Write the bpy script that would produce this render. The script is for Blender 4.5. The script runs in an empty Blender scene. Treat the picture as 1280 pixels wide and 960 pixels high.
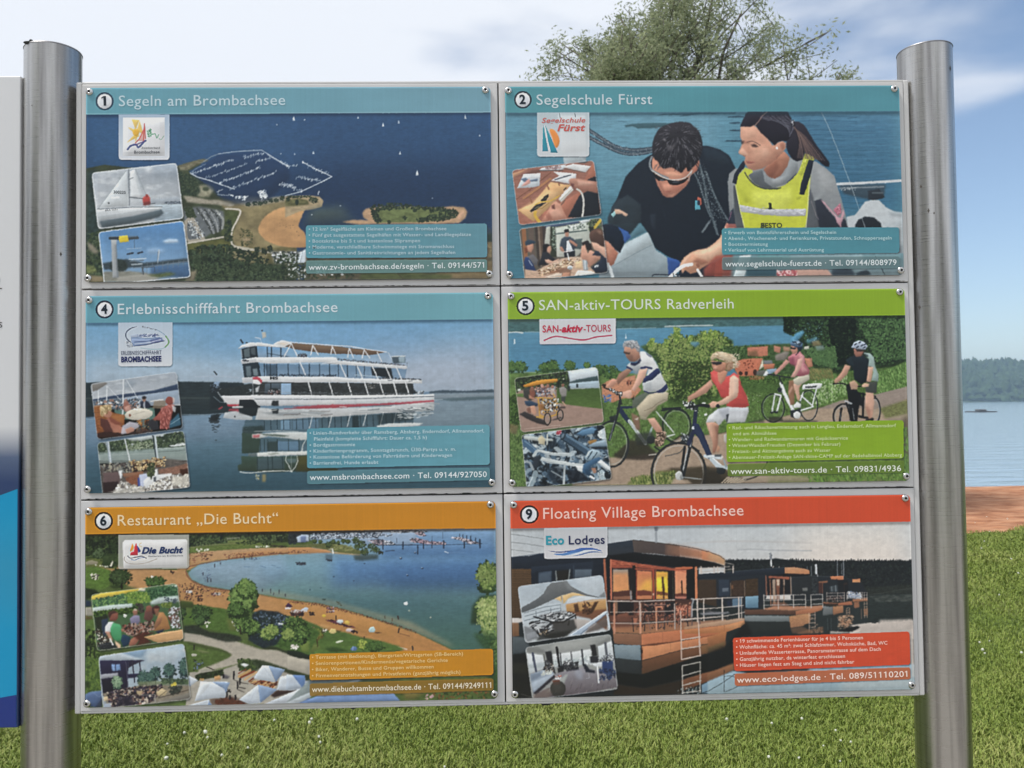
import bpy, bmesh, math, random
import numpy as np
from mathutils import Matrix, Vector

SC = bpy.context.scene
COL = SC.collection
rad = math.radians

# ------------------------------------------------------------------ camera
CZ = 1.5275                                   # height of the middle of the board above the lawn
cam_d = bpy.data.cameras.new('camera')
cam_d.sensor_width = 36.0
cam_d.lens = 990 / 1280 * 36.0
cam_d.clip_start = 0.05
cam_d.clip_end = 6000
cam = bpy.data.objects.new('camera', cam_d)
COL.objects.link(cam)
RM = np.array([[0.99963032, 0.01283389, -0.02396888],
               [-0.01215861, 0.99953089, 0.02810987],
               [0.02431839, -0.02780805, 0.99931743]])
def wdir(v):                                  # local (right, down, away) -> world
    return Vector((v[0], v[2], -v[1]))
right, down, fwd = wdir(RM[0]), wdir(RM[1]), wdir(RM[2])
mw = Matrix((right, -down, -fwd)).transposed().to_4x4()
mw.translation = Vector((-0.0141, -1.3004, CZ - 0.0275))
cam.matrix_world = mw
cam_d.dof.use_dof = True
cam_d.dof.focus_distance = 1.31
cam_d.dof.aperture_fstop = 13.0
SC.camera = cam

# ------------------------------------------------------------------ sky, sun, exposure
world = bpy.data.worlds.new('World')
SC.world = world
world.use_nodes = True
wn, wl = world.node_tree.nodes, world.node_tree.links
wn.clear()
w_out = wn.new('ShaderNodeOutputWorld')
w_bg = wn.new('ShaderNodeBackground')
sky = wn.new('ShaderNodeTexSky')
sky.sky_type = 'NISHITA'
sky.sun_disc = False
sky.air_density = 1.0
sky.dust_density = 0.6
sky.ozone_density = 1.2
# thin cloud veil: procedural clouds by direction, thickest towards the left
w_tc = wn.new('ShaderNodeTexCoord')
w_map = wn.new('ShaderNodeMapping')
w_map.inputs['Scale'].default_value = (1.6, 1.6, 5.0)
w_no = wn.new('ShaderNodeTexNoise')
w_no.inputs['Scale'].default_value = 1.7
w_no.inputs['Detail'].default_value = 5
w_no.inputs['Roughness'].default_value = 0.45
w_no.inputs['Distortion'].default_value = 0.15
wl.new(w_tc.outputs['Generated'], w_map.inputs['Vector'])
wl.new(w_map.outputs['Vector'], w_no.inputs['Vector'])
w_dot = wn.new('ShaderNodeVectorMath'); w_dot.operation = 'DOT_PRODUCT'
wl.new(w_tc.outputs['Generated'], w_dot.inputs[0])
w_dot.inputs[1].default_value = (-1.0, -0.6, 0.15)
w_add = wn.new('ShaderNodeMath'); w_add.operation = 'MULTIPLY_ADD'
wl.new(w_dot.outputs['Value'], w_add.inputs[0])
w_add.inputs[1].default_value = 0.85
wl.new(w_no.outputs['Fac'], w_add.inputs[2])
w_rmp = wn.new('ShaderNodeMapRange')
w_rmp.interpolation_type = 'SMOOTHSTEP'
w_rmp.inputs['From Min'].default_value = -0.25
w_rmp.inputs['From Max'].default_value = 0.01
w_rmp.inputs['To Min'].default_value = 0.03
w_rmp.inputs['To Max'].default_value = 1.0
wl.new(w_add.outputs[0], w_rmp.inputs['Value'])
w_mix = wn.new('ShaderNodeMix'); w_mix.data_type = 'RGBA'
wl.new(w_rmp.outputs['Result'], w_mix.inputs[0])
wl.new(sky.outputs['Color'], w_mix.inputs[6])
w_mix.inputs[7].default_value = (5.9, 6.15, 6.6, 1)
wl.new(w_mix.outputs[2], w_bg.inputs['Color'])
w_bg.inputs['Strength'].default_value = 0.09
wl.new(w_bg.outputs[0], w_out.inputs['Surface'])

sun_d = bpy.data.lights.new('sun', 'SUN')
sun_d.energy = 2.0
sun_d.angle = rad(10)
sun_d.color = (1.0, 0.95, 0.88)
sun = bpy.data.objects.new('sun', sun_d)
COL.objects.link(sun)
_s = Vector((-0.55, -0.22, 1.0)).normalized()      # towards the sun
sun.rotation_euler = _s.to_track_quat('Z', 'Y').to_euler()
sky.sun_elevation = math.asin(_s.z)
sky.sun_rotation = math.atan2(_s.x, _s.y)

vs = SC.view_settings
vs.view_transform = 'Standard'
vs.look = 'None'
vs.exposure = 0.78
vs.gamma = 1.0
vs.use_curve_mapping = False
SC.render.engine = 'CYCLES'
SC.cycles.use_denoising = True
SC.cycles.denoising_prefilter = 'ACCURATE'
SC.cycles.max_bounces = 6
SC.cycles.volume_bounces = 0

# ------------------------------------------------------------------ helpers
def lin(c):
    """'#rrggbb' or (r,g,b) 0..1 display value -> linear"""
    if isinstance(c, str):
        c = [int(c[i:i + 2], 16) / 255 for i in (1, 3, 5)]
    return tuple(x / 12.92 if x <= 0.04045 else ((x + 0.055) / 1.055) ** 2.4 for x in c)

MATS = {}
def mat(name, color=None, rough=0.5, metal=0.0, spec=0.5):
    if name in MATS:
        return MATS[name]
    m = bpy.data.materials.new(name)
    m.use_nodes = True
    b = m.node_tree.nodes['Principled BSDF']
    if color is not None:
        b.inputs['Base Color'].default_value = (*color, 1)
    b.inputs['Roughness'].default_value = rough
    b.inputs['Metallic'].default_value = metal
    b.inputs['Specular IOR Level'].default_value = spec
    MATS[name] = m
    return m

def link_obj(name, me, m=None, parent=None):
    o = bpy.data.objects.new(name, me)
    COL.objects.link(o)
    if m is not None:
        me.materials.append(m)
    if parent is not None:
        o.parent = parent
    return o

def from_bm(name, bm, m, parent=None, smooth=False):
    me = bpy.data.meshes.new(name)
    bm.normal_update()
    bm.to_mesh(me)
    bm.free()
    me.polygons.foreach_set('use_smooth', [smooth] * len(me.polygons))
    return link_obj(name, me, m, parent)

def from_np(name, V, F, m, parent=None, smooth=False):
    """V (n,3), F (k,c) all faces with c corners"""
    V = np.asarray(V, dtype=np.float32); F = np.asarray(F, dtype=np.int32)
    me = bpy.data.meshes.new(name)
    me.vertices.add(len(V)); me.vertices.foreach_set('co', V.ravel())
    k, c = F.shape
    me.loops.add(k * c); me.loops.foreach_set('vertex_index', F.ravel())
    me.polygons.add(k)
    me.polygons.foreach_set('loop_start', np.arange(0, k * c, c, dtype=np.int32))
    try:
        me.polygons.foreach_set('loop_total', np.full(k, c, dtype=np.int32))
    except Exception:
        pass
    me.polygons.foreach_set('use_smooth', np.full(k, smooth, dtype=bool))
    me.update(calc_edges=True)
    return link_obj(name, me, m, parent)

def empty(name, loc=(0, 0, 0), parent=None):
    o = bpy.data.objects.new(name, None)
    COL.objects.link(o)
    o.location = loc
    o.empty_display_size = 0.1
    if parent is not None:
        o.parent = parent
    return o

def tag(o, label=None, cat=None, group=None, kind=None):
    for k, v in (('label', label), ('category', cat), ('group', group), ('kind', kind)):
        if v:
            o[k] = v
    return o

def bm_box(bm, x0, x1, y0, y1, z0, z1, bevel=0.0, seg=2):
    vs_ = [bm.verts.new(p) for p in [(x0, y0, z0), (x1, y0, z0), (x1, y1, z0), (x0, y1, z0),
                                     (x0, y0, z1), (x1, y0, z1), (x1, y1, z1), (x0, y1, z1)]]
    fs = [bm.faces.new([vs_[i] for i in f]) for f in
          [(0, 3, 2, 1), (4, 5, 6, 7), (0, 1, 5, 4), (1, 2, 6, 5), (2, 3, 7, 6), (3, 0, 4, 7)]]
    if bevel:
        es = {e for f in fs for e in f.edges}
        bmesh.ops.bevel(bm, geom=list(es), offset=bevel, segments=seg, profile=0.5, affect='EDGES')

def noise2(h, w, sx, sy, seed=0, octaves=4, pers=0.5):
    """fractal value noise -1..1 on an h x w grid, feature size sx, sy in cells"""
    rg = np.random.RandomState(seed)
    out = np.zeros((h, w), np.float32); amp = 1.0; tot = 0
    for o in range(octaves):
        gx, gy = max(sx / 2 ** o, 1.0), max(sy / 2 ** o, 1.0)
        nx, ny = int(w / gx) + 3, int(h / gy) + 3
        g = rg.rand(ny, nx).astype(np.float32) * 2 - 1
        X = np.arange(w) / gx; Y = np.arange(h) / gy
        xi = X.astype(int); yi = Y.astype(int)
        xf = (X - xi); yf = (Y - yi)
        xf = xf * xf * (3 - 2 * xf); yf = yf * yf * (3 - 2 * yf)
        a = g[yi][:, xi]; b = g[yi][:, xi + 1]; c = g[yi + 1][:, xi]; d = g[yi + 1][:, xi + 1]
        xf = xf[None, :]; yf = yf[:, None]
        out += amp * ((a * (1 - xf) + b * xf) * (1 - yf) + (c * (1 - xf) + d * xf) * yf)
        tot += amp; amp *= pers
    return out / tot
# ------------------------------------------------------------------ the land: lawn, beach, lake, far hill
def nodes_of(m):
    return m.node_tree.nodes, m.node_tree.links, m.node_tree.nodes['Principled BSDF']

def noise_mat(name, c0, c1, scale, rough=0.9, detail=6, bump=0.0, stretch=(1, 1, 1), spec=0.2, c2=None, scale2=1.0):
    m = mat(name, None, rough, 0, spec)
    n, l, b = nodes_of(m)
    tc = n.new('ShaderNodeTexCoord'); mp = n.new('ShaderNodeMapping')
    mp.inputs['Scale'].default_value = stretch
    no = n.new('ShaderNodeTexNoise'); no.inputs['Scale'].default_value = scale; no.inputs['Detail'].default_value = detail
    l.new(tc.outputs['Object'], mp.inputs['Vector']); l.new(mp.outputs['Vector'], no.inputs['Vector'])
    cr = n.new('ShaderNodeValToRGB')
    cr.color_ramp.elements[0].position = 0.32; cr.color_ramp.elements[1].position = 0.68
    cr.color_ramp.elements[0].color = (*c0, 1); cr.color_ramp.elements[1].color = (*c1, 1)
    l.new(no.outputs['Fac'], cr.inputs['Fac'])
    out = cr.outputs['Color']
    if c2 is not None:
        n2 = n.new('ShaderNodeTexNoise'); n2.inputs['Scale'].default_value = scale2; n2.inputs['Detail'].default_value = 3
        l.new(tc.outputs['Object'], n2.inputs['Vector'])
        mr = n.new('ShaderNodeMapRange'); mr.inputs['From Min'].default_value = 0.45; mr.inputs['From Max'].default_value = 0.7
        l.new(n2.outputs['Fac'], mr.inputs['Value'])
        mx = n.new('ShaderNodeMix'); mx.data_type = 'RGBA'
        l.new(mr.outputs['Result'], mx.inputs[0]); l.new(out, mx.inputs[6]); mx.inputs[7].default_value = (*c2, 1)
        out = mx.outputs[2]
    l.new(out, b.inputs['Base Color'])
    if bump:
        bp = n.new('ShaderNodeBump'); bp.inputs['Strength'].default_value = bump; bp.inputs['Distance'].default_value = 0.05
        l.new(no.outputs['Fac'], bp.inputs['Height']); l.new(bp.outputs['Normal'], b.inputs['Normal'])
    return m

def shore_y(x):            # edge of the lawn against the sand
    return 7.45 + 5.3 / (1 + math.exp(min(60, (x - 3.6) * 2.2))) + 0.10 * math.sin(x * 3.1) + 0.05 * math.sin(x * 8.3) + max(0, x - 5.2) * 0.35
def water_y(x):            # edge of the lake
    return 14.2 + 2.6 / (1 + math.exp(min(60, (x - 4.0) * 1.2))) + 0.12 * math.sin(x * 0.9)

def strip(name, xs, f0, f1, z0, z1, m, ny=1):
    bm = bmesh.new(); rows = []
    for k in range(ny + 1):
        t = k / ny
        rows.append([bm.verts.new((x, f0(x) * (1 - t) + f1(x) * t, z0 * (1 - t) + z1 * t)) for x in xs])
    for a, b in zip(rows[:-1], rows[1:]):
        for i in range(len(xs) - 1):
            bm.faces.new((a[i], a[i + 1], b[i + 1], b[i]))
    return from_bm(name, bm, m)

m_soil = noise_mat('lawn_ground', (0.05, 0.075, 0.015), (0.10, 0.135, 0.025), 14, c2=(0.11, 0.125, 0.035), scale2=0.9)
m_sand = noise_mat('red_sand', (0.22, 0.085, 0.040), (0.47, 0.225, 0.118), 6.5, bump=1.0, stretch=(0.6, 1.0, 1), c2=(0.50, 0.27, 0.155), scale2=2.5)
xs_f = [-400, -150, -60, -30] + [-20 + 0.25 * i for i in range(161)] + [30, 60, 150, 400]
tag(strip('lawn', xs_f, lambda x: -60.0, shore_y, 0, 0, m_soil), kind='structure')
tag(strip('beach', xs_f, lambda x: shore_y(x) - 0.35, lambda x: water_y(x) + 1.5, -0.004, -0.26, m_sand, 6), kind='structure')
m_added_path = noise_mat('added_path_gravel', (0.26, 0.24, 0.22), (0.36, 0.34, 0.31), 30, c2=(0.30, 0.28, 0.25), scale2=2)
tag(strip('added_path', xs_f, lambda x: -9.0 + 0.2 * math.sin(x), lambda x: -0.62 + 0.06 * math.sin(x * 2.1), 0.004, 0.004, m_added_path), kind='structure')  # unseen gravel strip, added for neutral bounce light and post reflections
# lake
m_water = mat('lake_water', (0.29, 0.38, 0.46), 0.12, 0, 0.5)
_n, _l, _b = nodes_of(m_water)
_tc = _n.new('ShaderNodeTexCoord'); _mp = _n.new('ShaderNodeMapping'); _mp.inputs['Scale'].default_value = (0.5, 1.6, 1)
_no = _n.new('ShaderNodeTexNoise'); _no.inputs['Scale'].default_value = 1.1; _no.inputs['Detail'].default_value = 5
_bp = _n.new('ShaderNodeBump'); _bp.inputs['Strength'].default_value = 0.35; _bp.inputs['Distance'].default_value = 0.2
_l.new(_tc.outputs['Object'], _mp.inputs['Vector']); _l.new(_mp.outputs['Vector'], _no.inputs['Vector'])
_l.new(_no.outputs['Fac'], _bp.inputs['Height']); _l.new(_bp.outputs['Normal'], _b.inputs['Normal'])
bm = bmesh.new()
vv = [bm.verts.new(p) for p in ((-2500, 6, -0.2), (2500, 6, -0.2), (2500, 2600, -0.2), (-2500, 2600, -0.2))]
bm.faces.new(vv)
tag(from_bm('lake', bm, m_water), kind='structure')
# far shore: wooded hill across the water
def hill_h(x, y):
    d = max(0.0, y - 640)
    base = 18 + 24 / (1 + math.exp(min(60, -(x - 430) / 45.0))) + 5 * math.sin(x * 0.006 + 1) + 4 * math.sin(x * 0.019)
    return -1 + base * min(1.0, d / 130.0) ** 0.8
m_hill = noise_mat('hill_ground', (0.03, 0.05, 0.02), (0.05, 0.08, 0.03), 0.05)
bm = bmesh.new(); rows = []
for j in range(15):
    y = 636 + 16 * j
    rows.append([bm.verts.new((x, y, hill_h(x, y))) for x in range(-1500, 1501, 30)])
for a, b in zip(rows[:-1], rows[1:]):
    for i in range(len(a) - 1):
        bm.faces.new((a[i], a[i + 1], b[i + 1], b[i]))
tag(from_bm('hill', bm, m_hill, smooth=True), kind='structure')
# the wood on it: one mass of crowns
def forest():
    rg = np.random.RandomState(5)
    b2 = bmesh.new(); bmesh.ops.create_icosphere(b2, subdivisions=2, radius=1.0)
    base = np.array([v.co[:] for v in b2.verts]); F0 = np.array([[v.index for v in f.verts] for f in b2.faces]); b2.free()
    Vs, Fs, n = [], [], 0
    pts = []
    for x in np.arange(-900, 1000, 7.0):
        dens = 1 if 250 < x < 620 else 0.33
        for y in np.arange(642, 800, 11):
            if rg.rand() < dens:
                pts.append((x + rg.uniform(-3.5, 3.5), y + rg.uniform(-5, 5)))
    for x, y in pts:
        h = rg.uniform(6, 12) * (0.75 if y < 660 else 1); r = rg.uniform(2.8, 5.2)
        big = 1.0 if 250 < x < 620 else 1.6
        V = base * (1 + 0.35 * rg.randn(len(base), 1).clip(-1.4, 1.4) * 0.6)
        tp = rg.uniform(0.2, 0.7)
        k = 1 - tp * np.clip(V[:, 2:3], 0, 1)
        V = np.concatenate([V[:, :2] * k * r * big, V[:, 2:3] * h * 0.55], 1)
        V += [x, y, hill_h(x, y) + h * 0.45]
        Vs.append(V); Fs.append(F0 + n); n += len(V)
    return np.concatenate(Vs), np.concatenate(Fs)
m_forest = noise_mat('forest_leaves', (0.022, 0.045, 0.018), (0.06, 0.10, 0.035), 0.22)
fo = from_np('forest', *forest(), m_forest)
tag(fo, 'distant wooded hillside across the lake fading to blue', 'forest', kind='stuff')

# haze over the lake
bm = bmesh.new(); bm_box(bm, -2600, 2600, -70, 2700, -3.0, 75.0)
m_haze = bpy.data.materials.new('haze_air'); m_haze.use_nodes = True
_n = m_haze.node_tree.nodes; _n.clear()
_o = _n.new('ShaderNodeOutputMaterial'); _v = _n.new('ShaderNodeVolumePrincipled')
_v.inputs['Color'].default_value = (0.52, 0.74, 1.0, 1); _v.inputs['Density'].default_value = 0.00058
m_haze.node_tree.links.new(_v.outputs[0], _o.inputs['Volume'])
tag(from_bm('haze', bm, m_haze), 'pale blue haze over the lake', 'haze', kind='stuff')

# ------------------------------------------------------------------ lawn grass and clover heads
def grass():
    rg = np.random.RandomState(3)
    zones = [(-2.9, 2.9, 1.6, 3.6, 200000), (3.9, 7.4, 1.6, 9.0, 150000), (-9, 9, -0.3, 12.5, 330000), (2.2, 3.9, 1.6, 6, 25000)]
    X, Y = [], []
    for x0, x1, y0, y1, n in zones:
        X.append(rg.uniform(x0, x1, n) + rg.randn(n) * 0.45); Y.append(rg.uniform(y0, y1, n) + rg.randn(n) * 0.3)
    X = np.concatenate(X); Y = np.concatenate(Y)
    sy = np.array([shore_y(x) for x in X]); k = (Y < sy + rg.uniform(-0.25, 0.12, len(X))) & (Y > -0.6); X, Y = X[k], Y[k]
    n = len(X)
    patch = np.sin(X * 2.3 + np.sin(Y * 3.1) * 1.2) * np.sin(Y * 2.7 + 1.1 * np.sin(X * 1.9)) * 0.5 + 0.5
    H = rg.uniform(0.010, 0.030, n) * (0.75 + 0.5 * patch); Wd = rg.uniform(0.0018, 0.0036, n) * (1 + np.clip(Y - 3.5, 0, 6) * 0.22)
    A = rg.uniform(0, 2 * np.pi, n); B = A + rg.uniform(0.8, 2.3, n); le = rg.uniform(0.25, 1.1, n) * H
    wx, wy = np.cos(A) * Wd, np.sin(A) * Wd
    lx, ly = np.cos(B) * le, np.sin(B) * le
    V = np.zeros((n, 5, 3), np.float32)
    V[:, 0] = np.stack([X - wx, Y - wy, 0 * X], 1); V[:, 1] = np.stack([X + wx, Y + wy, 0 * X], 1)
    V[:, 2] = np.stack([X + wx * .7 + lx * .35, Y + wy * .7 + ly * .35, H * .65], 1)
    V[:, 3] = np.stack([X - wx * .7 + lx * .35, Y - wy * .7 + ly * .35, H * .65], 1)
    V[:, 4] = np.stack([X + lx, Y + ly, H * .95], 1)
    i = (np.arange(n) * 5)[:, None]
    T = np.concatenate([i + [0, 1, 2], i + [0, 2, 3], i + [3, 2, 4]], 0)
    tone = (0.55 * rg.rand(n) + 0.45 * patch).repeat(5)
    return V.reshape(-1, 3), T, tone
V, T, tone = grass()
m_grass = mat('grass_blades', None, 0.55, 0, 0.3)
_n, _l, _b = nodes_of(m_grass)
_at = _n.new('ShaderNodeAttribute'); _at.attribute_name = 'tone'
_cr = _n.new('ShaderNodeValToRGB')
_e = _cr.color_ramp.elements
_e[0].position = 0.0; _e[0].color = (0.11, 0.165, 0.024, 1); _e[1].position = 1.0; _e[1].color = (0.33, 0.35, 0.11, 1)
_x = _e.new(0.5); _x.color = (0.20, 0.265, 0.048, 1)
_l.new(_at.outputs['Fac'], _cr.inputs['Fac']); _l.new(_cr.outputs['Color'], _b.inputs['Base Color'])
g = from_np('grass', V, T, m_grass)
at = g.data.attributes.new('tone', 'FLOAT', 'POINT'); at.data.foreach_set('value', tone.astype(np.float32))
tag(g, 'short mown grass of the lawn', 'grass', kind='stuff')
def clover():
    rg = np.random.RandomState(11)
    b2 = bmesh.new(); bmesh.ops.create_icosphere(b2, subdivisions=1, radius=1.0)
    base = np.array([v.co[:] for v in b2.verts]); F0 = np.array([[v.index for v in f.verts] for f in b2.faces]); b2.free()
    Vs, Fs, n = [], [], 0
    pts = [(rg.uniform(-3, 3), rg.uniform(1.8, 4.5)) for _ in range(45)] + [(rg.uniform(3.5, 7.5), rg.uniform(2, 9)) for _ in range(110)]
    for _ in range(6):
        cx, cy = rg.uniform(-2.6, 3.4), rg.uniform(1.9, 3.4)
        pts += [(cx + rg.randn() * 0.14, cy + rg.randn() * 0.12) for _ in range(rg.randint(3, 9))]
    for x, y in pts:
        r = rg.uniform(0.004, 0.009)
        V = base * (1 + 0.15 * rg.randn(len(base), 1)) * r + [x, y, rg.uniform(0.02, 0.034)]
        Vs.append(V); Fs.append(F0 + n); n += len(V)
    return np.concatenate(Vs), np.concatenate(Fs)
m_clover = mat('clover_white', (0.62, 0.63, 0.55), 0.8)
tag(from_np('clover_flowers', *clover(), m_clover), 'small white clover flowers scattered in the lawn', 'clover', kind='stuff')
# ------------------------------------------------------------------ the willow-like tree behind the board
def limb(bm, pts, r0, r1, sides=8):
    rings = []
    n = len(pts)
    for i, p in enumerate(pts):
        d = (pts[min(i + 1, n - 1)] - pts[max(i - 1, 0)]).normalized()
        a = d.orthogonal().normalized(); b = d.cross(a)
        r = r0 + (r1 - r0) * i / (n - 1)
        rings.append([bm.verts.new(p + (a * math.cos(t) + b * math.sin(t)) * r) for t in [2 * math.pi * k / sides for k in range(sides)]])
    for A, B in zip(rings[:-1], rings[1:]):
        for k in range(sides):
            bm.faces.new((A[k], A[(k + 1) % sides], B[(k + 1) % sides], B[k]))
    bm.faces.new(rings[-1])

def build_tree():
    rnd = random.Random(8); rg = np.random.RandomState(21)
    base = Vector((3.12, 11.0, 0))
    root = empty('willow_tree', base)
    bm = bmesh.new(); tips = []
    def inside(q, k=1.0):
        t = (q.z - 4.5) / 3.7
        lump = 1 + 0.16 * math.sin(q.x * 2.3 + 1) * math.sin(q.z * 2.1 + q.y) + 0.10 * math.sin(q.x * 5.1 - q.z * 3.7)
        return t < 1 and math.hypot(q.x, q.y) < 2.5 * lump * k * math.sqrt(max(0, 1 - t * t)) ** 1.25 + 0.05
    def grow(p, d, length, r, depth):
        pts = [p.copy()]; q = p.copy(); dd = d.copy(); n = 5
        for i in range(n):
            dd = (dd + Vector((rnd.gauss(0, .13), rnd.gauss(0, .13), rnd.gauss(0.02, .08)))).normalized()
            q = q + dd * (length / n); pts.append(q.copy())
            if math.hypot(q.x, q.y) > 2.7 or q.z > 1.8 and not inside(q, 1.05): pts.pop() if len(pts) > 2 else None; break
            if depth >= 2 and q.z > 2.0: tips.append((q.copy(), dd.copy(), depth))
        n = len(pts) - 1
        limb(bm, pts, r, r * 0.55, 8 if depth < 2 else 5)
        if depth < 4:
            k = {0: 6, 1: 4, 2: 4, 3: 3}[depth]
            for j in range(k):
                t = rnd.uniform(0.35, 1.0); s = pts[min(n, int(t * n) + 0)]
                ax = Vector((rnd.gauss(0, 1), rnd.gauss(0, 1), rnd.gauss(0.15, .5))).normalized()
                nd = (dd * 0.75 + ax * 0.85).normalized()
                grow(s, nd, length * rnd.uniform(0.5, 0.78), r * 0.5, depth + 1)
    for ang, tilt in ((0.2, .14), (1.7, .26), (3.1, .34), (4.4, .22), (5.5, .3), (2.4, .08)):
        d = Vector((math.cos(ang) * tilt, math.sin(ang) * tilt, 1)).normalized()
        grow(Vector((0.06 * math.cos(ang), 0.06 * math.sin(ang), 0)), d, 5.4, 0.12, 0)
    from_bm('trunk', bm, mat('willow_bark', (0.10, 0.085, 0.065), 0.9), root, smooth=True)
    # leaves: narrow blades hanging from every twig
    P = np.array([t[0][:] for t in tips]); D = np.array([t[1][:] for t in tips])
    per = 26
    n = len(P) * per
    idx = rg.randint(0, len(P), n)
    vig = np.clip(rg.gamma(0.55, 1.0, len(P)), .02, 3.5)          # some twigs are bare, some thick with leaves
    idx = rg.choice(len(P), n, p=vig / vig.sum())
    C = P[idx] + rg.randn(n, 3) * [0.10, 0.10, 0.10]
    dirv = D[idx] * 0.5 + rg.randn(n, 3) * 0.55 + [0, 0, -0.35]
    dirv /= np.linalg.norm(dirv, axis=1, keepdims=True)
    side = np.cross(dirv, rg.randn(n, 3)); side /= np.linalg.norm(side, axis=1, keepdims=True)
    L = rg.uniform(0.024, 0.050, n)[:, None]; W = rg.uniform(0.008, 0.016, n)[:, None]
    V = np.stack([C - dirv * L, C + side * W, C + dirv * L, C - side * W], 1).reshape(-1, 3)
    F = np.arange(n * 4).reshape(n, 4)
    m = mat('willow_leaf', None, 0.6, 0, 0.3)
    nn, ll, b = nodes_of(m)
    a = nn.new('ShaderNodeAttribute'); a.attribute_name = 'tone'
    cr = nn.new('ShaderNodeValToRGB'); e = cr.color_ramp.elements
    e[0].color = (0.16, 0.19, 0.10, 1); e[1].color = (0.42, 0.46, 0.28, 1)
    ll.new(a.outputs['Fac'], cr.inputs['Fac']); ll.new(cr.outputs['Color'], b.inputs['Base Color'])
    tr = nn.new('ShaderNodeBsdfTranslucent'); mx = nn.new('ShaderNodeMixShader'); mx.inputs[0].default_value = 0.55
    ll.new(cr.outputs['Color'], tr.inputs['Color']); ll.new(b.outputs[0], mx.inputs[1]); ll.new(tr.outputs[0], mx.inputs[2])
    ll.new(mx.outputs[0], nn['Material Output'].inputs['Surface'])
    o = from_np('crown', V, F, m, root)
    at = o.data.attributes.new('tone', 'FLOAT', 'POINT')
    tone = (0.6 * rg.rand(len(P))[idx] + 0.4 * rg.rand(n)).repeat(4); at.data.foreach_set('value', tone.astype(np.float32))
    tag(root, 'tall loose grey-green willow tree rising behind the information board', 'tree')
    return root
willow = build_tree()
# unseen trees added behind the viewer to give the steel posts dark reflected bands
for i, (x, y, rz, sc) in enumerate(((-7.5, -9.5, 1.0, 0.9), (-10.5, -7.0, 2.2, 0.8), (6.0, -15.0, 3.9, 1.0))):
    c = willow.copy(); COL.objects.link(c); c.location = (x, y, 0); c.rotation_euler.z = rz; c.scale = (sc, sc, sc)
    for ch in willow.children:
        d = ch.copy(); COL.objects.link(d); d.parent = c
    c['label'] = 'added unseen willow tree behind the viewer, ' + ('nearest to the board', 'farthest left of three', 'alone on the right')[i]
    c['group'] = 'added unseen trees behind the viewer'


# low floating platform far out on the lake
pf = empty('swim_platform', (68.2, 108, -0.2))
bm = bmesh.new(); bm_box(bm, -1.6, 1.6, -1.2, 1.2, 0.0, 0.14, 0.03)
from_bm('deck', bm, mat('platform_wood', (0.07, 0.075, 0.08), 0.8), pf)
bm = bmesh.new(); bm_box(bm, -0.55, 0.6, -0.5, 0.5, 0.14, 0.42, 0.1, 3)
from_bm('bench', bm, mat('platform_bench', (0.12, 0.13, 0.14), 0.8), pf)
tag(pf, 'small dark floating platform on the open lake water', 'platform')
# ------------------------------------------------------------------ printing: the sheets are painted as numpy art, then become mesh colours
PW, PH = 0.66, 0.31857                        # one printed sheet, metres
CW, CH = 1280, 618                            # art resolution
QUADS = {1: [(109.7, 113.5), (614.5, 110.3), (615.9, 348.6), (109.5, 353.7)],
         2: [(632.3, 109.4), (1122.7, 108), (1126.5, 342.9), (635.3, 348.3)],
         4: [(107.5, 371.6), (617.3, 366), (618.7, 609.3), (108.3, 616.2)],
         5: [(635.4, 365.3), (1129.9, 360.4), (1134.7, 600.2), (638.7, 606.9)],
         6: [(107, 635.5), (620.1, 626.2), (621, 873.1), (108.4, 883.8)],
         9: [(636, 624.4), (1136.3, 616.1), (1139.6, 864), (639.7, 869.5)]}

def homog(src, dst):
    A = []; B = []
    for (x, y), (u, v) in zip(src, dst):
        A += [[x, y, 1, 0, 0, 0, -u * x, -u * y], [0, 0, 0, x, y, 1, -v * x, -v * y]]; B += [u, v]
    return np.append(np.linalg.solve(np.array(A, float), np.array(B, float)), 1).reshape(3, 3)

def hx(c):
    return np.array([int(c[i:i + 2], 16) for i in (1, 3, 5)], np.float32) / 255

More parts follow.
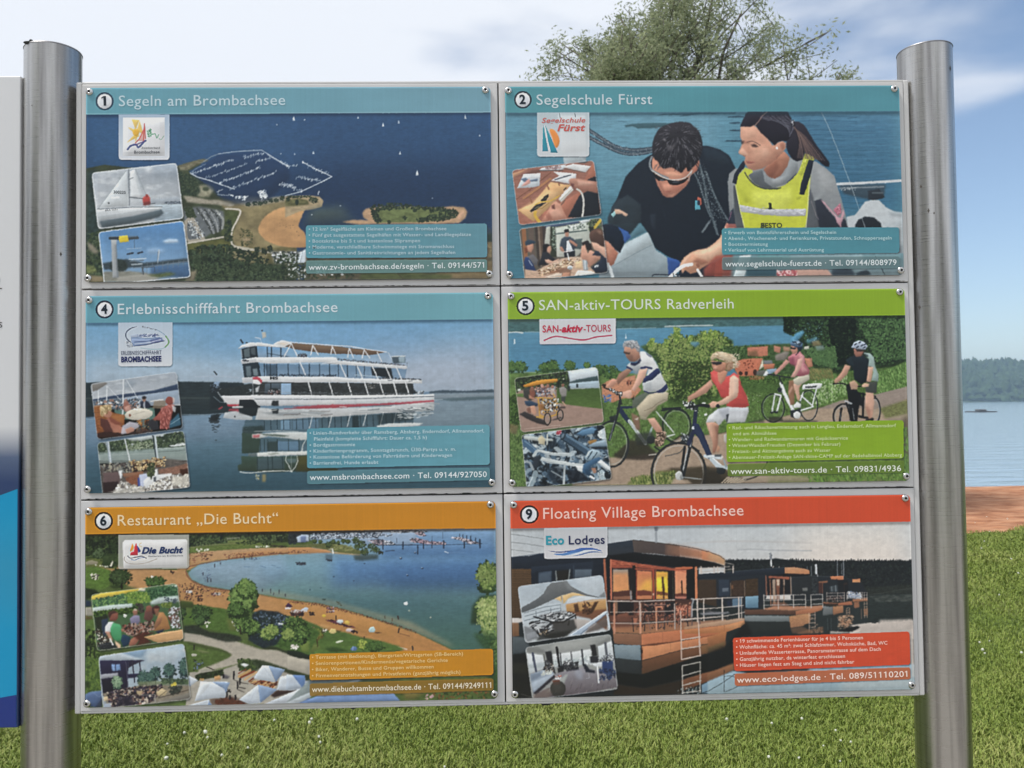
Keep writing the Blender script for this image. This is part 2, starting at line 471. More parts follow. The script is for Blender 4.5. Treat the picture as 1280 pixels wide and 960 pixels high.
class Sheet:
    def __init__(s, num):
        s.num = num
        s.H = homog(QUADS[num], [(0, 0), (CW, 0), (CW, CH), (0, CH)])
        s.img = np.zeros((CH, CW, 3), np.float32)
        s.ids = np.zeros((CH, CW), np.int16); s.names = ['picture']
        s.clip = None; s.texts = []; s.form = {9: .14, 4: .22}.get(num, .4)
        s.rg = np.random.RandomState(num * 7 + 1)
        s.V(0, 0, 1)
    # -- coordinates
    def V(s, x0, y0, sc):
        s.v = (x0, y0, sc)
        a = s._map(np.array([[300., 300.], [301., 300.]]))
        s.k = np.hypot(*(a[1] - a[0]))
    def _map(s, p):
        p = p / s.v[2] + [s.v[0], s.v[1]]
        q = np.c_[p, np.ones(len(p))] @ s.H.T
        return q[:, :2] / q[:, 2:]
    def pts(s, t, sm=0, closed=True):
        p = np.array([[float(q) for q in w.split(',')] for w in t.split()]) if isinstance(t, str) else np.array(t, float)
        p = s._map(p)
        if sm:
            p = s.catmull(p, closed)
        return p
    @staticmethod
    def catmull(p, closed, k=7):
        n = len(p); out = []
        for i in range(n if closed else n - 1):
            if closed:
                a, b, c, d = p[i - 1], p[i], p[(i + 1) % n], p[(i + 2) % n]
            else:
                a, b, c, d = p[max(i - 1, 0)], p[i], p[i + 1], p[min(i + 2, n - 1)]
            for t in np.arange(k) / k:
                out.append(0.5 * (2 * b + (c - a) * t + (2 * a - 5 * b + 4 * c - d) * t * t + (3 * b - a - 3 * c + d) * t ** 3))
        if not closed: out.append(p[-1])
        return np.array(out)
    # -- masks
    @staticmethod
    def mask(p, pad=0):
        x0, y0 = np.floor(p.min(0)).astype(int) - 1 - pad; x1, y1 = np.ceil(p.max(0)).astype(int) + 2 + pad
        x0, y0, x1, y1 = max(x0, 0), max(y0, 0), min(x1, CW), min(y1, CH)
        if x1 <= x0 or y1 <= y0: return None
        D = np.zeros((y1 - y0, x1 - x0 + 1), np.int32)
        q = np.roll(p, -1, 0)
        for (ax, ay), (bx, by) in zip(p, q):
            if ay == by: continue
            if ay > by: ax, ay, bx, by = bx, by, ax, ay
            r0 = max(int(math.ceil(ay - 0.5)), y0); r1 = min(int(math.ceil(by - 0.5)), y1)
            if r1 <= r0: continue
            r = np.arange(r0, r1)
            xc = ax + (r + 0.5 - ay) * (bx - ax) / (by - ay)
            ci = np.clip(np.ceil(xc - 0.5).astype(int) - x0, 0, x1 - x0)
            np.add.at(D, (r - y0, ci), 1)
        return (np.cumsum(D, 1)[:, :-1] % 2).astype(np.float32), (x0, y0, x1, y1)
    @staticmethod
    def box(m, r):
        for _ in range(2):
            for ax in (0, 1):
                n = m.shape[ax]; c = np.cumsum(np.insert(m, 0, 0, ax), ax)
                i = np.arange(n); a = np.clip(i - r, 0, n); b = np.clip(i + r + 1, 0, n)
                m = (np.take(c, b, ax) - np.take(c, a, ax)) / (2 * r + 1)
        return m
    def put(s, m, bb, c, a=1.0, n=None, sh=None):
        x0, y0, x1, y1 = bb
        if s.clip is not None: m = m * s.clip[y0:y1, x0:x1]
        if isinstance(c, (tuple, list)):
            d = c[2] if len(c) > 2 else 'v'
            h, w = m.shape
            t = np.linspace(0, 1, h)[:, None, None] if d == 'v' else np.linspace(0, 1, w)[None, :, None]
            col = hx(c[0]) * (1 - t) + hx(c[1]) * t
            col = np.broadcast_to(col, (h, w, 3))
        else:
            col = hx(c) if isinstance(c, str) else np.asarray(c, np.float32)
        if n is not None:
            f = 1 + n[0] * noise2(y1 - y0, x1 - x0, n[1] * s.k, n[2] * s.k, s.rg.randint(1 << 30))
            col = np.clip(col * f[..., None], 0, 1)
        if sh is not None: col = np.clip(col * (1 + sh[..., None]), 0, 1)
        m = (m * a)[..., None]
        s.img[y0:y1, x0:x1] = s.img[y0:y1, x0:x1] * (1 - m) + col * m
    # -- drawing
    def F(s, c, t, a=1, b=0, sm=0, n=None):
        p = s.pts(t, sm); r = int(round(b * s.k))
        mb = s.mask(p, r * 2)
        if mb is None: return
        m, bb = mb; sh = None; d = min(m.shape)
        if n is None and 7 < d < 240 and r * 2 < d:          # rounded forms: lighter to the sky, darker below
            q = max(1, d // 8); gy, gx = np.gradient(s.box(m, q)); sh = np.clip((gy * .9 + gx * .35) * q * s.form, -.16, .13)
        if r > 0: m = s.box(m, r)
        s.put(m, bb, c, a, n, sh)
    def E(s, c, cx, cy, rx, ry=None, rot=0, a=1, b=0, n=None):
        ry = rx if ry is None else ry
        t = np.linspace(0, 2 * np.pi, 36, endpoint=False); cr, sr = math.cos(rad_(rot)), math.sin(rad_(rot))
        X, Y = rx * np.cos(t), ry * np.sin(t)
        s.F(c, np.c_[cx + X * cr - Y * sr, cy + X * sr + Y * cr], a, b, 0, n)
    def L(s, c, t, w=1, a=1, sm=0, closed=False):
        p = s.pts(t, sm, closed); w = w * s.k * 0.5
        if closed: p = np.vstack([p, p[:1]])
        pad = int(w + 2)
        x0, y0 = np.floor(p.min(0)).astype(int) - pad; x1, y1 = np.ceil(p.max(0)).astype(int) + pad
        x0, y0, x1, y1 = max(x0, 0), max(y0, 0), min(x1, CW), min(y1, CH)
        if x1 <= x0 or y1 <= y0: return
        M = np.zeros((y1 - y0, x1 - x0), np.float32)
        for A, B in zip(p[:-1], p[1:]):
            lx, ly = np.floor(np.minimum(A, B)).astype(int) - pad; hx_, hy = np.ceil(np.maximum(A, B)).astype(int) + pad
            lx, ly, hx_, hy = max(lx, x0), max(ly, y0), min(hx_, x1), min(hy, y1)
            if hx_ <= lx or hy <= ly: continue
            X = np.arange(lx, hx_)[None, :] + 0.5; Y = np.arange(ly, hy)[:, None] + 0.5
            d = B - A; q = max(d @ d, 1e-6)
            t_ = np.clip(((X - A[0]) * d[0] + (Y - A[1]) * d[1]) / q, 0, 1)
            dist = np.hypot(X - A[0] - t_ * d[0], Y - A[1] - t_ * d[1])
            v = np.clip(w + 0.5 - dist, 0, 1) * min(1.0, w * 2)
            sl = M[ly - y0:hy - y0, lx - x0:hx_ - x0]; np.maximum(sl, v, out=sl)
        s.put(M, (x0, y0, x1, y1), c, a)
    def dab(s, col, x, y, rx, ry, rot, a):
        R = max(rx, ry) + 1
        x0, y0, x1, y1 = max(int(x - R), 0), max(int(y - R), 0), min(int(x + R + 2), CW), min(int(y + R + 2), CH)
        if x1 <= x0 or y1 <= y0: return
        X = np.arange(x0, x1)[None, :] + 0.5 - x; Y = np.arange(y0, y1)[:, None] + 0.5 - y
        c_, s_ = math.cos(rot), math.sin(rot)
        u, v = (X * c_ + Y * s_) / max(rx, .5), (-X * s_ + Y * c_) / max(ry, .5)
        f1, f2, f3 = s.rg.uniform(-3.2, 3.2, 3)
        d = u * u + v * v + .55 * np.sin(u * f1 + v * f2 + f3) + .4 * np.sin(u * f2 * 1.7 - v * f1 * 1.5 + f1)
        m = np.clip((1.25 - d) * 1.6, 0, 1) * a
        if s.clip is not None: m = m * s.clip[y0:y1, x0:x1]
        m = m[..., None]
        s.img[y0:y1, x0:x1] = s.img[y0:y1, x0:x1] * (1 - m) + col * m
    def S(s, cols, t, n, size, asp=1.0, a=1.0, rot=None, sm=0):
        """scatter n dabs inside a polygon; size (lo, hi) in view units"""
        p = s.pts(t, sm); mb = s.mask(p)
        if mb is None: return
        m, (x0, y0, x1, y1) = mb; ys, xs = np.nonzero(m)
        if len(ys) == 0: return
        cols = [hx(c) for c in cols.split()]
        for i in s.rg.randint(0, len(ys), int(n * 2.2)):
            r = s.rg.uniform(*size) * s.k * .62
            s.dab(cols[s.rg.randint(len(cols))] * s.rg.uniform(.88, 1.1), x0 + xs[i] + s.rg.rand(), y0 + ys[i] + s.rg.rand(),
                  r * asp, r, s.rg.uniform(0, 3.14) if rot is None else rad_(rot) + s.rg.uniform(-.2, .2), a)
    def T(s, cols, cx, cy, rx, ry, n=120, size=3.0, lo=None):
        """a leafy crown: dark dabs, then lighter ones upward and to the light"""
        cols = [hx(c) for c in cols.split()]; q = s._map(np.array([[cx, cy]]))[0]
        K = len(cols); n = int(n * 2.0); size *= .7
        for i in range(n):
            f = i / n; th = s.rg.uniform(0, 6.283); r = math.sqrt(s.rg.rand()) * s.rg.uniform(.75, 1.08)
            x, y = r * math.cos(th), r * math.sin(th)
            if f > .45: x, y = x * .9 - .1 * f, y * .85 - .22 * f
            c = cols[min(K - 1, int(f * K + s.rg.uniform(-.6, .6)) if f * K > .6 else 0)]
            z = size * s.rg.uniform(.5, 1.25) * s.k * (1.25 - .5 * f)
            s.dab(c * s.rg.uniform(.85, 1.15), q[0] + x * rx * s.k, q[1] + y * ry * s.k, z, z * s.rg.uniform(.55, 1), th, .9)
    def tex(s, t, amp, sx, sy, sm=0, b=0, tint=None):
        """mottle a region"""
        p = s.pts(t, sm); r = int(b * s.k); mb = s.mask(p, r * 2)
        if mb is None: return
        m, (x0, y0, x1, y1) = mb
        if r: m = s.box(m, r)
        if s.clip is not None: m = m * s.clip[y0:y1, x0:x1]
        f = noise2(y1 - y0, x1 - x0, sx * s.k, sy * s.k, s.rg.randint(1 << 30)) * amp * m
        if tint:
            g = np.clip(f, 0, 1)[..., None]; s.img[y0:y1, x0:x1] = s.img[y0:y1, x0:x1] * (1 - g) + hx(tint) * g
        else:
            s.img[y0:y1, x0:x1] = np.clip(s.img[y0:y1, x0:x1] * (1 + f[..., None]), 0, 1)
    # -- areas that become parts
    def rounded(s, t, r):
        p = s.pts(t); r = np.array(r if isinstance(r, (list, tuple)) else [r] * len(p)) * s.k; out = []
        for i in range(len(p)):
            a, b, c = p[i - 1], p[i], p[(i + 1) % len(p)]
            if r[i] <= 0: out.append(b); continue
            u = (a - b) / np.hypot(*(a - b)); w = (c - b) / np.hypot(*(c - b))
            for q in np.linspace(0, 1, 8): out.append((b + u * r[i]) * (1 - q) ** 2 + 2 * b * q * (1 - q) + (b + w * r[i]) * q * q)
        return np.array(out)
    def area(s, name, t, r=0, c=None, a=1.0, shadow=0, n=None):
        p = s.rounded(t, r)
        if shadow:
            k = s.k / s.v[2] ** 0; off = np.array([0.6, 1.0]) * shadow * s.k
            m, bb = s.mask(p + off, int(shadow * s.k * 2) + 2); s.put(s.box(m, max(1, int(shadow * s.k * .8))), bb, '#10161c', .55)
        m, bb = s.mask(p); x0, y0, x1, y1 = bb
        s.names.append(name); s.ids[y0:y1, x0:x1][m > .5] = len(s.names) - 1
        if c is not None: s.put(m, bb, c, a, n)
        return p
    def inset(s, t, r, rim='#cfd3d6', w=4):
        p = s.area('inset_photo', t, r, '#000000', 1, 7)
        m, (x0, y0, x1, y1) = s.mask(p); s.clip = np.zeros((CH, CW), np.float32); s.clip[y0:y1, x0:x1] = m
        s._rim = (p, rim, w)
    def end_inset(s):
        p, rim, w = s._rim; s.clip = None
        v = s.v; s.v = (0, 0, 1); k = s.k
        H = s.H; s.H = np.eye(3); s.L(rim, p, w, .95, 0, True); s.H = H; s.v = v
    def TX(s, part, body, x0, y0, x1, y1, h, c, bold=0.0, shear=0.0):
        q = s._map(np.array([[x0, y0], [x1, y1]])); s.texts.append((part, body, q[0], q[1], h * s.k, c, bold, shear))
    def badge(s, num, cx, cy, r, ring='#1d3345'):
        t = np.linspace(0, 2 * np.pi, 40, endpoint=False)
        s.area('number_badge', np.c_[cx + r * np.cos(t), cy + r * np.sin(t)], 0, ring)
        s.E('#d3d6dc', cx, cy, r * .80)
        s.TX('badge_numeral', str(num), cx - r * (.3 if num == 1 else .36), cy + r * .47, cx + r * (.2 if num == 1 else .34), cy + r * .45, r * .98, '#14202b', .035)
    def finish(s):
        """grain and a soft press finish"""
        im = s.img; dx = noise2(CH, CW, 5, 5, s.num + 50, 2) * 1.1; dy = noise2(CH, CW, 5, 5, s.num + 90, 2) * 1.1
        k = (s.ids == 0) | (s.ids >= len(s.names)) | np.isin(s.ids, [i for i, q in enumerate(s.names) if q == 'inset_photo'])
        yy, xx = np.mgrid[0:CH, 0:CW]
        w = im[np.clip(np.rint(yy + dy), 0, CH - 1).astype(int), np.clip(np.rint(xx + dx), 0, CW - 1).astype(int)]
        im = np.where(k[..., None], w, im)
        im = np.where(k[..., None], np.clip((np.stack([s.box(im[..., q], 1) for q in range(3)], 2) - .44) * 1.10 + .455, 0, 1), im)
        g = im.mean(2, keepdims=True); im = np.where(k[..., None], g + (im - g) * .86, im)
        lum = noise2(CH, CW, 14, 10, s.num + 7, 4) * .05
        im = np.where(k[..., None], im * (1 + lum[..., None]) + lum[..., None] * .03, im)
        bl = np.stack([s.box(im[..., q], 3) for q in range(3)], 2); im = np.clip(im + .5 * (im - bl), 0, 1)
        f = s.rg.randn(CH // 2, CW // 2).astype(np.float32).repeat(2, 0).repeat(2, 1) * .006
        f += noise2(CH, CW, 200, 120, s.num) * .02
        f += s.rg.randn(1, CW // 4).astype(np.float32).repeat(4, 1) * .006
        return np.clip(im * (1 + f[..., None]) * .965 + .018, 0, 1)
def rad_(d): return d * math.pi / 180
# ---- sheet 1: the sailing harbour from the air
def sheet1():
 s=Sheet(1)
 A=(100,100,3.693);B=(360,100,3.693)
 s.V(*A)
 s.F(('#2b4d75','#1d3350'),'20,140 2000,120 2000,960 20,960')
 s.F(('#345a83','#2b4d75','h'),'20,150 1000,150 1100,420 20,420',.7,60)
 s.F('#182b47','900,430 1960,380 1960,760 1000,700',.6,60)
 s.tex('20,140 2000,120 2000,960 20,960',.07,14,3)
 s.F('#39422f','20,420 120,400 300,420 455,405 520,385 575,372 560,400 505,430 550,470 620,500 640,540 700,560 760,575 860,560 1000,545 1000,960 20,960',1,2,n=(.25,30,20))
 s.F('#2a3a3c','20,430 90,425 120,560 100,700 60,760 20,770',.85,12,n=(.3,14,14))
 s.F('#6d6a55','455,405 520,385 580,372 600,380 540,400 500,425 470,425',1,3,n=(.3,12,6))
 s.S('#2b3a2c #24332a #3c4a36','460,430 540,455 600,500 560,540 480,545 450,500',260,(4,9))
 s.F('#8d8a74','552,494 600,490 626,510 600,545 560,548 545,540 560,520',.95,5,n=(.2,10,10))
 s.E('#34402f',585,510,16,10,0,.9,3)
 s.F('#7c7150','640,560 760,560 1000,545 1000,800 720,780 690,700 680,620',1,4,n=(.22,40,30))
 s.F('#46502f','660,600 740,610 735,640 705,720 660,730 650,650',1,4,n=(.2,20,12))
 s.F('#54562f','480,760 690,735 710,780 690,800 500,800',1,5,n=(.3,26,14))
 s.F('#5f5a3a','760,780 1000,775 1000,850 720,850',1,5,n=(.3,26,14))
 s.F('#8e8a7b','700,560 790,545 880,548 990,540 990,560 900,570 830,585 780,590',1,4,n=(.2,14,8))
 s.F('#8d8778','480,540 520,545 600,560 640,560 720,580 700,592 640,582 560,578 500,570',1,3,n=(.15,14,8))
 s.F(('#b98d5d','#a97f55'),'826,700 838,660 870,625 920,598 975,588 1020,590 1038,606 1024,640 1012,680 1040,712 1052,770 980,776 910,766 855,740',1,2,1,n=(.12,60,40))
 s.S('#5b4734 #6a5a48 #3d342c','900,650 1200,640 1240,740 960,720',46,(1.2,2.6))
 s.V(*B)
 s.F('#9c8a6b','-10,545 40,540 100,538 150,545 166,565 158,590 120,602 60,610 -10,640',1,2,n=(.15,20,10))
 s.F('#5a5a3a','-10,560 50,552 95,560 100,580 40,588 -10,590',1,3,n=(.3,14,8))
 s.T('#1f2b24 #2c3a2c #3d4a34',122,560,22,15,60,4)
 s.E('#26332a',44,570,8,14)
 s.S('#26332a #34412f','0,540 110,540 112,548 0,552',50,(2.5,5))
 s.F('#2c3d4a','75,690 72,640 95,608 150,595 170,600 330,650 360,670 100,676',.6,12)
 s.F('#56604f','110,600 250,580 300,640 100,668',.45,18)
 s.F('#a78667','250,660 300,650 372,652 350,640 344,618 360,600 382,594 410,590 520,588 700,594 760,586 815,592 830,612 820,640 790,664 700,668 420,668 330,672',1,3,n=(.12,20,8))
 s.F('#5f6b41','395,612 440,590 620,592 740,602 770,625 700,652 600,660 410,664 392,640',1,3,n=(.25,20,9))
 s.S('#1f2c24 #2a3829 #334231','380,596 400,578 440,580 470,572 560,580 640,588 720,592 780,604 770,612 640,606 560,596 440,606 398,620',150,(3.5,8))
 s.S('#1f2c24 #2a3829 #22302a','384,604 412,600 420,640 440,650 420,664 398,655',50,(4,8))
 s.S('#1f2c24 #2a3829 #34432f','640,632 720,612 775,604 788,622 760,645 690,655 600,662 590,650',120,(4,8))
 for x,y in((588,606),(540,640),(470,660),(665,612)):s.T('#1f2c24 #2a3829',x,y,11,10,20,4)
 s.E('#bb9478',800,632,12,26,30,.8,4)
 s.F(('#23334a','#5b5a48'),'900,680 950,690 950,780 900,780',.9,6)
 s.F('#26332c','915,715 950,705 950,750 915,752',.9,4)
 s.F('#6f6248','880,750 950,750 950,930 860,930',1,3,n=(.3,12,8))
 s.V(*A)
 s.F('#5e6468','480,600 560,590 668,612 670,690 610,712 560,745 500,752 486,700',1,4,n=(.12,20,20))
 s.L('#9b9385','500,660 520,648 545,690 572,740',22,.95,1)
 s.L('#9b9385','492,660 500,742 560,740',12,.9,1)
 for a in('545,600 585,660 615,712','580,606 612,660 634,705','610,606 648,650 650,700'):s.L('#3c4140',a,9,.95,1)
 s.L('#84888a','562,604 600,662 622,712',9,.9,1);s.L('#84888a','598,606 632,660 640,704',9,.9,1);s.L('#90938f','632,608 664,650 660,690',9,.9,1)
 s.S('#d2d5d6 #b9c0c4 #6f7880 #2f353a','498,660 540,650 582,720 560,740 520,730',70,(2.2,4.2),1.6,1,60)
 s.S('#c9cdcf #767d84 #33393d','545,612 660,615 655,690 600,700',60,(1.5,3),1.6,1,60)
 s.S('#39452f #2c3927','486,600 520,590 540,640 500,640',70,(4,8))
 s.L('#b3ada0','500,758 580,744 664,730',8,.95,1)
 s.L('#b9b3a6','676,600 720,602 744,612 730,650 705,700 702,745 712,768 760,786 800,788',8,1,1)
 s.L('#aaa494','700,770 760,780 830,792 890,800',10,.95,1);s.L('#a09a86','710,772 690,800 672,812',6,.8,1);s.L('#a09a86','752,790 790,805 815,828',6,.8,1)
 s.S('#1d2a23 #283626 #3a4731','680,650 700,650 705,745 672,745',40,(5,10))
 s.S('#4b4a30 #39422c #6a6342','740,690 800,700 800,770 745,770',70,(3,7))
 s.E('#a89070',770,742,22,8,0,.8,4)
 s.S('#1b2820 #263424 #2f3e2b #3a4a35','500,800 560,770 680,765 780,800 880,860 1000,850 1000,960 520,960',620,(6,13))
 s.S('#435239 #36452f','520,850 1000,880 1000,950 540,950',200,(3,6))
 s.S('#6e6848 #7f7556','700,800 860,800 870,850 790,840 720,830',40,(4,9),2,.8,10)
 s.S('#1b2820 #263424','720,790 780,790 880,830 860,850 730,830',50,(6,10))
 for i in range(8):s.T('#1a271f #243226 #313f2d',780+26*i+s.rg.uniform(-5,5),580-4*i+s.rg.uniform(-4,4),13,10,26,4)
 for x,y in((820,790),(852,795),(880,786)):s.T('#17231c #243226',x,y,14,17,30,5)
 s.F('#70726c','880,792 1000,795 1180,780 1180,850 900,850',.9,4,n=(.25,14,10))
 s.S('#dadcdc #c2c8cc #8f979d #4a5055 #2a3230','885,795 1000,798 1150,800 1120,850 905,848',130,(4,8),1.5,1,20)
 s.S('#1b2820 #263424 #34432f','900,800 1000,810 1090,830 1000,860 900,850',36,(6,10))
 s.V(*B)
 s.F('#b9c3cb','60,800 84,782 86,850 45,850',1,1);s.L('#7f8b96','70,795 58,848',2)
 s.S('#23301f #2f3d2a #4c5040','-10,850 90,850 95,930 -10,930',90,(5,11))
 s.S('#c9cccc #8f9698','-5,850 95,870 90,920 0,915',26,(3,6))
 s.F('#4f4a3a','85,820 950,820 950,930 85,930',1,3,n=(.3,30,14))
 s.F('#746446','700,850 950,840 950,930 680,930',.9,8,n=(.2,40,10));s.F('#47512f','340,880 560,890 760,900 740,930 330,930',.9,6,n=(.2,30,8))
 s.S('#2b3526 #3b4632','90,830 330,840 320,920 90,920',90,(5,10));s.S('#c4c8ca #9aa','120,836 300,836 240,890 130,880',18,(4,9),1.8,.8,20)if 0 else None
 s.S('#bfc4c6 #a5adb1 #dadcdc','130,850 270,850 260,900 130,905',26,(3,7),1.8,.9,20)
 s.L('#3a3428','505,895 535,920',4,.8)
 s.V(*A)
 s.S('#2c3a2b #37452f #475640 #22302a','20,720 110,700 125,940 20,940',170,(6,13))
 s.F('#8b8274','40,750 70,770 95,800 80,810 50,790',.8,5);s.F('#6a7345','30,860 70,862 90,890 40,900',.9,5,n=(.3,8,8))
 s.F('#8a7a5e','40,905 115,910 120,945 40,945',.9,5);s.F('#7e7460','505,890 545,880 530,935 490,930',.9,5)
 s.F('#1d3150','515,438 640,352 840,334 965,408 975,460 880,560 720,580 660,560 600,500',.75,8)
 s.L('#b9c1c9','640,350 700,341 770,335 842,332 905,370 968,408',3.2,.9);s.L('#7f8c98','575,385 610,362 642,350',3)
 s.L('#b9c1c9','513,437 545,455 600,470 660,492 715,510',4.5,.95);s.L('#8592a0','515,436 545,415 585,395',2.5)
 s.L('#8b95a0','645,515 640,535 690,540',3);s.L('#aab2b8','636,524 662,512',3);s.L('#aab2b8','690,535 712,540',4)
 def jetty(a,b,n,c='#c9d0d6'):
  a,b=np.array(a,float),np.array(b,float);s.L('#8794a3',[a,b],2,.8)
  for t in np.linspace(0,1,n):
   q=a+(b-a)*t+s.rg.uniform(-2,2,2);l=s.rg.uniform(5,10);sg=s.rg.choice([-1,1])
   s.L(c,[q,q+[sg*l*.55,-sg*l*.9]],s.rg.uniform(1.8,3.4),s.rg.uniform(.6,1))
 jetty((520,440),(600,415),16);jetty((600,412),(712,376),20);jetty((585,460),(772,396),18);jetty((645,482),(835,412),34)
 jetty((700,508),(905,432),34);jetty((758,364),(850,346),16);jetty((818,384),(884,366),12);jetty((925,385),(968,405),9)
 jetty((925,486),(1000,500),18,'#d5dade')
 s.L('#c3cad0','870,352 960,405',5,.6)
 s.S('#d5dade #aeb7bf #8b97a2','825,520 850,515 870,545 840,560',22,(3,6),2);s.L('#d9dde0','838,548 834,520',2.5);s.L('#d9dde0','862,545 860,515',2)
 s.S('#d5dade #9fa9b2','720,545 780,540 770,560 730,560',18,(2,5),2);s.S('#c7ced4','690,540 712,536 712,545',8,(2,3))
 s.V(*B)
 s.L('#c3cad0','70,385 130,418 205,452 130,490 60,522 -10,540',4,.95)
 jetty((45,455),(150,470),22);jetty((-20,490),(70,520),18);jetty((90,398),(185,440),14);jetty((-10,398),(40,405),7)
 s.L('#d5dade','142,534 144,520',4)
 for x,y,h in((30,185,24),(80,190,9),(327,180,9),(442,213,18),(514,200,14),(822,176,18),(888,260,7),(120,341,15),(34,348,9),(520,342,15),(598,434,24),(668,548,6),(72,385,12),(243,584,5),(112,625,6),(-48,212,7),(-30,345,6)):
  s.F('#dfe4e8',[(x,y-h*.6),(x+h*.22,y+h*.35),(x-h*.2,y+h*.3)],.95);s.L('#e4e8ea',[(x-h*.22,y+h*.42),(x+h*.24,y+h*.4)],2.5,.9)
 s.V(*A);s.F('#12263c','20,165 2000,140 2000,165 20,185',.5,6)
 s.V(0,0,1);s.area('title_bar','109,112 616,109 616,142 109,146.2',0,('#5e93a2','#6d95a5','h'),n=(.03,60,20))
 s.L('#9db9c4','109,145.4 616,141.6',.8,.5)
 s.V(*A);s.badge(1,120,110,42,'#2b4356');s.TX('title_lettering','Segeln am Brombachsee',186,133,952,125,49,'#b4c8d0',.004)
 s.area('logo','186,170 417,170 417,377 186,377',[0,0,16,16],('#9db0c4','#cdd0d6'),1,4)
 s.F('#d4d5d8','205,184 396,184 396,360 205,360')
 for p in('244,192 262,240 280,196','280,196 268,246 300,262','262,240 226,228 258,258','262,258 220,300 282,268','256,240 262,300 276,250'):s.F('#d8b24e',p,.8,1)
 s.E('#d9a83f',264,252,15,17,0,.9,2)
 for p in('303,212 298,290','300,240 280,282 262,300','303,214 308,280'):s.L('#b54a4a',p,5,.9)
 s.F('#c46a5f','290,250 303,228 304,290 276,292',.5,1)
 s.L('#3b4a7c','226,330 240,314 264,308 276,320 300,296 308,290',9,.9,1);s.L('#5a4a7c','262,310 280,302 304,292',6,.8)
 s.S('#5f9a7a #79ac8b #4f8a6a','316,244 332,236 340,262 322,276',26,(2.5,5));s.L('#5f9a7a','340,262 352,258 360,278 368,262',4,.9,1);s.L('#6b9a80','370,280 380,284 392,268',3,.8,1)
 s.TX('logo_lettering','Zweckverband',290,328,374,327,9,'#474c55',.01);s.TX('logo_lettering','Brombachsee',257,350,374,348,14,'#3d424b',.01)
 s.inset('62,438 450,393 482,644 92,693',18)
 s.F(('#8b949e','#b3b7bb'),'50,380 490,380 490,700 50,700')
 s.tex('50,380 490,380 490,600 50,600',.9,60,26,tint='#d3d6d8');s.F('#7e8c9c','300,400 470,395 478,470 330,450',.55,20);s.F('#c5c9cc','300,410 345,410 335,440 310,440',.7,8)
 s.F(('#9fabb3','#6f8190'),'350,582 490,575 490,700 350,700',1,3);s.tex('330,580 490,570 490,700 330,700',.12,20,3)
 s.F('#7b8794','330,560 475,545 475,575 330,582',.6,6)
 for x in range(335,475,9):s.L('#8b96a0',[(x,575),(x+s.rg.uniform(-1,1),575-s.rg.uniform(10,34))],1.4,.7)
 s.S('#4a5560 #5a6672','395,570 470,566 470,578 395,580',30,(2,4),2,1,0)
 s.F('#b9bfc3','222,422 95,598 230,588 ',1,1);s.F('#c6cacd','258,420 288,520 302,552 240,548 236,430',1,1);s.F('#a9b0b5','258,420 300,545 285,548 262,470',.7,2)
 s.L('#8a9298','222,423 92,600',2);s.L('#5d666d','231,420 234,586',4);s.L('#7b848b','262,420 320,560',1.6)
 s.TX('inset_lettering','300225',162,532,218,534,13,'#40474e',.02);s.F('#d9dcde','150,548 190,546 190,556 150,556',.9)
 s.L('#50585e','234,548 305,556',4);s.L('#3e474e','232,468 252,458',2)
 s.F(('#cfd3d6','#a2a9ae'),'86,602 250,592 384,590 380,604 340,612 250,628 100,654 90,640',1,1);s.L('#4c565e','86,604 250,594 384,592',3.2);s.L('#8f989e','92,640 240,618 380,600',2,.7)
 s.TX('inset_lettering','BRA 1571',124,614,180,609,8,'#4a525a',.01)
 s.F('#46535a','95,658 250,634 380,604 392,620 370,640 250,668 110,690',.95,3)
 s.F('#a8413c','294,556 300,545 322,540 330,556 328,578 300,586',1,1);s.E('#8c3b36',314,542,7,8);s.F('#6e3433','300,570 330,566 330,584 296,586',.8,1);s.L('#3a4248','326,580 352,576',3)
 s.E('#2e3438',140,576,4)
 s.end_inset()
 s.inset('93,709 482,657 514,912 120,946',[18,18,18,2])
 s.F(('#3f6ea0','#7e9dba'),'80,640 520,640 520,960 80,960')
 s.F('#b9c8d6','385,748 420,738 455,742 462,754 400,758',.85,4);s.F('#8fa9c4','310,790 350,778 400,790 380,806 320,806',.6,8);s.F('#7d9fc2','290,740 330,735 330,748',.5,6)
 s.F('#35424a','110,850 220,830 300,848 500,826 508,850 120,880',1,3,n=(.2,20,5));s.E('#2c3634',185,862,42,32,0,1,3,(.3,8,8))
 s.F('#3d5c80','330,862 510,845 516,915 330,905',1,4);s.F('#54748f','400,852 506,846 508,856 380,864',.7,3)
 s.F('#77786f','115,888 240,885 360,900 320,945 115,950',1,3,n=(.15,20,8));s.F('#4e5a3a','330,902 420,890 450,900 360,918 300,915',1,4,n=(.25,8,4));s.F('#8e8c84','180,912 300,900 380,918 300,945 180,950',.9,4)
 s.F('#8f9498','150,735 172,728 178,880 188,915 158,916',1,1);s.F('#6c7378','168,760 176,760 182,880 186,912 176,912',.8,1);s.F('#a4a9ac','148,728 180,740 172,770 155,760',.9,1)
 s.L('#2f3840','146,736 200,736',14);s.L('#3b444b','225,738 272,734',12);s.L('#59636b','145,729 272,727',3);s.F('#cbb32e','186,726 226,722 232,752 188,756');s.F('#dcc640','186,726 226,722 228,732 187,736',.7)
 s.L('#3a4650','256,744 258,782',2);s.L('#9fb0bf','222,784 290,780',2);s.L('#2a3340','226,808 250,803',8);s.L('#2a3340','274,804 294,798',8)
 s.L('#8794a0','240,790 236,830',1.3);s.L('#8794a0','286,785 284,828',1.3)
 s.L('#b3bec6','232,832 310,828',4);s.L('#5f6b75','238,840 300,836',5);s.L('#8f9ba4','245,856 292,852',7)
 s.L('#aab4bc','370,790 364,845',6,.9);s.L('#59656f','366,795 362,845',2)
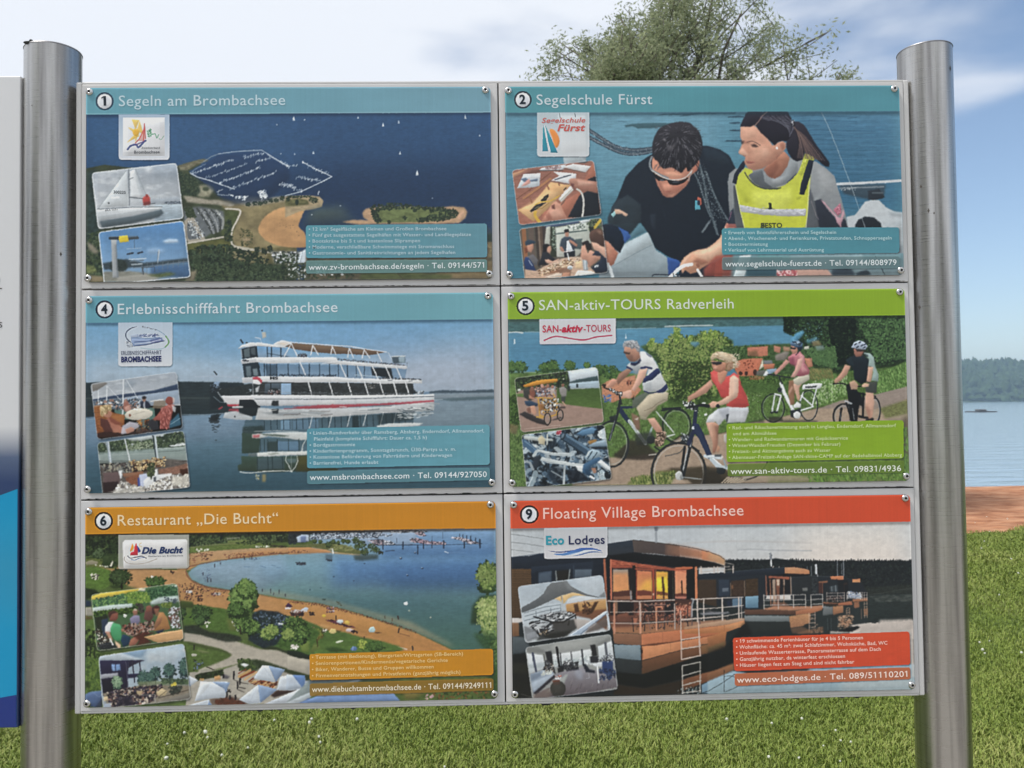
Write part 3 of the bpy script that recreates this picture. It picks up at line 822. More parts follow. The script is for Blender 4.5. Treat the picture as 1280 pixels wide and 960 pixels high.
 for x in range(290,505,24):s.L('#5f6c78',[(x,900-(x-290)*.2),(x+2,848-(x-290)*.06)],2.4,.8)
 s.L('#6b7782','250,872 345,862 505,840',2.5);s.L('#3a444d','290,870 350,866 350,888',3);s.L('#444d54','296,868 298,900',5)
 s.end_inset()
 s.V(*B)
 s.area('text_box','85,676 919,666 919,820 85,824',14,('#4f8a98','#5a8694','h'),1,5,(.03,60,20))
 s.area('contact_bar','85,836 919,830 919,886 85,895',12,'#67908f',.78,3)
 for i,(t,x1)in enumerate((('12 km² Segelfläche am Kleinen und Großen Brombachsee',733),('Fünf gut ausgestattete Segelhäfen mit Wasser- und Landliegeplätze',846),('Bootskräne bis 5 t und kostenlose Sliprampen',611),('Moderne, verschließbare Schwimmstege mit Stromanschluss',768),('Gastronomie- und Sanitäreinrichtungen an jedem Segelhafen',773))):
  y=701+27.2*i;s.TX('bullet_lettering','• '+t,98,y,x1,y-(x1-98)*.006,15,'#a9bfc7',.012)
 s.TX('contact_lettering','www.zv-brombachsee.de/segeln · Tel. 09144/571',98,880,906,868,25,'#cfd6d8',.008)
 return s
# ---- sheet 2: the sailing school, two people on a boat
def sheet2():
 s=Sheet(2)
 A=(625,95,3.691);B=(880,95,3.691);M1=(760,140,8);M2=(760,235,8);W1=(900,130,8);W2=(900,225,8)
 I1=(630,190,9.143);I2=(630,260,9.143)
 s.V(*A)
 s.F(('#56869c','#3a6d80'),'20,160 2000,150 2000,960 20,960')
 s.F(('#6a96aa','#5b8a9e'),'420,160 1000,160 1000,520 420,560',.6,40)
 s.F(('#3f6c8c','#2a5876'),'1300,160 2000,160 2000,640 1300,640',.85,50)
 s.F('#33606f','20,600 700,560 700,960 20,960',.5,60)
 s.tex('20,160 2000,150 2000,960 20,960',.10,60,4);s.tex('20,160 2000,150 2000,960 20,960',.05,14,2)
 s.V(*B)
 for y in range(190,620,22):s.L('#27506c',[(400+s.rg.uniform(0,90),y),(500+s.rg.uniform(0,60),y-4),(640+s.rg.uniform(0,200),y+2)],5,.35,1)
 for y in range(200,470,30):s.L('#5580a0',[(480+s.rg.uniform(0,120),y),(660+s.rg.uniform(0,100),y+3),(900,y-3)],4,.3,1)
 s.L('#2a4f66','660,198 700,194',5,.5)
 s.V(*M1)
 s.F('#34525b','170,140 240,125 400,115 640,118 640,140 480,165 300,172 240,150 180,158',.9,4);s.L('#6f9aac','240,150 280,160',6,.6)
 s.F('#2f4f5f','470,45 560,24 700,20 900,12 1280,10 1280,22 900,30 800,44 700,56 760,36 600,34',.85,3);s.L('#2f4f5f','110,100 190,104',6,.6)
 for y,a,b in((58,1200,1280),(118,1215,1280),(190,1220,1280),(296,1180,1280)):s.L('#27404e',[(a,y),(b,y+2)],10,.7)
 s.V(*W1)
 for y,a,b in((135,80,240),(195,95,200),(270,90,200),(375,40,230)):s.F('#22394a',[(a,y),((a+b)/2,y-9),(b,y-8),(b,y+8),((a+b)/2,y+8)],.8,2)
 s.V(*A)
 s.F('#a9b3b8','270,175 400,175 398,400 300,420',.95,1);s.F('#8d989f','372,360 402,372 398,392 384,380',.9,1)
 s.V(*M2)
 s.F(('#93a2a9','#7e8c93'),'-80,800 160,560 400,440 480,620 600,700 620,900 -90,900',1,2);s.F('#a3b0b5','160,560 400,440 440,560 200,720 40,770',.7,8)
 s.L('#6b7b85','30,790 300,640 440,570',6,.8);s.F('#6d7b83','350,880 560,740 600,880',.5,14);s.F('#4c7280','200,500 310,350 390,430 240,500 160,570',1,2);s.F('#32599a','100,390 200,450 230,490 160,560 130,470',1,3)
 s.V(*A)
 for t,w in(('412,252 470,290 540,330 620,345 710,336',17),('412,285 480,320 560,356 640,362 720,346',17)):
  s.L('#2c3a48',t,w,.95,1);s.L('#7c8890',t,w*.45,.55,1)
 s.S('#98a3a9 #1f2c38 #52606c','412,245 470,280 540,322 620,336 712,328 712,356 640,372 560,366 480,330 412,295',130,(1.4,2.6),1.8,.8,35)
 s.V(*M1)
 s.F(('#1b2531','#151d28'),'160,700 180,650 300,520 420,440 480,400 900,345 1000,345 1120,380 1210,440 1260,540 1290,600 1290,1000 1240,1250 1120,1290 1090,1400 900,1480 720,1500 590,1440 470,1360 420,1240 330,1110 60,1120 40,960 90,880',1,2,0)
 s.F('#232f3b','940,360 1060,365 1180,430 1240,540 1100,520 980,500',.8,14);s.F('#2a333c','100,870 250,880 330,1000 320,1110 180,1090 50,980',.9,8);s.F('#26313d','540,940 580,1100 570,1040',.8,6)
 s.V(*M2);s.F('#27323a','60,160 200,70 330,170 330,330 220,470 110,390 0,360 0,300',.95,6);s.F('#2b3440','420,270 480,260 470,420 430,380',.6,10)
 s.F(('#1c2430','#141b26'),'-80,370 40,360 100,390 150,480 160,560 120,650 60,600 0,530 -80,510',1,2)
 s.F(('#b7775f','#8f5a4a'),'-80,505 0,535 60,600 105,650 60,760 20,790 -60,840',1,2);s.F('#c58a70','-60,520 0,545 50,610 20,680 -50,640',.7,8)
 s.V(*A);s.F('#15202e','490,690 545,695 600,720 560,800 520,770 490,755',1,2);s.F('#2f5596','545,697 592,720 600,742 575,772 566,730',1,2)
 s.V(*M2);s.F('#d6ab90','70,215 110,215 150,235 200,265 185,290 140,262 90,262 70,270',.9,2);s.F('#8fc0c4','35,270 70,230 80,265 55,300',.9,1)
 s.F('#4d94a8','870,120 900,135 925,215 870,222');s.F('#b25a48','895,90 930,110 935,165 915,180 890,130',1,1);s.E('#243040',905,150,16,26)
 s.F(('#2c4d8e','#24407a'),'590,690 700,720 730,760 640,880 600,880',1,2);s.F('#1a2431','720,780 1070,740 1060,900 690,900',1,2)
 s.L('#2c3540','440,880 470,862 600,866 640,870',12,1,1)
 for t,w in(('905,-260 950,-100 1000,180 1050,330 1090,460',34),('860,-150 920,-20 990,220 1040,300',22),('980,-160 1040,20 1120,200 1200,330',26)):
  s.L('#28343e',t,w,.9,1);s.L('#66737a',t,w*.5,.7,1)
 s.S('#8b969a #1f2a34 #4b5861','890,-260 960,-240 1010,-100 1060,60 1200,320 1170,360 1080,300 1100,470 1040,380 960,120 880,-60',260,(3.5,7),1.7,.7,65)
 s.L('#4f5a62','1010,340 940,440',24,.95);s.L('#7b858a','1005,350 945,435',8,.7)
 s.V(*M1)
 s.F(('#b98068','#b07360'),'450,470 500,430 700,430 880,480 912,500 900,560 862,610 830,640 800,720 740,780 660,850 600,858 555,840 520,780 490,720 470,640 445,560',1,2,1)
 s.F('#8d5a4c','470,640 500,700 530,780 560,840 600,858 570,800 520,700',.7,8);s.F('#cf977b','560,610 640,600 760,640 700,660 600,650',.8,8);s.F('#c58870','540,720 620,730 650,770 600,800 560,780',.9,8)
 s.F('#93574b','560,800 600,792 640,790 610,812',.9,3);s.F('#d3a08a','590,838 640,835 680,810 640,852',.6,5);s.F('#a86a58','640,740 760,700 800,690 740,770 680,820',.6,10)
 s.F('#a36453','862,560 905,490 915,520 890,590 862,612',1,3)
 s.F(('#2e2d33','#1c1d24'),'448,330 470,250 520,170 600,130 700,105 800,110 850,140 910,200 940,280 946,350 930,430 900,500 850,560 800,600 780,560 740,610 690,590 640,560 560,570 520,540 500,500 470,480 450,430',1,2,1)
 for i in range(260):
  x,y=s.rg.uniform(480,910),s.rg.uniform(150,560);dx,dy=x-700,y-230
  l=math.hypot(dx,dy)+1;k=s.rg.uniform(20,46)
  c=s.rg.choice(['#65636a','#85828a','#17181e','#4c4a50','#15161b'])
  s.L(c,[(x,y),(x+dx/l*k,y+dy/l*k+8)],s.rg.uniform(3,8),.55)
 s.E('#a9a4a8',570,285,18,10,30,.6,6);s.F('#77747a','590,330 640,350 700,290 650,380 600,400',.5,8)
 s.L('#7b8186','440,455 420,520 440,580 520,630 600,665',20,.95,1);s.F('#15181d','450,610 520,650 600,680 720,690 800,660 760,710 690,735 620,728 590,690 540,695 490,680',1,1,1)
 s.L('#b9b6b2','440,590 520,640 600,675 700,680 780,655 840,590',11,.95,1);s.E('#6c7076',540,686,22,8,15,.8,3);s.E('#454b55',680,705,36,9,-8,.8,3)
 s.L('#9a9896','800,690 835,610',10,.8)
 s.V(*M2)
 s.F(('#c89a80','#b98468'),'1180,350 1290,370 1290,700 1150,690 1080,700 1000,760 930,800 880,840 820,855 770,820 740,850 725,800 715,760 760,690 830,640 900,615 980,605 1060,550 1110,500',1,2,0)
 s.F('#e0b79b','840,650 980,612 1080,560 1130,510 1140,620 1060,700 960,720 900,690',.7,14);s.F('#8f5e4c','840,740 880,700 960,715 1000,740 920,770 900,750',.85,6);s.F('#7c4e40','870,760 900,745 915,780 890,790',.8,4)
 s.F('#d9ad92','720,760 800,660 840,660 770,750 740,850',.7,5);s.L('#a06c58','790,800 850,760',6,.7);s.L('#a06c58','820,840 900,790',6,.7);s.F('#9a4f45','1180,350 1270,380 1200,400',.6,6);s.F('#8f4a3e','1070,740 1150,690 1290,690 1290,900 1055,900',1,3)
 s.L('#dcdad6','610,895 700,810 760,775 830,762',34,1,1);s.L('#d4d2cd','890,815 930,880',26,1);s.S('#c7c8c8 #2b333d','640,850 710,850 710,885 640,885',16,(4,9),1.6)
 s.L('#b9c0c2','0,760 30,820 50,900',30,.95)
 s.V(*W1)
 s.F(('#8d9194','#6d7276'),'150,650 90,700 75,780 80,960 100,1200 260,1340 860,1340 1290,1320 1250,1150 1200,960 1130,720 1040,640 950,580 690,540 420,650 250,640',1,2,0)
 s.F('#7b8083','890,960 980,920 1060,860 1000,960 960,1120 900,1200',.7,14);s.F('#9a9d9f','960,640 1060,680 1130,800 1100,900 1000,860',.6,20)
 s.F('#4d5359','270,700 440,660 520,760 560,840 440,860 330,800',.9,10);s.F('#7e8488','420,660 520,750 640,720 690,560 770,560 770,680 660,800 520,840 440,780',1,4);s.F('#989c9f','500,760 640,730 600,800 520,800',.6,8);s.F('#2b323b','660,790 760,690 770,730 690,820',.9,3)
 s.V(*W2)
 s.F(('#2a2f3b','#20252f'),'930,210 1000,190 1050,280 1130,370 1170,430 1230,380 1260,480 1260,600 990,600 960,420',1,3);s.F('#4b5056','880,60 930,200 970,420 980,500 840,500 850,300',.9,6);s.L('#a08f97','900,210 950,360 975,400',5,.5)
 s.F('#b98a96','990,195 1060,280 1140,370 1150,420 1195,480 1195,440 1230,330 1215,290 1190,380 1160,370 1070,270 1030,220',.9,3);s.F('#a85d70','1120,300 1190,230 1200,330 1160,360',.95,3);s.S('#c9939f #8b4a5c','1130,290 1190,240 1195,320 1160,345',30,(4,9),1.5,.7)
 s.F(('#3c4147','#4f5459'),'130,60 160,60 250,480 140,480',1,3);s.F('#202938','75,380 100,320 130,280 150,470 80,470',.9,4);s.L('#a0607a','85,400 110,320',8,.6);s.F('#a05a50','50,440 150,440 160,480 60,490',.8,4)
 s.V(*W1)
 s.F(('#b9bf45','#b3b92f'),'150,800 175,720 250,640 320,665 320,690 275,720 320,790 420,845 540,850 640,815 720,750 770,690 800,620 840,500 935,520 930,560 895,700 885,860 860,1130 835,1240 830,1340 262,1340 180,1000',1,1)
 s.F('#c9cf5c','300,870 520,880 700,850 720,960 620,1120 360,1080',.6,26);s.F('#a3aa34','160,830 230,860 300,960 250,1000',.6,12);s.F('#a0a632','840,640 900,720 880,850 820,900',.5,10);s.F('#8f9728','260,1290 380,1200 460,1330',.35,20)
 s.L('#ccd08a','152,820 200,1080 262,1335',10,.8);s.L('#ccd08a','888,720 862,1080 836,1330',10,.8)
 s.L('#2a323b','245,690 280,750 340,810 430,848 540,852 600,842',12,.9,1)
 s.F('#aab03a','800,640 850,500 935,520 935,560 880,570 810,720 770,700',.8,2);s.S('#8c9430 #d6da78','780,690 850,500 930,530',24,(4,9),2,.5,-60)
 s.F('#1d2431','880,560 930,570 895,720 830,912 782,905 800,800 850,640',1,1);s.F('#1d2431','120,790 140,700 230,570 255,590 240,640 185,700 160,808',1,1)
 s.F('#a3aa34','740,920 780,910 810,935 760,960',.8,3)
 s.V(*W2);s.F(('#aeb0b4','#a4a5ab'),'185,250 300,270 430,295 850,290 845,350 830,362 600,362 420,350 205,320',1,1);s.S('#8f9198 #c2c3c8','200,260 840,300 830,355 220,315',50,(5,12),2.5,.5,0)
 s.F('#232a22','478,228 505,228 512,290 548,296 440,290 482,282',1,1)
 s.F('#3a4130','400,432 440,432 440,444 412,446 412,452 440,452 440,464 412,466 412,474 436,478 400,482',1,0)
 s.TX('vest_lettering','BESTO',402,480,612,478,46,'#3a4130',.03)
 s.V(*W1)
 s.F(('#a8735c','#935e4b'),'430,660 560,500 640,480 690,540 670,620 600,720 540,752 480,730',1,3);s.F('#7d4d3e','440,650 520,600 560,560 580,640 520,740 470,720',.7,12)
 s.F(('#bb8a74','#b27c66'),'205,235 330,210 460,330 520,420 580,390 620,375 655,400 650,450 620,490 570,545 500,600 420,650 330,668 280,650 250,610 240,580 250,545 235,520 190,505 185,480 205,440 225,390 200,330',1,2,0)
 s.F('#c9987f','290,400 460,420 500,500 420,580 330,560 290,480',.6,26);s.F('#d0a187','215,250 330,230 380,320 260,350',.5,20);s.F('#a06a56','420,620 540,540 560,470 570,540 500,600',.6,10)
 s.F('#8f5d4c','215,380 260,375 300,385 290,400 250,400 235,400',.6,5);s.F('#5f463f','302,412 340,400 388,432 360,442 322,438',.8,4);s.F('#2e2426','312,418 342,410 376,430 345,430',.8,3);s.F('#a06e5a','250,430 300,450 330,500 280,500',.35,12);s.F('#d3a78f','400,450 470,440 490,510 430,540',.5,18);s.L('#3a2b2a','270,385 330,380 400,420',7,.7,1);s.F('#3a2b2c','205,380 240,370 235,400 215,410',.7,4)
 s.F('#cda089','190,490 215,440 240,460 270,500 280,520 240,525',.8,5);s.F('#7c4d42','215,515 260,522 240,532',.7,3);s.F('#8b4f48','255,572 320,580 350,588 290,604 262,596',.9,3);s.F('#b98070','262,600 320,606 300,622',.6,5)
 s.F('#9a6552','590,400 630,390 645,430 620,470 600,440',.8,6);s.E('#dadada',566,446,11,14);s.F('#8f5e4d','555,520 590,505 560,560',.7,4)
 s.F(('#262430','#1d1d28'),'200,232 220,180 260,100 280,80 670,80 700,130 722,200 735,260 720,340 690,370 655,380 620,372 580,385 540,420 480,360 400,290 350,215 300,235',1,2,0)
 s.F(('#2b2832','#1b1b26'),'720,180 780,180 840,220 900,320 960,420 1020,500 1080,580 1085,630 1040,630 960,560 900,520 840,490 820,560 770,580 720,560 680,500 655,440 660,380 700,340',1,2,0)
 s.L('#8b6e66','470,85 420,130 385,180 345,225',11,.8,1)
 for i in range(120):
  t=s.rg.rand();x0=400+t*260
  s.L(s.rg.choice(['#5a5b6c','#44444f','#15151d','#727280']),[(x0,110+s.rg.uniform(0,60)),(x0+80,160+t*60),(690,200+t*140)],s.rg.uniform(3,6),.4,1)
  q=s.rg.rand();s.L(s.rg.choice(['#6b5754','#4c3f40','#15151d','#86695f']),[(735,210+40*q),(780+70*q,330+60*(1-q)),(740+300*q,540+30*q)],s.rg.uniform(3,6),.4,1)
 s.S('#b9babf #14141a','705,165 740,170 745,230 720,230',14,(4,8),1.4,.9)
 s.V(*B)
 s.F('#34404a','612,500 830,500 820,560 770,575 640,545',.8,4);s.L('#b4b9bd','610,500 740,494 905,484',12,1);s.L('#6f7b84','620,520 820,512',7,.9);s.S('#c2c6c8','625,515 700,512 690,530 625,530',20,(1.5,3))
 s.F('#252d36','748,530 800,520 826,560 776,576 750,570',1,2);s.L('#4f5a62','770,540 815,540',8,.8)
 s.F(('#b0b6ba','#9aa2a7'),'650,650 690,640 712,612 735,580 772,572 800,574 830,606 870,626 910,630 912,760 910,935 560,935 560,800 655,700',1,1);s.F('#8b9499','820,690 912,660 912,935 790,935',.7,12);s.F('#7d888f','840,620 910,632 900,650 850,645',.5,5)
 s.F('#1d242c','688,690 702,664 735,648 775,652 805,678 812,702 690,702',1,1);s.L('#a9b0b4','860,700 910,690',3);s.F('#5f6b73','880,780 912,770 912,935 860,935',.6,8)
 s.L('#a8b2b8','540,172 580,260 640,420 690,560 735,700 800,880 820,930',2.4,.85,1)
 s.F(('#5d7f88','#6d8187'),'80,815 910,815 910,935 80,935',1,2)
 s.F('#8a4238','-5,890 50,830 130,820 120,935 -5,935',.9,5);s.F('#bcc9cc','160,830 215,822 190,900 175,935 128,935',1,2);s.F('#2c4854','190,880 330,880 330,935 190,935',.9,4);s.F('#4f8f8c','240,826 400,835 380,860 260,850',.7,6)
 s.F('#8d9aa0','390,830 650,825 640,870 400,890',.8,6);s.F('#b08a7c','330,900 430,890 560,890 600,935 330,935',1,3);s.S('#b05a60 #8f3f48 #d0a8a8','330,900 420,895 420,930 335,930',30,(4,8),1.8);s.F('#2a3641','580,890 660,870 700,935 580,935',.9,4)
 s.F('#222c35','690,905 740,890 760,910 700,930',.9,3);s.F('#a8b4b8','640,830 720,826 740,890 660,880',.8,5);s.L('#222c35','780,830 830,930',3)
 s.V(0,0,1);s.F('#1b3440','630,141 1130,139 1130,144 630,146',.55,1.5)
 s.area('title_bar','630,107 1130,106 1130,139.6 630,141.4',0,('#4f8a94','#4c8592','h'),n=(.03,60,20))
 s.V(*A);s.badge(2,109,113,41,'#22303c');s.TX('title_lettering','Segelschule Fürst',173,137,706,134,47,'#bcc9cf',.004)
 s.area('logo','175,172 414,172 414,374 175,374',[0,0,16,16],('#b7c2c8','#cdd0d3'),.93,4)
 s.F('#dadbdc','270,185 400,185 405,350 285,360',.4,6);s.L('#3a4a55','278,176 281,196',3);s.L('#3a4a55','348,176 352,192',3)
 s.F(('#2f8f9a','#2c7f95'),'203,226 226,350 198,350 ');s.F(('#2f8f9a','#2c7f95'),'212,230 240,290 270,358 235,356',1);s.L('#d5dadc','210,232 222,300 236,352',3)
 s.F('#d98846','232,252 250,250 270,275 278,305 268,332 256,328 244,290',1,1,1)
 s.TX('logo_lettering','Segelschule',196,220,398,218,22,'#b8605a',.02,.25);s.TX('logo_lettering','Fürst',268,258,398,257,30,'#b8554f',.03,.25)
 s.V(*A);s.inset('59,437 434,392 470,641 92,690',18)
 s.V(*I1)
 s.F(('#8b5f52','#9a6250'),'80,90 1150,90 1150,860 80,860',n=(.12,60,8))
 s.F('#b98a68','110,250 300,190 110,300',.9,2);s.F('#6b4a42','130,300 330,210 400,200 420,240 230,270',.8,4);s.F('#a06450','1030,110 1060,120 1080,260 960,340 720,780 430,830 450,700 700,560 850,470',1,3)
 s.F(('#c79a6b','#c99c66'),'165,665 330,600 540,350 720,380 800,360 720,430 640,520 480,680 345,800',1,2);s.F('#d5ad7c','180,670 330,570 500,450 640,460 560,560 420,700 340,780',.6,14)
 s.L('#a8734f','230,535 400,415 540,310',24,1);s.L('#6d4636','240,552 410,432 545,328',7,.7)
 for a in('500,380 520,430','630,345 638,385','305,530 325,580'):s.L('#8f5f45',a,20,.95)
 s.L('#6d4636','150,545 330,420 420,340 545,240',9,.9)
 s.F('#b9c0c6','160,420 230,260 425,248 412,390 350,410');s.F('#ced2d6','225,262 425,250 420,300 240,310',.9,1);s.F('#4b5f78','195,315 260,300 300,330 390,310 390,340 240,350',.9,4);s.F('#c98d80','205,400 270,330 300,310 310,360 260,390',.9,4)
 s.F('#c0c3c7','405,215 440,190 720,148 690,205 560,218');s.L('#3f3d40','410,222 680,214',10,.8);s.S('#7a6a6e #a58a88','480,190 660,165 640,200 500,205',20,(6,14),2)
 s.F('#cbcdd0','545,330 640,280 570,230 830,255 830,300 760,370');s.F('#c7c8c8','680,180 790,140 1000,170 940,238');s.L('#5f5450','690,195 930,240',10,.8);s.L('#5f5450','540,340 745,378',10,.7);s.F('#2a3d49','830,130 980,108 930,136',.9,2)
 s.L('#3a4452','590,322 680,295 770,268',13,1);s.L('#d0d3d6','740,265 800,260',5,.6)
 s.F('#1b2129','735,750 870,500 980,440 960,320 1060,280 1110,730 900,760',1,2)
 s.F(('#a97a68','#8f6050'),'750,320 780,305 850,310 900,320 1065,345 1075,480 980,455 900,450 850,425 800,450 775,420 760,360',1,2);s.F('#7a4a42','750,330 800,390 830,440 790,450 755,370',.7,6);s.F('#c69a86','840,330 960,345 1050,370 960,390 860,390',.7,8);s.F('#5f3a38','770,360 810,370 800,410 775,400',.8,5)
 s.L('#c2bfb8','840,430 890,470 915,560 910,680 900,735',22,1,1);s.L('#8f8b84','852,440 900,480 925,560 920,680',5,.6,1)
 s.F('#cfccc4','630,545 690,470 770,390 800,440 740,500 660,580',1,2);s.L('#8a857c','650,560 790,420',6,.7);s.L('#e0ded8','670,500 760,410',8,.8);s.L('#6b5548','660,610 700,560',14,.9)
 s.F(('#bd8a74','#a9725e'),'430,800 500,690 560,590 600,565 650,600 690,690 735,770 560,800',1,2);s.F('#d0a08a','520,690 590,640 650,660 680,740 560,760',.6,14);s.F('#5a3530','550,620 585,600 590,660 555,655',.85,5);s.F('#8a5446','480,720 520,690 560,770 500,780',.6,8)
 s.F('#1e2124','425,565 470,510 515,487 520,510 490,560 440,575',1,1);s.F('#6b6440','450,560 490,520 500,530',.8,3);s.F('#23262c','300,680 370,610 440,590 490,580 440,620 380,660 320,695',1,1);s.F('#c9b46a','340,660 400,625 430,620 380,650',.6,3)
 s.L('#c9a23a','360,610 440,575 520,570 620,520 640,505',12,.95,1);s.L('#c9a23a','370,690 360,720 385,770 420,810',34,.95,1);s.L('#8a6a24','385,660 440,650 520,590',8,.8)
 s.L('#1b1e22','690,440 715,415',12)
 s.end_inset()
 s.V(*A);s.inset('92,708 470,655 500,906 118,944',[18,18,18,2])
 s.V(*I2)
 s.F(('#4f4a42','#59534a'),'150,90 1250,90 1250,850 150,850');s.F('#3b4f6e','420,215 860,150 870,178 430,245',.9,4)
 for x,c,w in((250,'#8f5d3c',46),(330,'#5d5048',60),(395,'#3a322e',36),(420,'#776658',22),(450,'#544439',40),(480,'#3a3231',40)):s.L(c,[(x-20,210),(x+14,660)],w,.9)
 s.F('#aeb0a6','490,220 540,215 530,430 470,410',.95,3);s.F('#2b3328','535,220 580,215 610,560 540,560',.9,4);s.S('#8b9a88 #55645a','560,215 610,220 600,500 560,440',40,(6,14))
 s.F(('#a4aba2','#b5b6ac'),'590,230 980,160 990,360 1000,400 830,560 610,560 600,320',1,3);s.S('#c9cdc9 #d3d6d2 #5d6b62','730,200 900,175 930,240 760,260',60,(8,16));s.L('#4a5a58','590,300 760,280 950,258',18,.9);s.F('#3b4a4c','820,360 900,350 890,470 815,470',.9,3)
 s.S('#3e4a3a #5a6a50 #74805f #2a342c','930,140 1120,130 1130,250 980,270',80,(8,18));s.L('#c2a53a','1040,225 1110,140',34,.95);s.F('#c5ccce','860,150 1000,120 980,160 900,185',.9,4);s.F('#1f2422','980,220 1030,215 1025,270 985,280',.9,3)
 s.F('#35404c','645,420 660,360 700,330 760,330 820,370 850,430 810,470 812,560 700,560 690,500 650,480',1,2);s.F('#c5cbd0','725,380 745,370 790,480 770,500 715,495',1,1);s.F('#a87864','700,270 745,268 750,310 735,335 705,325',1,2);s.F('#1f1f22','690,262 710,244 745,246 752,275 700,285',1,1)
 s.F('#a87864','750,360 790,380 845,420 840,445 800,425 755,385',1,2);s.F('#a87864','645,450 665,440 700,500 780,490 700,515 655,490',1,2);s.F('#1c2028','690,510 815,495 818,560 700,570',1,2);s.L('#d3d6d8','690,505 800,490',8)
 s.F(('#31333a','#1c2027'),'440,540 460,430 500,415 540,440 540,480 520,520 560,560 600,590 500,650 400,655',1,3);s.F('#b98a74','505,440 540,435 548,480 530,520 500,505 495,470',1,2);s.F('#1d1b1f','450,430 500,412 535,425 500,450 490,500 455,510',1,2);s.F('#c59a84','470,590 520,590 560,610 640,580 620,610 540,640 490,630',1,2)
 s.F('#2a3a4a','250,420 250,385 290,365 340,372 375,395 330,420 270,440',1,2);s.F('#b07e68','270,430 340,410 345,460 320,510 270,500',1,2);s.F('#6b3a2c','240,460 270,450 285,500 255,520',.9,3)
 s.F('#5b5a5e','260,560 340,530 400,600 380,660 300,640',1,4);s.F(('#263a66','#1f3158'),'235,620 250,560 290,570 340,640 375,720 320,730 250,700',1,2);s.L('#b9bfc6','290,600 330,660',7)
 s.F(('#c2a590','#b3937c'),'245,700 370,720 480,660 660,580 760,560 900,560 1000,690 1050,740 860,800 250,820',1,4,n=(.15,30,10))
 s.F('#9c6f54','510,760 540,700 640,680 700,670 680,720 600,740',1,2);s.F('#7c5a48','600,700 690,670 780,680 760,780 680,780',.8,4);s.F('#b7836a','680,740 760,735 740,790 670,785',1,2);s.F('#c9bcae','470,790 600,750 670,745 660,775 520,800',.9,3);s.F('#cfcac2','800,790 850,710 1000,720 1060,745 900,790',1,2)
 s.S('#8a6a4c #cdb08c #e0d2bc #5b4030','390,720 520,660 700,600 850,570 900,640 760,660 560,720 420,780',110,(7,16),1.8,.8,-15);s.F('#d8b98e','820,620 890,600 900,690 820,690',.9,3)
 s.F('#8f9aa0','900,570 955,560 965,710 915,715',1,2);s.L('#d5d9da','925,570 935,700',10,.8);s.E('#c9ced2',760,680,30,24);s.E('#8d979d',760,690,24,12);s.L('#e4e6e6','730,520 750,600',14,.8)
 s.F('#231f22','890,400 960,370 1000,420 1010,490 960,480 910,450',1,3);s.F(('#c0927c','#a87662'),'880,560 890,440 930,420 960,520 990,480 1110,540 1100,580 1000,660 970,680 960,600 900,590',1,2);s.F(('#28303f','#1d2736'),'1010,540 1050,490 1120,480 1180,540 1195,720 1120,740 1050,735 1005,680 1100,600 1110,550',1,2)
 s.F(('#5a4238','#3f2e2a'),'980,310 1010,260 1080,235 1120,250 1140,300 1150,430 1100,440 1060,400 1000,380',1,3,1);s.F('#c99c86','1000,390 1060,400 1120,440 1160,450 1170,580 1130,540 1090,500 1030,470',.95,3);s.F('#8a6a58','1060,260 1110,260 1130,310 1090,300',.7,6);s.S('#cdd3d6','1040,650 1080,640 1080,675 1040,675',8,(5,9),2)
 s.end_inset()
 s.V(*B)
 s.area('text_box','80,703 889,697 889,813 80,822',14,('#4a8793','#487f8d','h'),1,5,(.03,60,20))
 s.area('contact_bar','80,835 889,828 889,884 80,893',12,'#6f8f92',.62,3)
 for i,(t,x1)in enumerate((('Erwerb von Bootsführerschein und Segelschein',602),('Abend-, Wochenend- und Ferienkurse, Privatstunden, Schnuppersegeln',855),('Bootsvermietung',290),('Verkauf von Lehrmaterial und Ausrüstung',546))):
  y=731+26.6*i;s.TX('bullet_lettering','• '+t,93,y,x1,y-(x1-93)*.005,15,'#a9c6ca',.012)
 s.TX('contact_lettering','www.segelschule-fuerst.de · Tel. 09144/808979',95,879,876,870,25,'#ced6d8',.008)
 return s
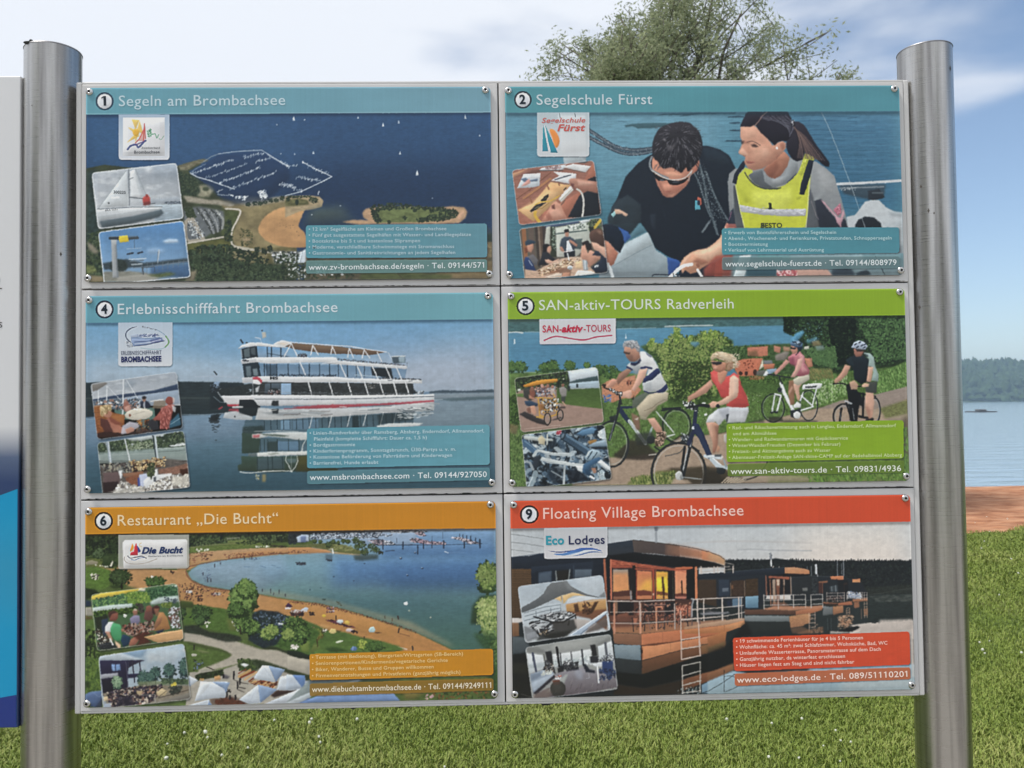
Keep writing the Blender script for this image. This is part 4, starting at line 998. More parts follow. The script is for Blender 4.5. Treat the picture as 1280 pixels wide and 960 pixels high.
# ---- sheet 4: the excursion ship
def sheet4():
 s=Sheet(4)
 A=(100,360,3.622);B=(360,360,3.622);S1=(260,400,8);S3=(260,500,8);I1=(110,455,9.143);I2=(110,525,9.143);LG=(140,400,12.8)
 s.V(*A)
 s.F(('#6292b6','#8c9fb0'),'20,150 2000,130 2000,480 20,480')
 s.F('#9aa6b2','20,330 2000,330 2000,480 20,480',.55,36);s.F('#959bab','1300,250 2000,250 2000,480 1300,480',.5,50);s.F('#5a8ab4','500,150 1700,150 1500,300 600,320',.4,60)
 s.tex('20,150 2000,130 2000,440 20,440',.035,40,20);s.L('#a3aab8','520,404 640,402 720,408',5,.4,1)
 s.F(('#65809a','#2d4a58'),'20,480 2000,470 2000,960 20,960');s.F(('#66808f','#3d6070'),'450,560 2000,520 2000,800 450,800',.5,40)
 s.F('#2b4652','20,820 2000,800 2000,960 20,960',.55,50);s.F('#7388a0','20,590 760,560 760,680 20,720',.5,24);s.F('#6f7f8a','1500,500 2000,490 2000,640 1500,640',.8,20)
 s.tex('20,560 2000,520 2000,960 20,960',.06,50,3)
 s.F('#232e33','20,430 120,428 240,424 470,426 600,428 740,430 760,500 20,500',1,1.5,n=(.15,20,6))
 s.F(('#2a3438','#1e2a30'),'20,496 760,492 760,560 620,572 470,578 300,570 150,584 20,586',1,3,n=(.12,60,3));s.L('#3e4a48','20,502 500,500 760,502',6,.6)
 s.L('#93a1a8','20,594 60,596 100,592',3,.5);s.L('#8d9ba4','460,574 560,576 700,566',3,.5)
 s.V(*B)
 s.F('#3a4a56','640,470 700,464 800,468 880,462 940,463 940,476 640,480',1,1.5);s.F('#76838c','640,480 940,477 940,500 660,506',.9,3);s.F('#45585f','660,505 800,496 940,490 940,506 740,514',.85,3);s.L('#a9b3b8','655,510 700,506',2.5,.8)
 s.V(*S1)
 s.F('#1d262c','30,640 300,660 430,700 440,760 190,860 20,900 20,700',.9,5)
 s.F('#252c2e','90,700 420,640 540,620 540,760 130,760',1,3,n=(.2,16,10))
 s.F('#2a2e30','520,625 2050,640 2050,760 500,760',1,1);s.tex('520,625 2050,640 2050,760 500,760',.3,24,14)
 s.F(('#4e6b85','#7b94ae'),'350,440 500,440 1990,470 1970,590 530,575 360,580',1,1)
 s.F('#1f2c36','340,430 500,425 530,575 360,580',1,1);s.F('#64747c','375,470 425,465 430,570 385,575',.8,2);s.F('#75858c','445,495 490,490 500,560 455,565',.8,2)
 s.F(('#5c88b0','#8397ac'),'330,290 470,270 760,280 830,380 490,378 340,395',1,1)
 s.F('#1c262e','330,295 470,262 490,378 335,395',1,1);s.F('#5d6c72','355,300 415,285 418,375 362,380',.75,2);s.F('#8894a0','322,300 335,298 345,380 335,385',.9,1);s.F('#7a868c','425,290 470,275 475,360 430,345',.4,3)
 for x in(590,632,725):s.L('#18252f',[(x,275),(x+2,378)],10)
 s.L('#18252f','478,262 492,378',14);s.L('#1f2d38','600,340 800,372',7,.7)
 for i,x in enumerate((505,560,585,620,685,797,908,1010,1112,1212,1300,1390,1480,1560,1640)):s.L('#15242f',[(x,445),(x+(14 if x<560 else 3),572)],9 if i%2 else 6,.9)
 s.F('#233240','560,455 690,450 690,560 600,560',.55,3);s.S('#18222a #2a3844 #101820','600,545 1280,550 1280,572 600,568',110,(3,7),1.3,.9)
 s.F('#1c2329','1625,480 1830,485 1850,590 1640,560',1,2);s.L('#8fa3b4','1470,555 1720,572',14,.8);s.S('#12181d #2f3a42 #39302a','1700,580 2130,592 2130,608 1700,598',100,(3,7),1.3,.9)
 s.F('#c2c3c4','650,248 690,222 750,208 810,222 840,240 770,280 700,275',1,1);s.F('#c4b3a0','690,240 740,230 810,235 760,262',.6,4)
 s.F(('#64503f','#5a4638'),'770,270 840,236 1280,268 1420,285 1780,322 1700,345 1600,358 1400,345 1280,345 1080,328 870,300',1,1);s.F('#7d6650','860,250 1280,275 1600,315 1560,330 1100,290',.5,6)
 s.L('#c3c4c6','820,228 1000,240 1280,262 1420,268 1600,300 1785,326',9,1)
 for x,y,w,h in((830,240,70,130),(1045,258,40,95),(1240,272,26,75),(1410,288,30,90),(1560,304,40,80)):
  s.L('#c5c6c8',[(x,y),(x-w*(1 if x<900 else.5),y+h)],11,.95);s.L('#c5c6c8',[(x,y),(x+w*(.9 if x<900 else 1.4),y+h)],11,.95)
 s.L('#c5c6c8','1690,325 1735,420',10);s.L('#c5c6c8','1800,330 1850,420',6,.8);s.S('#1a1f26 #3b2e35 #2a3038 #5c5c60','890,345 985,340 985,380 895,382',40,(4,8));s.S('#1a1f26 #3a4048 #52454a #6a7680','1290,388 1900,445 1990,460 1900,462 1290,410',170,(3,7),1.2,.85)
 s.F('#3b4a54','1835,370 1970,362 1975,430 1850,440',.95,2);s.F('#8ba0ac','1905,375 1965,370 1968,430 1912,430',.9,2);s.L('#b9c0c4','1840,368 1972,366',12);s.L('#46505a','1990,430 1992,470',5)
 s.F('#c6c7c8','298,290 340,255 420,232 520,232 640,250 790,282 700,276 480,262 340,280',1,1);s.L('#8c9096','300,292 480,264 780,284',5,.8)
 s.L('#20262e','325,205 345,235',16);s.L('#b8bcc2','520,190 530,232',7,.8);s.F('#b0a694','535,130 575,130 580,180 545,188',.85,4);s.L('#b5bac2','470,180 520,192',10,.8);s.E('#2b3138',538,110,8);s.E('#2b3138',383,232,10,7)
 s.F(('#c9cacb','#b1b3b6'),'325,402 480,378 1280,378 1295,410 1990,465 1990,495 1600,470 1240,445 1180,428 900,432 600,441 480,426 335,446',1,1);s.F('#a4a6aa','330,405 480,382 482,424 335,444',.7,3);s.F('#8f9499','1120,432 1220,428 1290,440 1180,444',.8,3)
 s.L('#d6d6d6','1140,440 1290,420',8,.5)
 s.F(('#c9cacb','#b4b6b8'),'340,582 520,568 1280,572 1400,585 2140,605 2140,636 1730,641 1680,636 1400,626 900,630 540,620 345,635',1,1);s.F('#a0a3a8','342,585 520,571 540,618 345,632',.7,3)
 s.TX('ship_lettering','MS',618,600,700,600,26,'#2a2e34',.05);s.S('#2a2e34','345,398 410,398 410,418 345,418',8,(6,9));s.L('#63686e','1800,612 1840,606',8);s.L('#63686e','2010,616 2040,612',8)
 s.F(('#4d5c68','#2f3b45'),'570,640 725,635 725,750 560,740',.9,2);s.F('#7f9cb8','725,638 828,638 828,752 725,752',1,1);s.L('#15191c','625,636 628,735',8);s.E('#22282c',660,720,62,34);s.S('#9a9ea2 #15191c #6a4a48','600,700 720,700 720,752 600,750',30,(5,11));s.L('#3a4044','725,640 725,752',5)
 for x in(1010,1220,1408,1575,1728,1862,1985):s.L('#c3c5c7',[(x-12,625),(x+26,755)],12)
 for x,y in((940,440),(1345,460),(1510,470),(1665,480),(1798,485),(1905,490)):s.L('#c3c5c7',[(x-24,y-15),(x+32,y+115)],11)
 s.S('#4b5257 #2a3034','840,720 2050,735 2050,755 840,755',120,(4,8),1.6);s.L('#8d9296','380,735 420,720 1000,735 2000,742',4,.6);s.F('#1c2023','2040,650 2050,740 2100,745 2060,700',.9,3);s.S('#d0d0d0 #3a4044','2080,715 2160,720 2160,745 2080,745',18,(5,9))
 s.S('#6e7070 #4e4a42','1590,640 1670,650 1660,690 1600,690',14,(5,10))
 s.F(('#c9cacc','#b4b0b0'),'130,762 432,760 462,800 312,800 310,850 200,852 150,800',1,1);s.F('#a22f3c','185,846 312,846 312,866 200,868',1,1);s.L('#9aa0a4','92,720 150,800 170,830',9,.9);s.L('#c3c5c7','96,712 130,690',4,.7);s.F('#1a2026','312,802 465,800 520,862 520,960 300,960',1,1)
 s.F(('#cbccce','#a9acb0'),'425,757 800,755 1280,758 2000,755 2262,746 2260,812 1700,840 1280,852 700,862 500,862',1,1);s.L('#5d656c','465,796 1280,796 1700,786 2255,768',9,.95);s.L('#d9dadb','430,758 1280,762 2250,750',8,.7);s.F('#b9b7b4','900,840 1280,800 1280,852 900,862',.5,8)
 s.F('#23282c','640,812 700,808 705,862 630,862',1,3);s.F(('#a5323f','#93434a'),'840,872 1100,856 1280,850 1720,840 2260,806 2258,836 1720,858 1280,886 900,888',.95,2)
 s.F('#b03a48','440,575 500,572 540,610 535,640 490,600 445,600',.95,1);s.F('#cfcfd0','445,600 490,600 535,640 510,652 445,640',.95,1);s.F('#b5b8bb','470,690 515,660 500,720 480,730',.9,2);s.L('#9ea2a6','443,570 450,750',6);s.L('#8b9aa5','412,700 430,700 420,715',8)
 s.L('#1d2228','60,520 85,550',14);s.L('#8f9cab','65,540 70,640',6,.7);s.F('#7d95b0','60,625 120,620 115,660 90,690 50,670',.9,4);s.S('#1d2228 #3c4650','20,650 120,640 110,720 20,740',40,(5,10));s.L('#6b7880','55,770 120,825 160,828',8,.8)
 s.V(*S3)
 s.F('#aeb1b3','165,130 300,105 440,170 440,206 280,200 150,182',.9,4);s.F('#9c3a44','215,90 305,92 305,118 200,112',.85,4);s.L('#c9c9c9','250,76 340,74',20,.8);s.L('#a03a42','110,92 140,76',16,.8)
 s.F('#1c2429','310,85 490,80 520,95 500,140 440,170 305,130',.95,3)
 s.F(('#a2a5a8','#b5b5b3'),'500,80 700,95 1280,85 1700,70 2260,20 2260,110 1700,140 1280,180 1000,180 620,210 470,200',.95,4);s.F('#6a7378','520,130 900,125 1200,120 1100,150 700,160',.6,5);s.F('#1f262a','630,96 705,92 700,140 645,140',.95,3)
 for i in range(26):x=s.rg.uniform(520,2200);y=s.rg.uniform(80,185)-x*.02;s.L(s.rg.choice(['#c8c8c6','#565f65','#8b9194','#d0cfcc','#6f6a68']),[(x,y),(x+s.rg.uniform(60,220),y+s.rg.uniform(-12,6))],s.rg.uniform(5,11),.7)
 s.L('#9c3a44','760,92 1000,88 1280,78',14,.5)
 s.F(('#2f4048','#4d6878'),'370,205 480,200 640,205 1040,185 2060,120 2050,260 1280,300 980,318 460,318 345,310',1,4);s.F('#6a8aa4','725,210 830,205 830,300 725,300',.8,3);s.F('#5d7d98','840,210 1100,195 1100,290 850,300',.5,4);s.F('#1f2d2c','345,270 560,260 560,318 345,318',.8,6)
 for x in range(560,2000,64):s.L('#18262e',[(x,210-(x-560)*.05),(x+4,300-(x-560)*.03)],8,.7)
 for x in(1040,1235,1420,1580,1750,1880):s.L('#bfc3c4',[(x,170-(x-1000)*.05),(x-30,290-(x-1000)*.05)],9,.85)
 s.F('#1b282c','1440,170 1500,160 1510,280 1440,290',.8,4);s.F('#1f2b2e','1690,150 2040,120 2050,200 1700,250',.6,6);s.F('#c2c3c1','1680,262 1800,240 2040,232 2150,235 2100,262 1700,290',.9,4);s.S('#8f989c #c5c8c8 #39464c','1900,90 2260,60 2240,160 1900,200',50,(5,12),4,.6,5)
 s.F('#2c3a3c','345,300 540,320 560,500 340,520',1,4);s.F(('#3a5058','#4a6474'),'500,385 1000,380 1280,380 1280,515 500,525',1,4);s.F('#2f4038','340,330 520,350 510,530 335,535',1,4);s.F('#587894','690,415 900,415 900,505 690,505',.7,4);s.F('#23302c','590,420 690,415 690,515 590,515',.7,4)
 s.F('#bfc0bd','440,345 700,325 860,322 1000,325 1280,330 1280,400 880,400 800,385 600,365 520,385 440,382',.9,3);s.F('#4a5850','520,340 700,345 820,362 740,370 560,356',.9,3);s.F('#a84a50','445,350 520,348 510,376 450,380',.8,3);s.L('#a9adab','460,316 700,312 900,318',8,.7)
 for x in(520,560,595,690,800,905):s.L('#1b2a2c',[(x,395),(x+3,512)],8,.7)
 s.F('#c1c2be','487,530 600,520 720,518 990,512 1280,515 1280,560 900,552 600,566 490,570',.95,3);s.F('#6a7268','590,535 700,530 720,540 610,545',.7,3);s.F('#5a6260','400,535 487,530 487,565 400,562',.8,4)
 s.F(('#33483f','#2e3a30'),'330,560 560,570 1000,556 1290,556 1290,716 860,716 560,722 300,706 296,650 335,640',1,3);s.F('#3c4f58','490,580 760,570 760,690 490,700',.8,6);s.F('#3b3a20','890,560 1290,556 1290,712 880,712',.9,8);s.F('#4e4c28','920,570 1000,560 1000,640 900,650',.5,10)
 for x in(490,595,640,740):s.L('#1d2a2c',[(x,570),(x+5,700)],9,.7)
 s.F('#6b7f88','770,590 900,590 870,630 800,630',.5,5);s.L('#bcc0bd','320,718 420,728 600,712 780,708 840,718',9,.95,1);s.L('#bcc0bd','780,560 772,604 800,650 830,712',8,.9);s.L('#bcc0bd','888,560 895,610 870,670 835,712',8,.9);s.L('#9aa09c','828,560 832,710',5,.7);s.L('#bcc0bd','975,402 945,450 935,512',9,.9)
 s.F('#a5894a','540,740 580,745 575,815 540,820',.6,6);s.S('#a9b4b8 #b09a5a','470,745 520,750 515,800 480,800',14,(5,9),1.4,.6);s.S('#20282c #1a2228','30,150 110,150 100,240 30,230',40,(6,16),3,.7,0);s.S('#2a363c','40,250 120,250 100,330 50,330',14,(4,8),3,.7,5);s.E('#2a363c',80,405,12,8,0,.6);s.E('#1b2327',266,168,8)
 for i in range(34):x=s.rg.uniform(-100,340);y=s.rg.uniform(200,320);s.L('#8598a6',[(x,y),(x+s.rg.uniform(40,160),y+2)],3,.3)
 s.V(0,0,1);s.F('#17303f','105,404 620,398 620,402.5 105,408',.6,1.6)
 s.area('title_bar','105,368 620,362 620,399 105,404.6',0,('#5b8f9e','#689aa5','h'),n=(.03,60,20))
 s.V(*A);s.badge(4,112,101,41,'#14233a');s.V(0,0,1);s.TX('title_lettering','Erlebnisschifffahrt Brombachsee',147.6,394,422,390.8,13,'#c3ced4',.004)
 s.V(*A);s.area('logo','174,160 417,158 417,356 174,356',[0,0,16,16],('#a9b7c6','#c6c9ce'),1,4)
 s.V(*LG);s.L('#2b3550','395,125 320,140 250,185 222,245 240,310 300,370',18,.9,1);s.L('#b6bfc9','420,122 330,150 272,200 258,250 275,310 320,360',14,1,1)
 s.L('#5c7f9a','700,160 800,215 870,280 900,350',10,.8,1);s.L('#5f8d55','860,270 905,340 900,390 850,445',22,.9,1);s.L('#77a0a8','860,440 780,475 620,478 460,458',9,.8,1);s.L('#c2c7cc','850,290 882,340 876,390 840,430',10,1,1)
 s.S('#59606c #868d98','480,110 540,112 640,145 720,165 715,178 620,160 480,130',30,(5,8));s.F('#7184a4','300,260 420,240 430,290 560,300 760,280 800,300 640,320 380,350 310,340',.95,2);s.F('#33436f','440,250 700,232 760,258 640,275 440,290',.9,2);s.S('#c3c7d2 #33436f #8d9ab5','430,240 740,235 740,280 440,285',60,(6,11),2);s.F(('#93a3c0','#6f84a8'),'320,310 640,320 800,295 830,345 620,390 360,430 310,400',.95,2);s.F('#4a4f80','600,340 790,300 830,345 640,385',.6,4);s.L('#33436f','360,365 560,350 800,295',10,.9);s.L('#2e3a60','350,430 560,405 835,345',13,.95);s.L('#c9cdd6','370,395 600,372 780,325',10,.8);s.S('#8f959e #c9cdd2 #6b7280','205,350 330,370 340,440 260,445',34,(7,14));s.F('#a9b3c2','300,250 400,225 420,280 310,290',.8,3)
 s.TX('logo_lettering','ERLEBNISSCHIFFFAHRT',155,573,796,560,62,'#424a63',.01);s.TX('logo_lettering','BROMBACHSEE',155,686,796,672,82,'#1f2858',.05)
 s.V(*A);s.inset('51,436 437,382 466,636 83,686',18)
 s.V(*I1)
 s.F(('#848d98','#a9aeb3'),'30,80 1100,80 1100,480 30,480');s.tex('30,80 1100,80 1100,420 30,420',.8,120,30,tint='#c3c6c8');s.F('#6d7a88','430,190 560,200 500,300 420,280',.5,20)
 s.F('#2b3b54','60,410 300,365 560,330 760,305 1020,235 1040,300 700,350 400,390 60,430',1,2);s.F(('#7f8ea0','#8895a4'),'400,400 700,350 1040,300 1060,460 400,500',1,3);s.F('#53616e','60,430 400,395 420,520 70,520',1,4,n=(.3,14,8))
 s.F('#6f6c68','50,240 200,215 230,230 120,300 60,320',1,2);s.F('#4c6a62','300,520 760,500 780,640 420,640 310,560',1,5,n=(.2,16,10));s.F('#7a6b58','760,420 900,420 880,520 740,510',.8,5)
 for p,w in(('408,185 402,580',14),('222,262 220,462',12),('124,312 126,462',12),('230,262 400,440',5),('445,190 590,430',7)):s.L('#c3c7ca',p,w,.95)
 s.S('#bfc3c6 #4e5a66 #2e3a44 #8c6a5c','70,440 400,410 600,400 600,520 300,520',90,(8,20),1.5);s.L('#c6c4c0','720,430 860,412',14,.9);s.F('#a6744a','70,480 270,470 280,500 80,500',.9,4)
 s.F(('#8a5630','#7a4526'),'70,500 160,480 300,560 430,590 420,700 300,760 110,800',1,4,n=(.25,20,10));s.F('#9a6238','260,590 420,585 410,660 330,700',.8,6)
 s.F('#8a5a4e','410,450 450,420 490,480 500,540 430,550 405,520',1,3);s.F('#b98e80','420,500 480,470 495,530 440,550',.8,4);s.F('#23293a','600,480 600,440 640,420 690,430 720,480 700,510 620,510',1,2);s.E('#8a6656',645,405,22,34);s.F('#1f1d20','618,380 645,368 672,385 665,402 625,405',1,2);s.F('#b8bcc2','640,440 655,430 655,500 635,490',.9,2)
 s.E('#b5aea0',585,578,160,66,-4);s.E('#c3bdae',590,568,150,56,-4,.7,6);s.L('#807868','520,580 650,545',5,.6);s.E('#7a4c38',482,590,12,18);s.S('#d8d8d4','520,500 650,495 650,520 530,530',10,(7,12))
 s.L('#b8bfbc','600,640 596,760',16,.9);s.L('#8c9a90','640,640 680,700',12,.8);s.S('#7a4a28 #3a2a22 #a0703c #20282a #54605c','560,650 760,640 740,760 560,780',70,(10,24),1.6)
 s.F(('#a0584e','#7a3a34'),'790,590 860,500 930,460 990,470 960,600 930,740 820,750 830,650 740,640',1,3);s.S('#b5726a #6a302c','830,520 960,480 930,740 830,740',60,(5,10),3,.7,80);s.E('#7f4038',935,425,46,48);s.F('#b9a8a0','965,380 995,400 985,460 970,440',.8,4);s.F('#b8bcc0','960,470 1010,500 1000,560 970,540',.8,4);s.F('#2a2a30','700,640 800,650 820,750 740,760 690,700',1,4);s.F('#356078','940,660 1040,560 1070,700 930,740',.9,6);s.L('#8faab8','950,690 1060,620',8,.7)
 s.F(('#8f5545','#a8705a'),'200,640 250,610 330,680 430,740 520,730 540,760 420,790 300,790 220,740',1,3);s.F('#4a2a28','150,620 230,640 260,700 300,780 200,780 150,700',.9,5);s.F('#7a4234','240,600 320,640 400,690 330,700 260,660',.9,4);s.E('#a5705a',230,570,50,48);s.F('#b39a70','140,500 200,470 270,480 280,540 230,530 190,570 180,610 150,590',1,3);s.S('#c7b48c #7a643e','150,490 270,480 270,540 160,590',40,(5,12),2.4,.7,70)
 s.F('#a9a6b0','400,710 480,660 580,680 590,720 480,790 380,810',.9,4);s.F(('#b07f6a','#9a6a58'),'430,750 500,720 540,740 520,780 450,800',.9,3);s.F('#3a2420','100,800 200,770 400,800 380,830 120,850',.9,5);s.F('#3a2c2a','480,790 600,740 740,760 700,790 500,810',.8,5)
 s.end_inset()
 s.V(*A);s.inset('82,702 470,648 500,900 108,940',[18,18,18,2])
 s.V(*I2)
 s.F('#9ba3a4','110,110 1200,110 1200,460 110,460');s.S('#2f3d2e #3d4c38 #56654a #27332a','120,250 230,235 700,210 870,200 900,160 1110,130 1120,300 700,340 130,380',420,(14,30));s.S('#76846a #8f9880','450,280 740,240 740,330 460,340',60,(8,16));s.F('#aab2b4','440,210 740,175 750,210 620,235 500,235',.95,6)
 s.F(('#6f807c','#84908c'),'130,370 700,330 1130,300 1140,460 140,500',.85,8);s.L('#b4bcba','810,330 1110,315',10,.7);s.L('#3b4744','800,365 1120,345',6,.6);s.L('#a4aeac','280,400 760,380',6,.5);s.S('#c5caca','940,290 1100,265 1100,290 960,305',18,(6,12),3,.8,-5)
 for p,w,c in(('230,240 280,560',34,'#8b98a2'),('240,240 275,550',12,'#c2c9cc'),('425,210 490,480',14,'#c5cacb'),('745,175 785,440',16,'#26323a'),('770,175 800,440',22,'#b0babf')):s.L(c,p,w,.95)
 s.F('#56504c','150,520 520,480 900,440 1150,470 1170,800 180,850',1,6,n=(.25,30,20))
 s.S('#2c2a2a #4a4240 #8c8878 #6b6e6a','150,510 560,480 560,580 170,590',110,(10,26),1.3);s.F('#2a1f1c','520,500 560,475 590,480 570,600 520,600',1,3);s.F('#2a1c18','620,510 680,480 720,500 690,580 620,590',1,3);s.F('#3a241c','780,450 840,440 870,500 830,540 780,530',1,3);s.F('#a89468','560,480 620,460 610,580 580,580',.8,4);s.F('#b59a6c','690,470 770,450 780,520 720,540',.8,4);s.S('#a88c5e #6a4a34 #c9b488','480,460 900,420 900,520 500,580',60,(8,18),1.4)
 s.F('#5b4a4a','180,600 350,590 380,640 360,760 200,760',1,4);s.F('#2b2022','180,710 350,695 360,740 300,800 190,830',1,4);s.F('#cdd0d2','355,580 400,575 395,660 380,670',1,2);s.F('#7a4a34','430,660 590,600 600,720 560,760 450,700',.95,5,n=(.2,14,14));s.F('#8f5f44','400,610 640,580 640,620 420,650',.8,5);s.F('#7f5a4a','810,560 1000,530 1150,490 1160,600 980,620 810,610',.95,5,n=(.2,18,12));s.F('#3a2018','1050,560 1140,550 1150,630 1060,630',.95,4)
 s.F('#a9b1c8','590,620 690,605 700,680 640,770 605,770',1,2);s.F('#2f4590','575,660 595,650 605,760 580,750',1,2);s.F('#c9cbcc','640,690 700,640 820,620 960,605 940,700 800,770 650,780',.95,3);s.F('#d0d2d4','745,570 800,555 805,640 750,645',1,2);s.F('#2a3226','700,530 740,520 760,600 730,680 700,620',.9,5);s.S('#39442f #56603f #222a1e','680,500 770,490 760,640 690,640',60,(8,18));s.F('#3a4048','755,650 785,645 780,705 755,700',1,2)
 s.S('#c2bdb0 #9a948a #d4d2cc #6f6a66 #e0dfdb','380,700 640,770 960,620 1150,620 1160,760 900,790 700,830 300,830',190,(10,24),1.5);s.F('#bdb8ac','960,650 1150,640 1165,740 960,750',.7,8);s.F('#a6a39c','260,830 400,770 640,780 620,830',.7,8)
 s.end_inset()
 s.V(*B)
 s.area('text_box','85,638 912,622 912,800 85,816',14,('#50899a','#5d919f','h'),1,5,(.03,60,20))
 s.area('contact_bar','85,829 912,814 912,870 85,887',12,'#56828d',.85,3)
 for i,(t,x1,b)in enumerate((('Linien-Rundverkehr über Ramsberg, Absberg, Enderndorf, Allmannsdorf,',888,1),('Pleinfeld (komplette Schifffahrt: Dauer ca. 1,5 h)',628,0),('Bordgastronomie',303,1),('Kinderferienprogramm, Sonntagsbrunch, Ü30-Partys u. v. m.',760,1),('Kostenlose Beförderung von Fahrrädern und Kinderwagen',742,1),('Barrierefrei, Hunde erlaubt',408,1))):
  y=666+27*i;x0=97 if b else 117;s.TX('bullet_lettering',('• ' if b else '')+t,x0,y-(x0-97)*.013,x1,y-(x1-97)*.013,15,'#b0c8cf',.012)
 s.TX('contact_lettering','www.msbrombachsee.com · Tel. 09144/927050',98,870,899,857,25,'#d2dadd',.008)
 return s
# ---- sheet 5: cyclists above the lake
def sheet5():
 s=Sheet(5)
 A=(630,355,3.692);B=(880,355,3.69);M1=(740,400,8);M2=(740,495,8);W1=(860,420,8);W2=(860,500,8);R1=(980,390,8);R2=(980,450,8)
 I1=(635,450,9.143);I2=(635,515,9.143)
 G='#24321f #324527 #466030 #5f7a3a #7f9448'
 s.V(*A)
 s.F(('#4f84a0','#4a7c98'),'15,160 2000,130 2000,500 15,500');s.F('#3f7090','15,260 1200,240 1200,480 15,480',.5,30);s.tex('15,190 2000,170 2000,480 15,480',.08,40,3)
 s.F('#3d5f60','15,160 1300,135 1300,190 900,196 700,202 500,205 200,218 15,222',1,2,n=(.22,16,6));s.F('#56777a','15,160 1300,140 1300,160 15,180',.5,6)
 s.L('#b9c1c0','20,222 60,220 90,224',6,.9);s.L('#8fa5ac','100,220 170,220 520,206 700,200',4,.6);s.L('#b3bdbd','740,195 860,190 960,190',6,.8);s.F('#cdd5d8','50,245 56,272 48,275',.9);s.F('#cdd5d8','560,225 566,250 558,252',.8)
 s.F('#55703a','15,405 120,405 400,400 760,420 760,960 15,960',1,3,n=(.3,20,12));s.S('#3e562c #4f6b38 #5f7840 #2f4424 #748a50','15,560 120,520 130,960 15,930',620,(2,5),2.2,.7,80);s.L('#9aa78a','20,405 60,402 160,406',3,.6)
 s.S('#31481f #425e2a #24351a','15,520 80,500 80,640 15,660',120,(5,10));s.F('#6f5a44','30,640 70,650 60,690 25,680',.7,5)
 for x,y,rx,ry in((40,380,28,26),(82,380,28,26),(190,382,28,20),(228,376,32,26),(305,375,26,22),(384,372,14,12),(440,395,34,26),(490,405,40,34),(525,420,30,24)):s.T('#1f331f #2b4426 #3c5a2e #4f6e36',x,y,rx,ry,90,7)
 s.S('#2b4426 #3c5a2e','150,395 340,388 340,402 150,405',60,(4,8))
 s.V(*M2)
 s.F(('#9a8672','#94806e'),'-200,600 300,600 640,560 900,380 1280,370 1600,240 2200,120 2600,60 3200,-40 3200,900 -200,900',1,8,n=(.08,20,10))
 s.F('#4f6b34','120,-40 800,-40 1400,-80 2300,-150 3200,-300 3200,-60 2800,30 2250,110 1900,200 1560,260 1300,360 1050,390 880,380 760,470 620,500 480,480 200,600 120,560',1,6,n=(.3,26,18))
 s.S('#3c5229 #4d6836 #5f7a40 #2f4222 #6f8550 #435e2e','120,0 800,-20 1400,-40 2300,-100 3150,-250 3150,-70 2800,20 2250,100 1560,250 1050,380 880,370 600,480 200,580',1500,(5,12),2.0,.6,85)
 s.F('#4a6532','1700,-420 3200,-420 3200,-60 2200,60 1700,0',1,10,n=(.3,20,14));s.S('#3c5527 #55753a #2f4420','1700,-400 3200,-400 3150,-100 2300,20 1700,0',300,(7,15),2.2,.8,85)
 s.S('#c2c8b0 #d0d4c0','900,60 1250,60 1250,250 900,250',14,(4,8));s.S('#c2c8b0','1500,-200 1700,-200 1700,200 1500,200',20,(3,6))
 s.F('#2b2622','200,590 380,430 520,440 640,560 620,620 500,630 300,620',.85,10);s.F('#2f2a20','760,710 1000,700 1120,690 1280,710 1500,800 1500,900 950,870 860,800',.85,8);s.F('#3b3522','640,760 760,720 830,720 800,790 660,790',.6,10)
 s.F('#5f6a34','350,860 420,800 500,780 580,790 640,740 860,740 800,860 700,890 350,890',.8,10,n=(.3,12,10));s.S('#4c5f2c #7c8548 #3a4a22 #98995c','380,810 560,780 820,740 800,860 400,870',170,(6,12),2.4,.8,80);s.F('#a08c78','800,820 950,830 1000,875 780,880',.8,10)
 s.V(*M1)
 s.F('#3b5228','480,260 560,240 640,250 720,240 800,230 880,190 960,170 1080,140 1240,120 1300,160 1400,200 1420,420 1290,560 1250,800 1100,840 760,850 720,600 640,420 560,330',1,8,n=(.3,22,18))
 for x,y,r in((840,200,80),(960,260,110),(1130,200,110),(1260,200,90),(1340,330,120),(820,320,130),(700,300,80),(600,270,60),(1050,380,150),(1200,430,130),(760,440,110),(900,540,150),(1080,600,140),(820,700,110),(1000,750,120),(1180,560,90),(760,560,70),(1190,700,90)):
  s.T('#26371e #354a26 #4a6230 #67803e #808f50',x,y,r,r*.95,120,17)
 s.S('#7f8f4a #8f9a58 #66803c','560,250 860,200 1240,150 1280,300 1000,420 700,420',320,(5,10),1.7,.75);s.S('#1d2c16 #26381b','760,420 1180,400 1200,760 820,800',260,(7,16),1.5,.7);s.S('#6a5a40 #7a6a48','740,380 1180,420 1160,640 760,600',40,(4,9),1.5,.6)
 for p in('830,70 840,220','1180,90 1170,200','1110,110 1120,200','600,180 590,260','740,190 735,260','860,80 850,200','980,150 975,220','1220,100 1230,180'):s.L('#54702f',p,16,.8);a=p.split();s.S('#76903f #54702f #93a650',' '.join([f"{float(q.split(',')[0]) + d},{q.split(',')[1]}" for q in a for d in((-22,22)if q is a[0]else(22,-22))]),22,(7,13),1.5)
 s.F('#4f82a0','975,215 1060,215 1070,240 1030,270 990,250',.8,5)
 s.V(*W1)
 s.F('#3a5230','340,110 560,90 800,80 1280,60 1300,420 520,420 430,300',1,5,n=(.35,16,12));s.S('#26391f #3f5a30 #557240 #2f4628','330,110 560,95 800,85 820,260 500,260',240,(9,18))
 s.F(('#b8735c','#a9664f'),'585,110 690,104 790,96 790,190 720,200 590,190',1,3,n=(.12,20,14));s.F('#5a4c34','590,150 680,140 700,200 600,205',.6,6);s.F(('#bd6f54','#ad6048'),'470,250 560,222 740,218 700,330 660,400 500,400 460,330',1,2,n=(.12,16,12));s.F('#c6bfae','740,222 750,300 700,335',1,2)
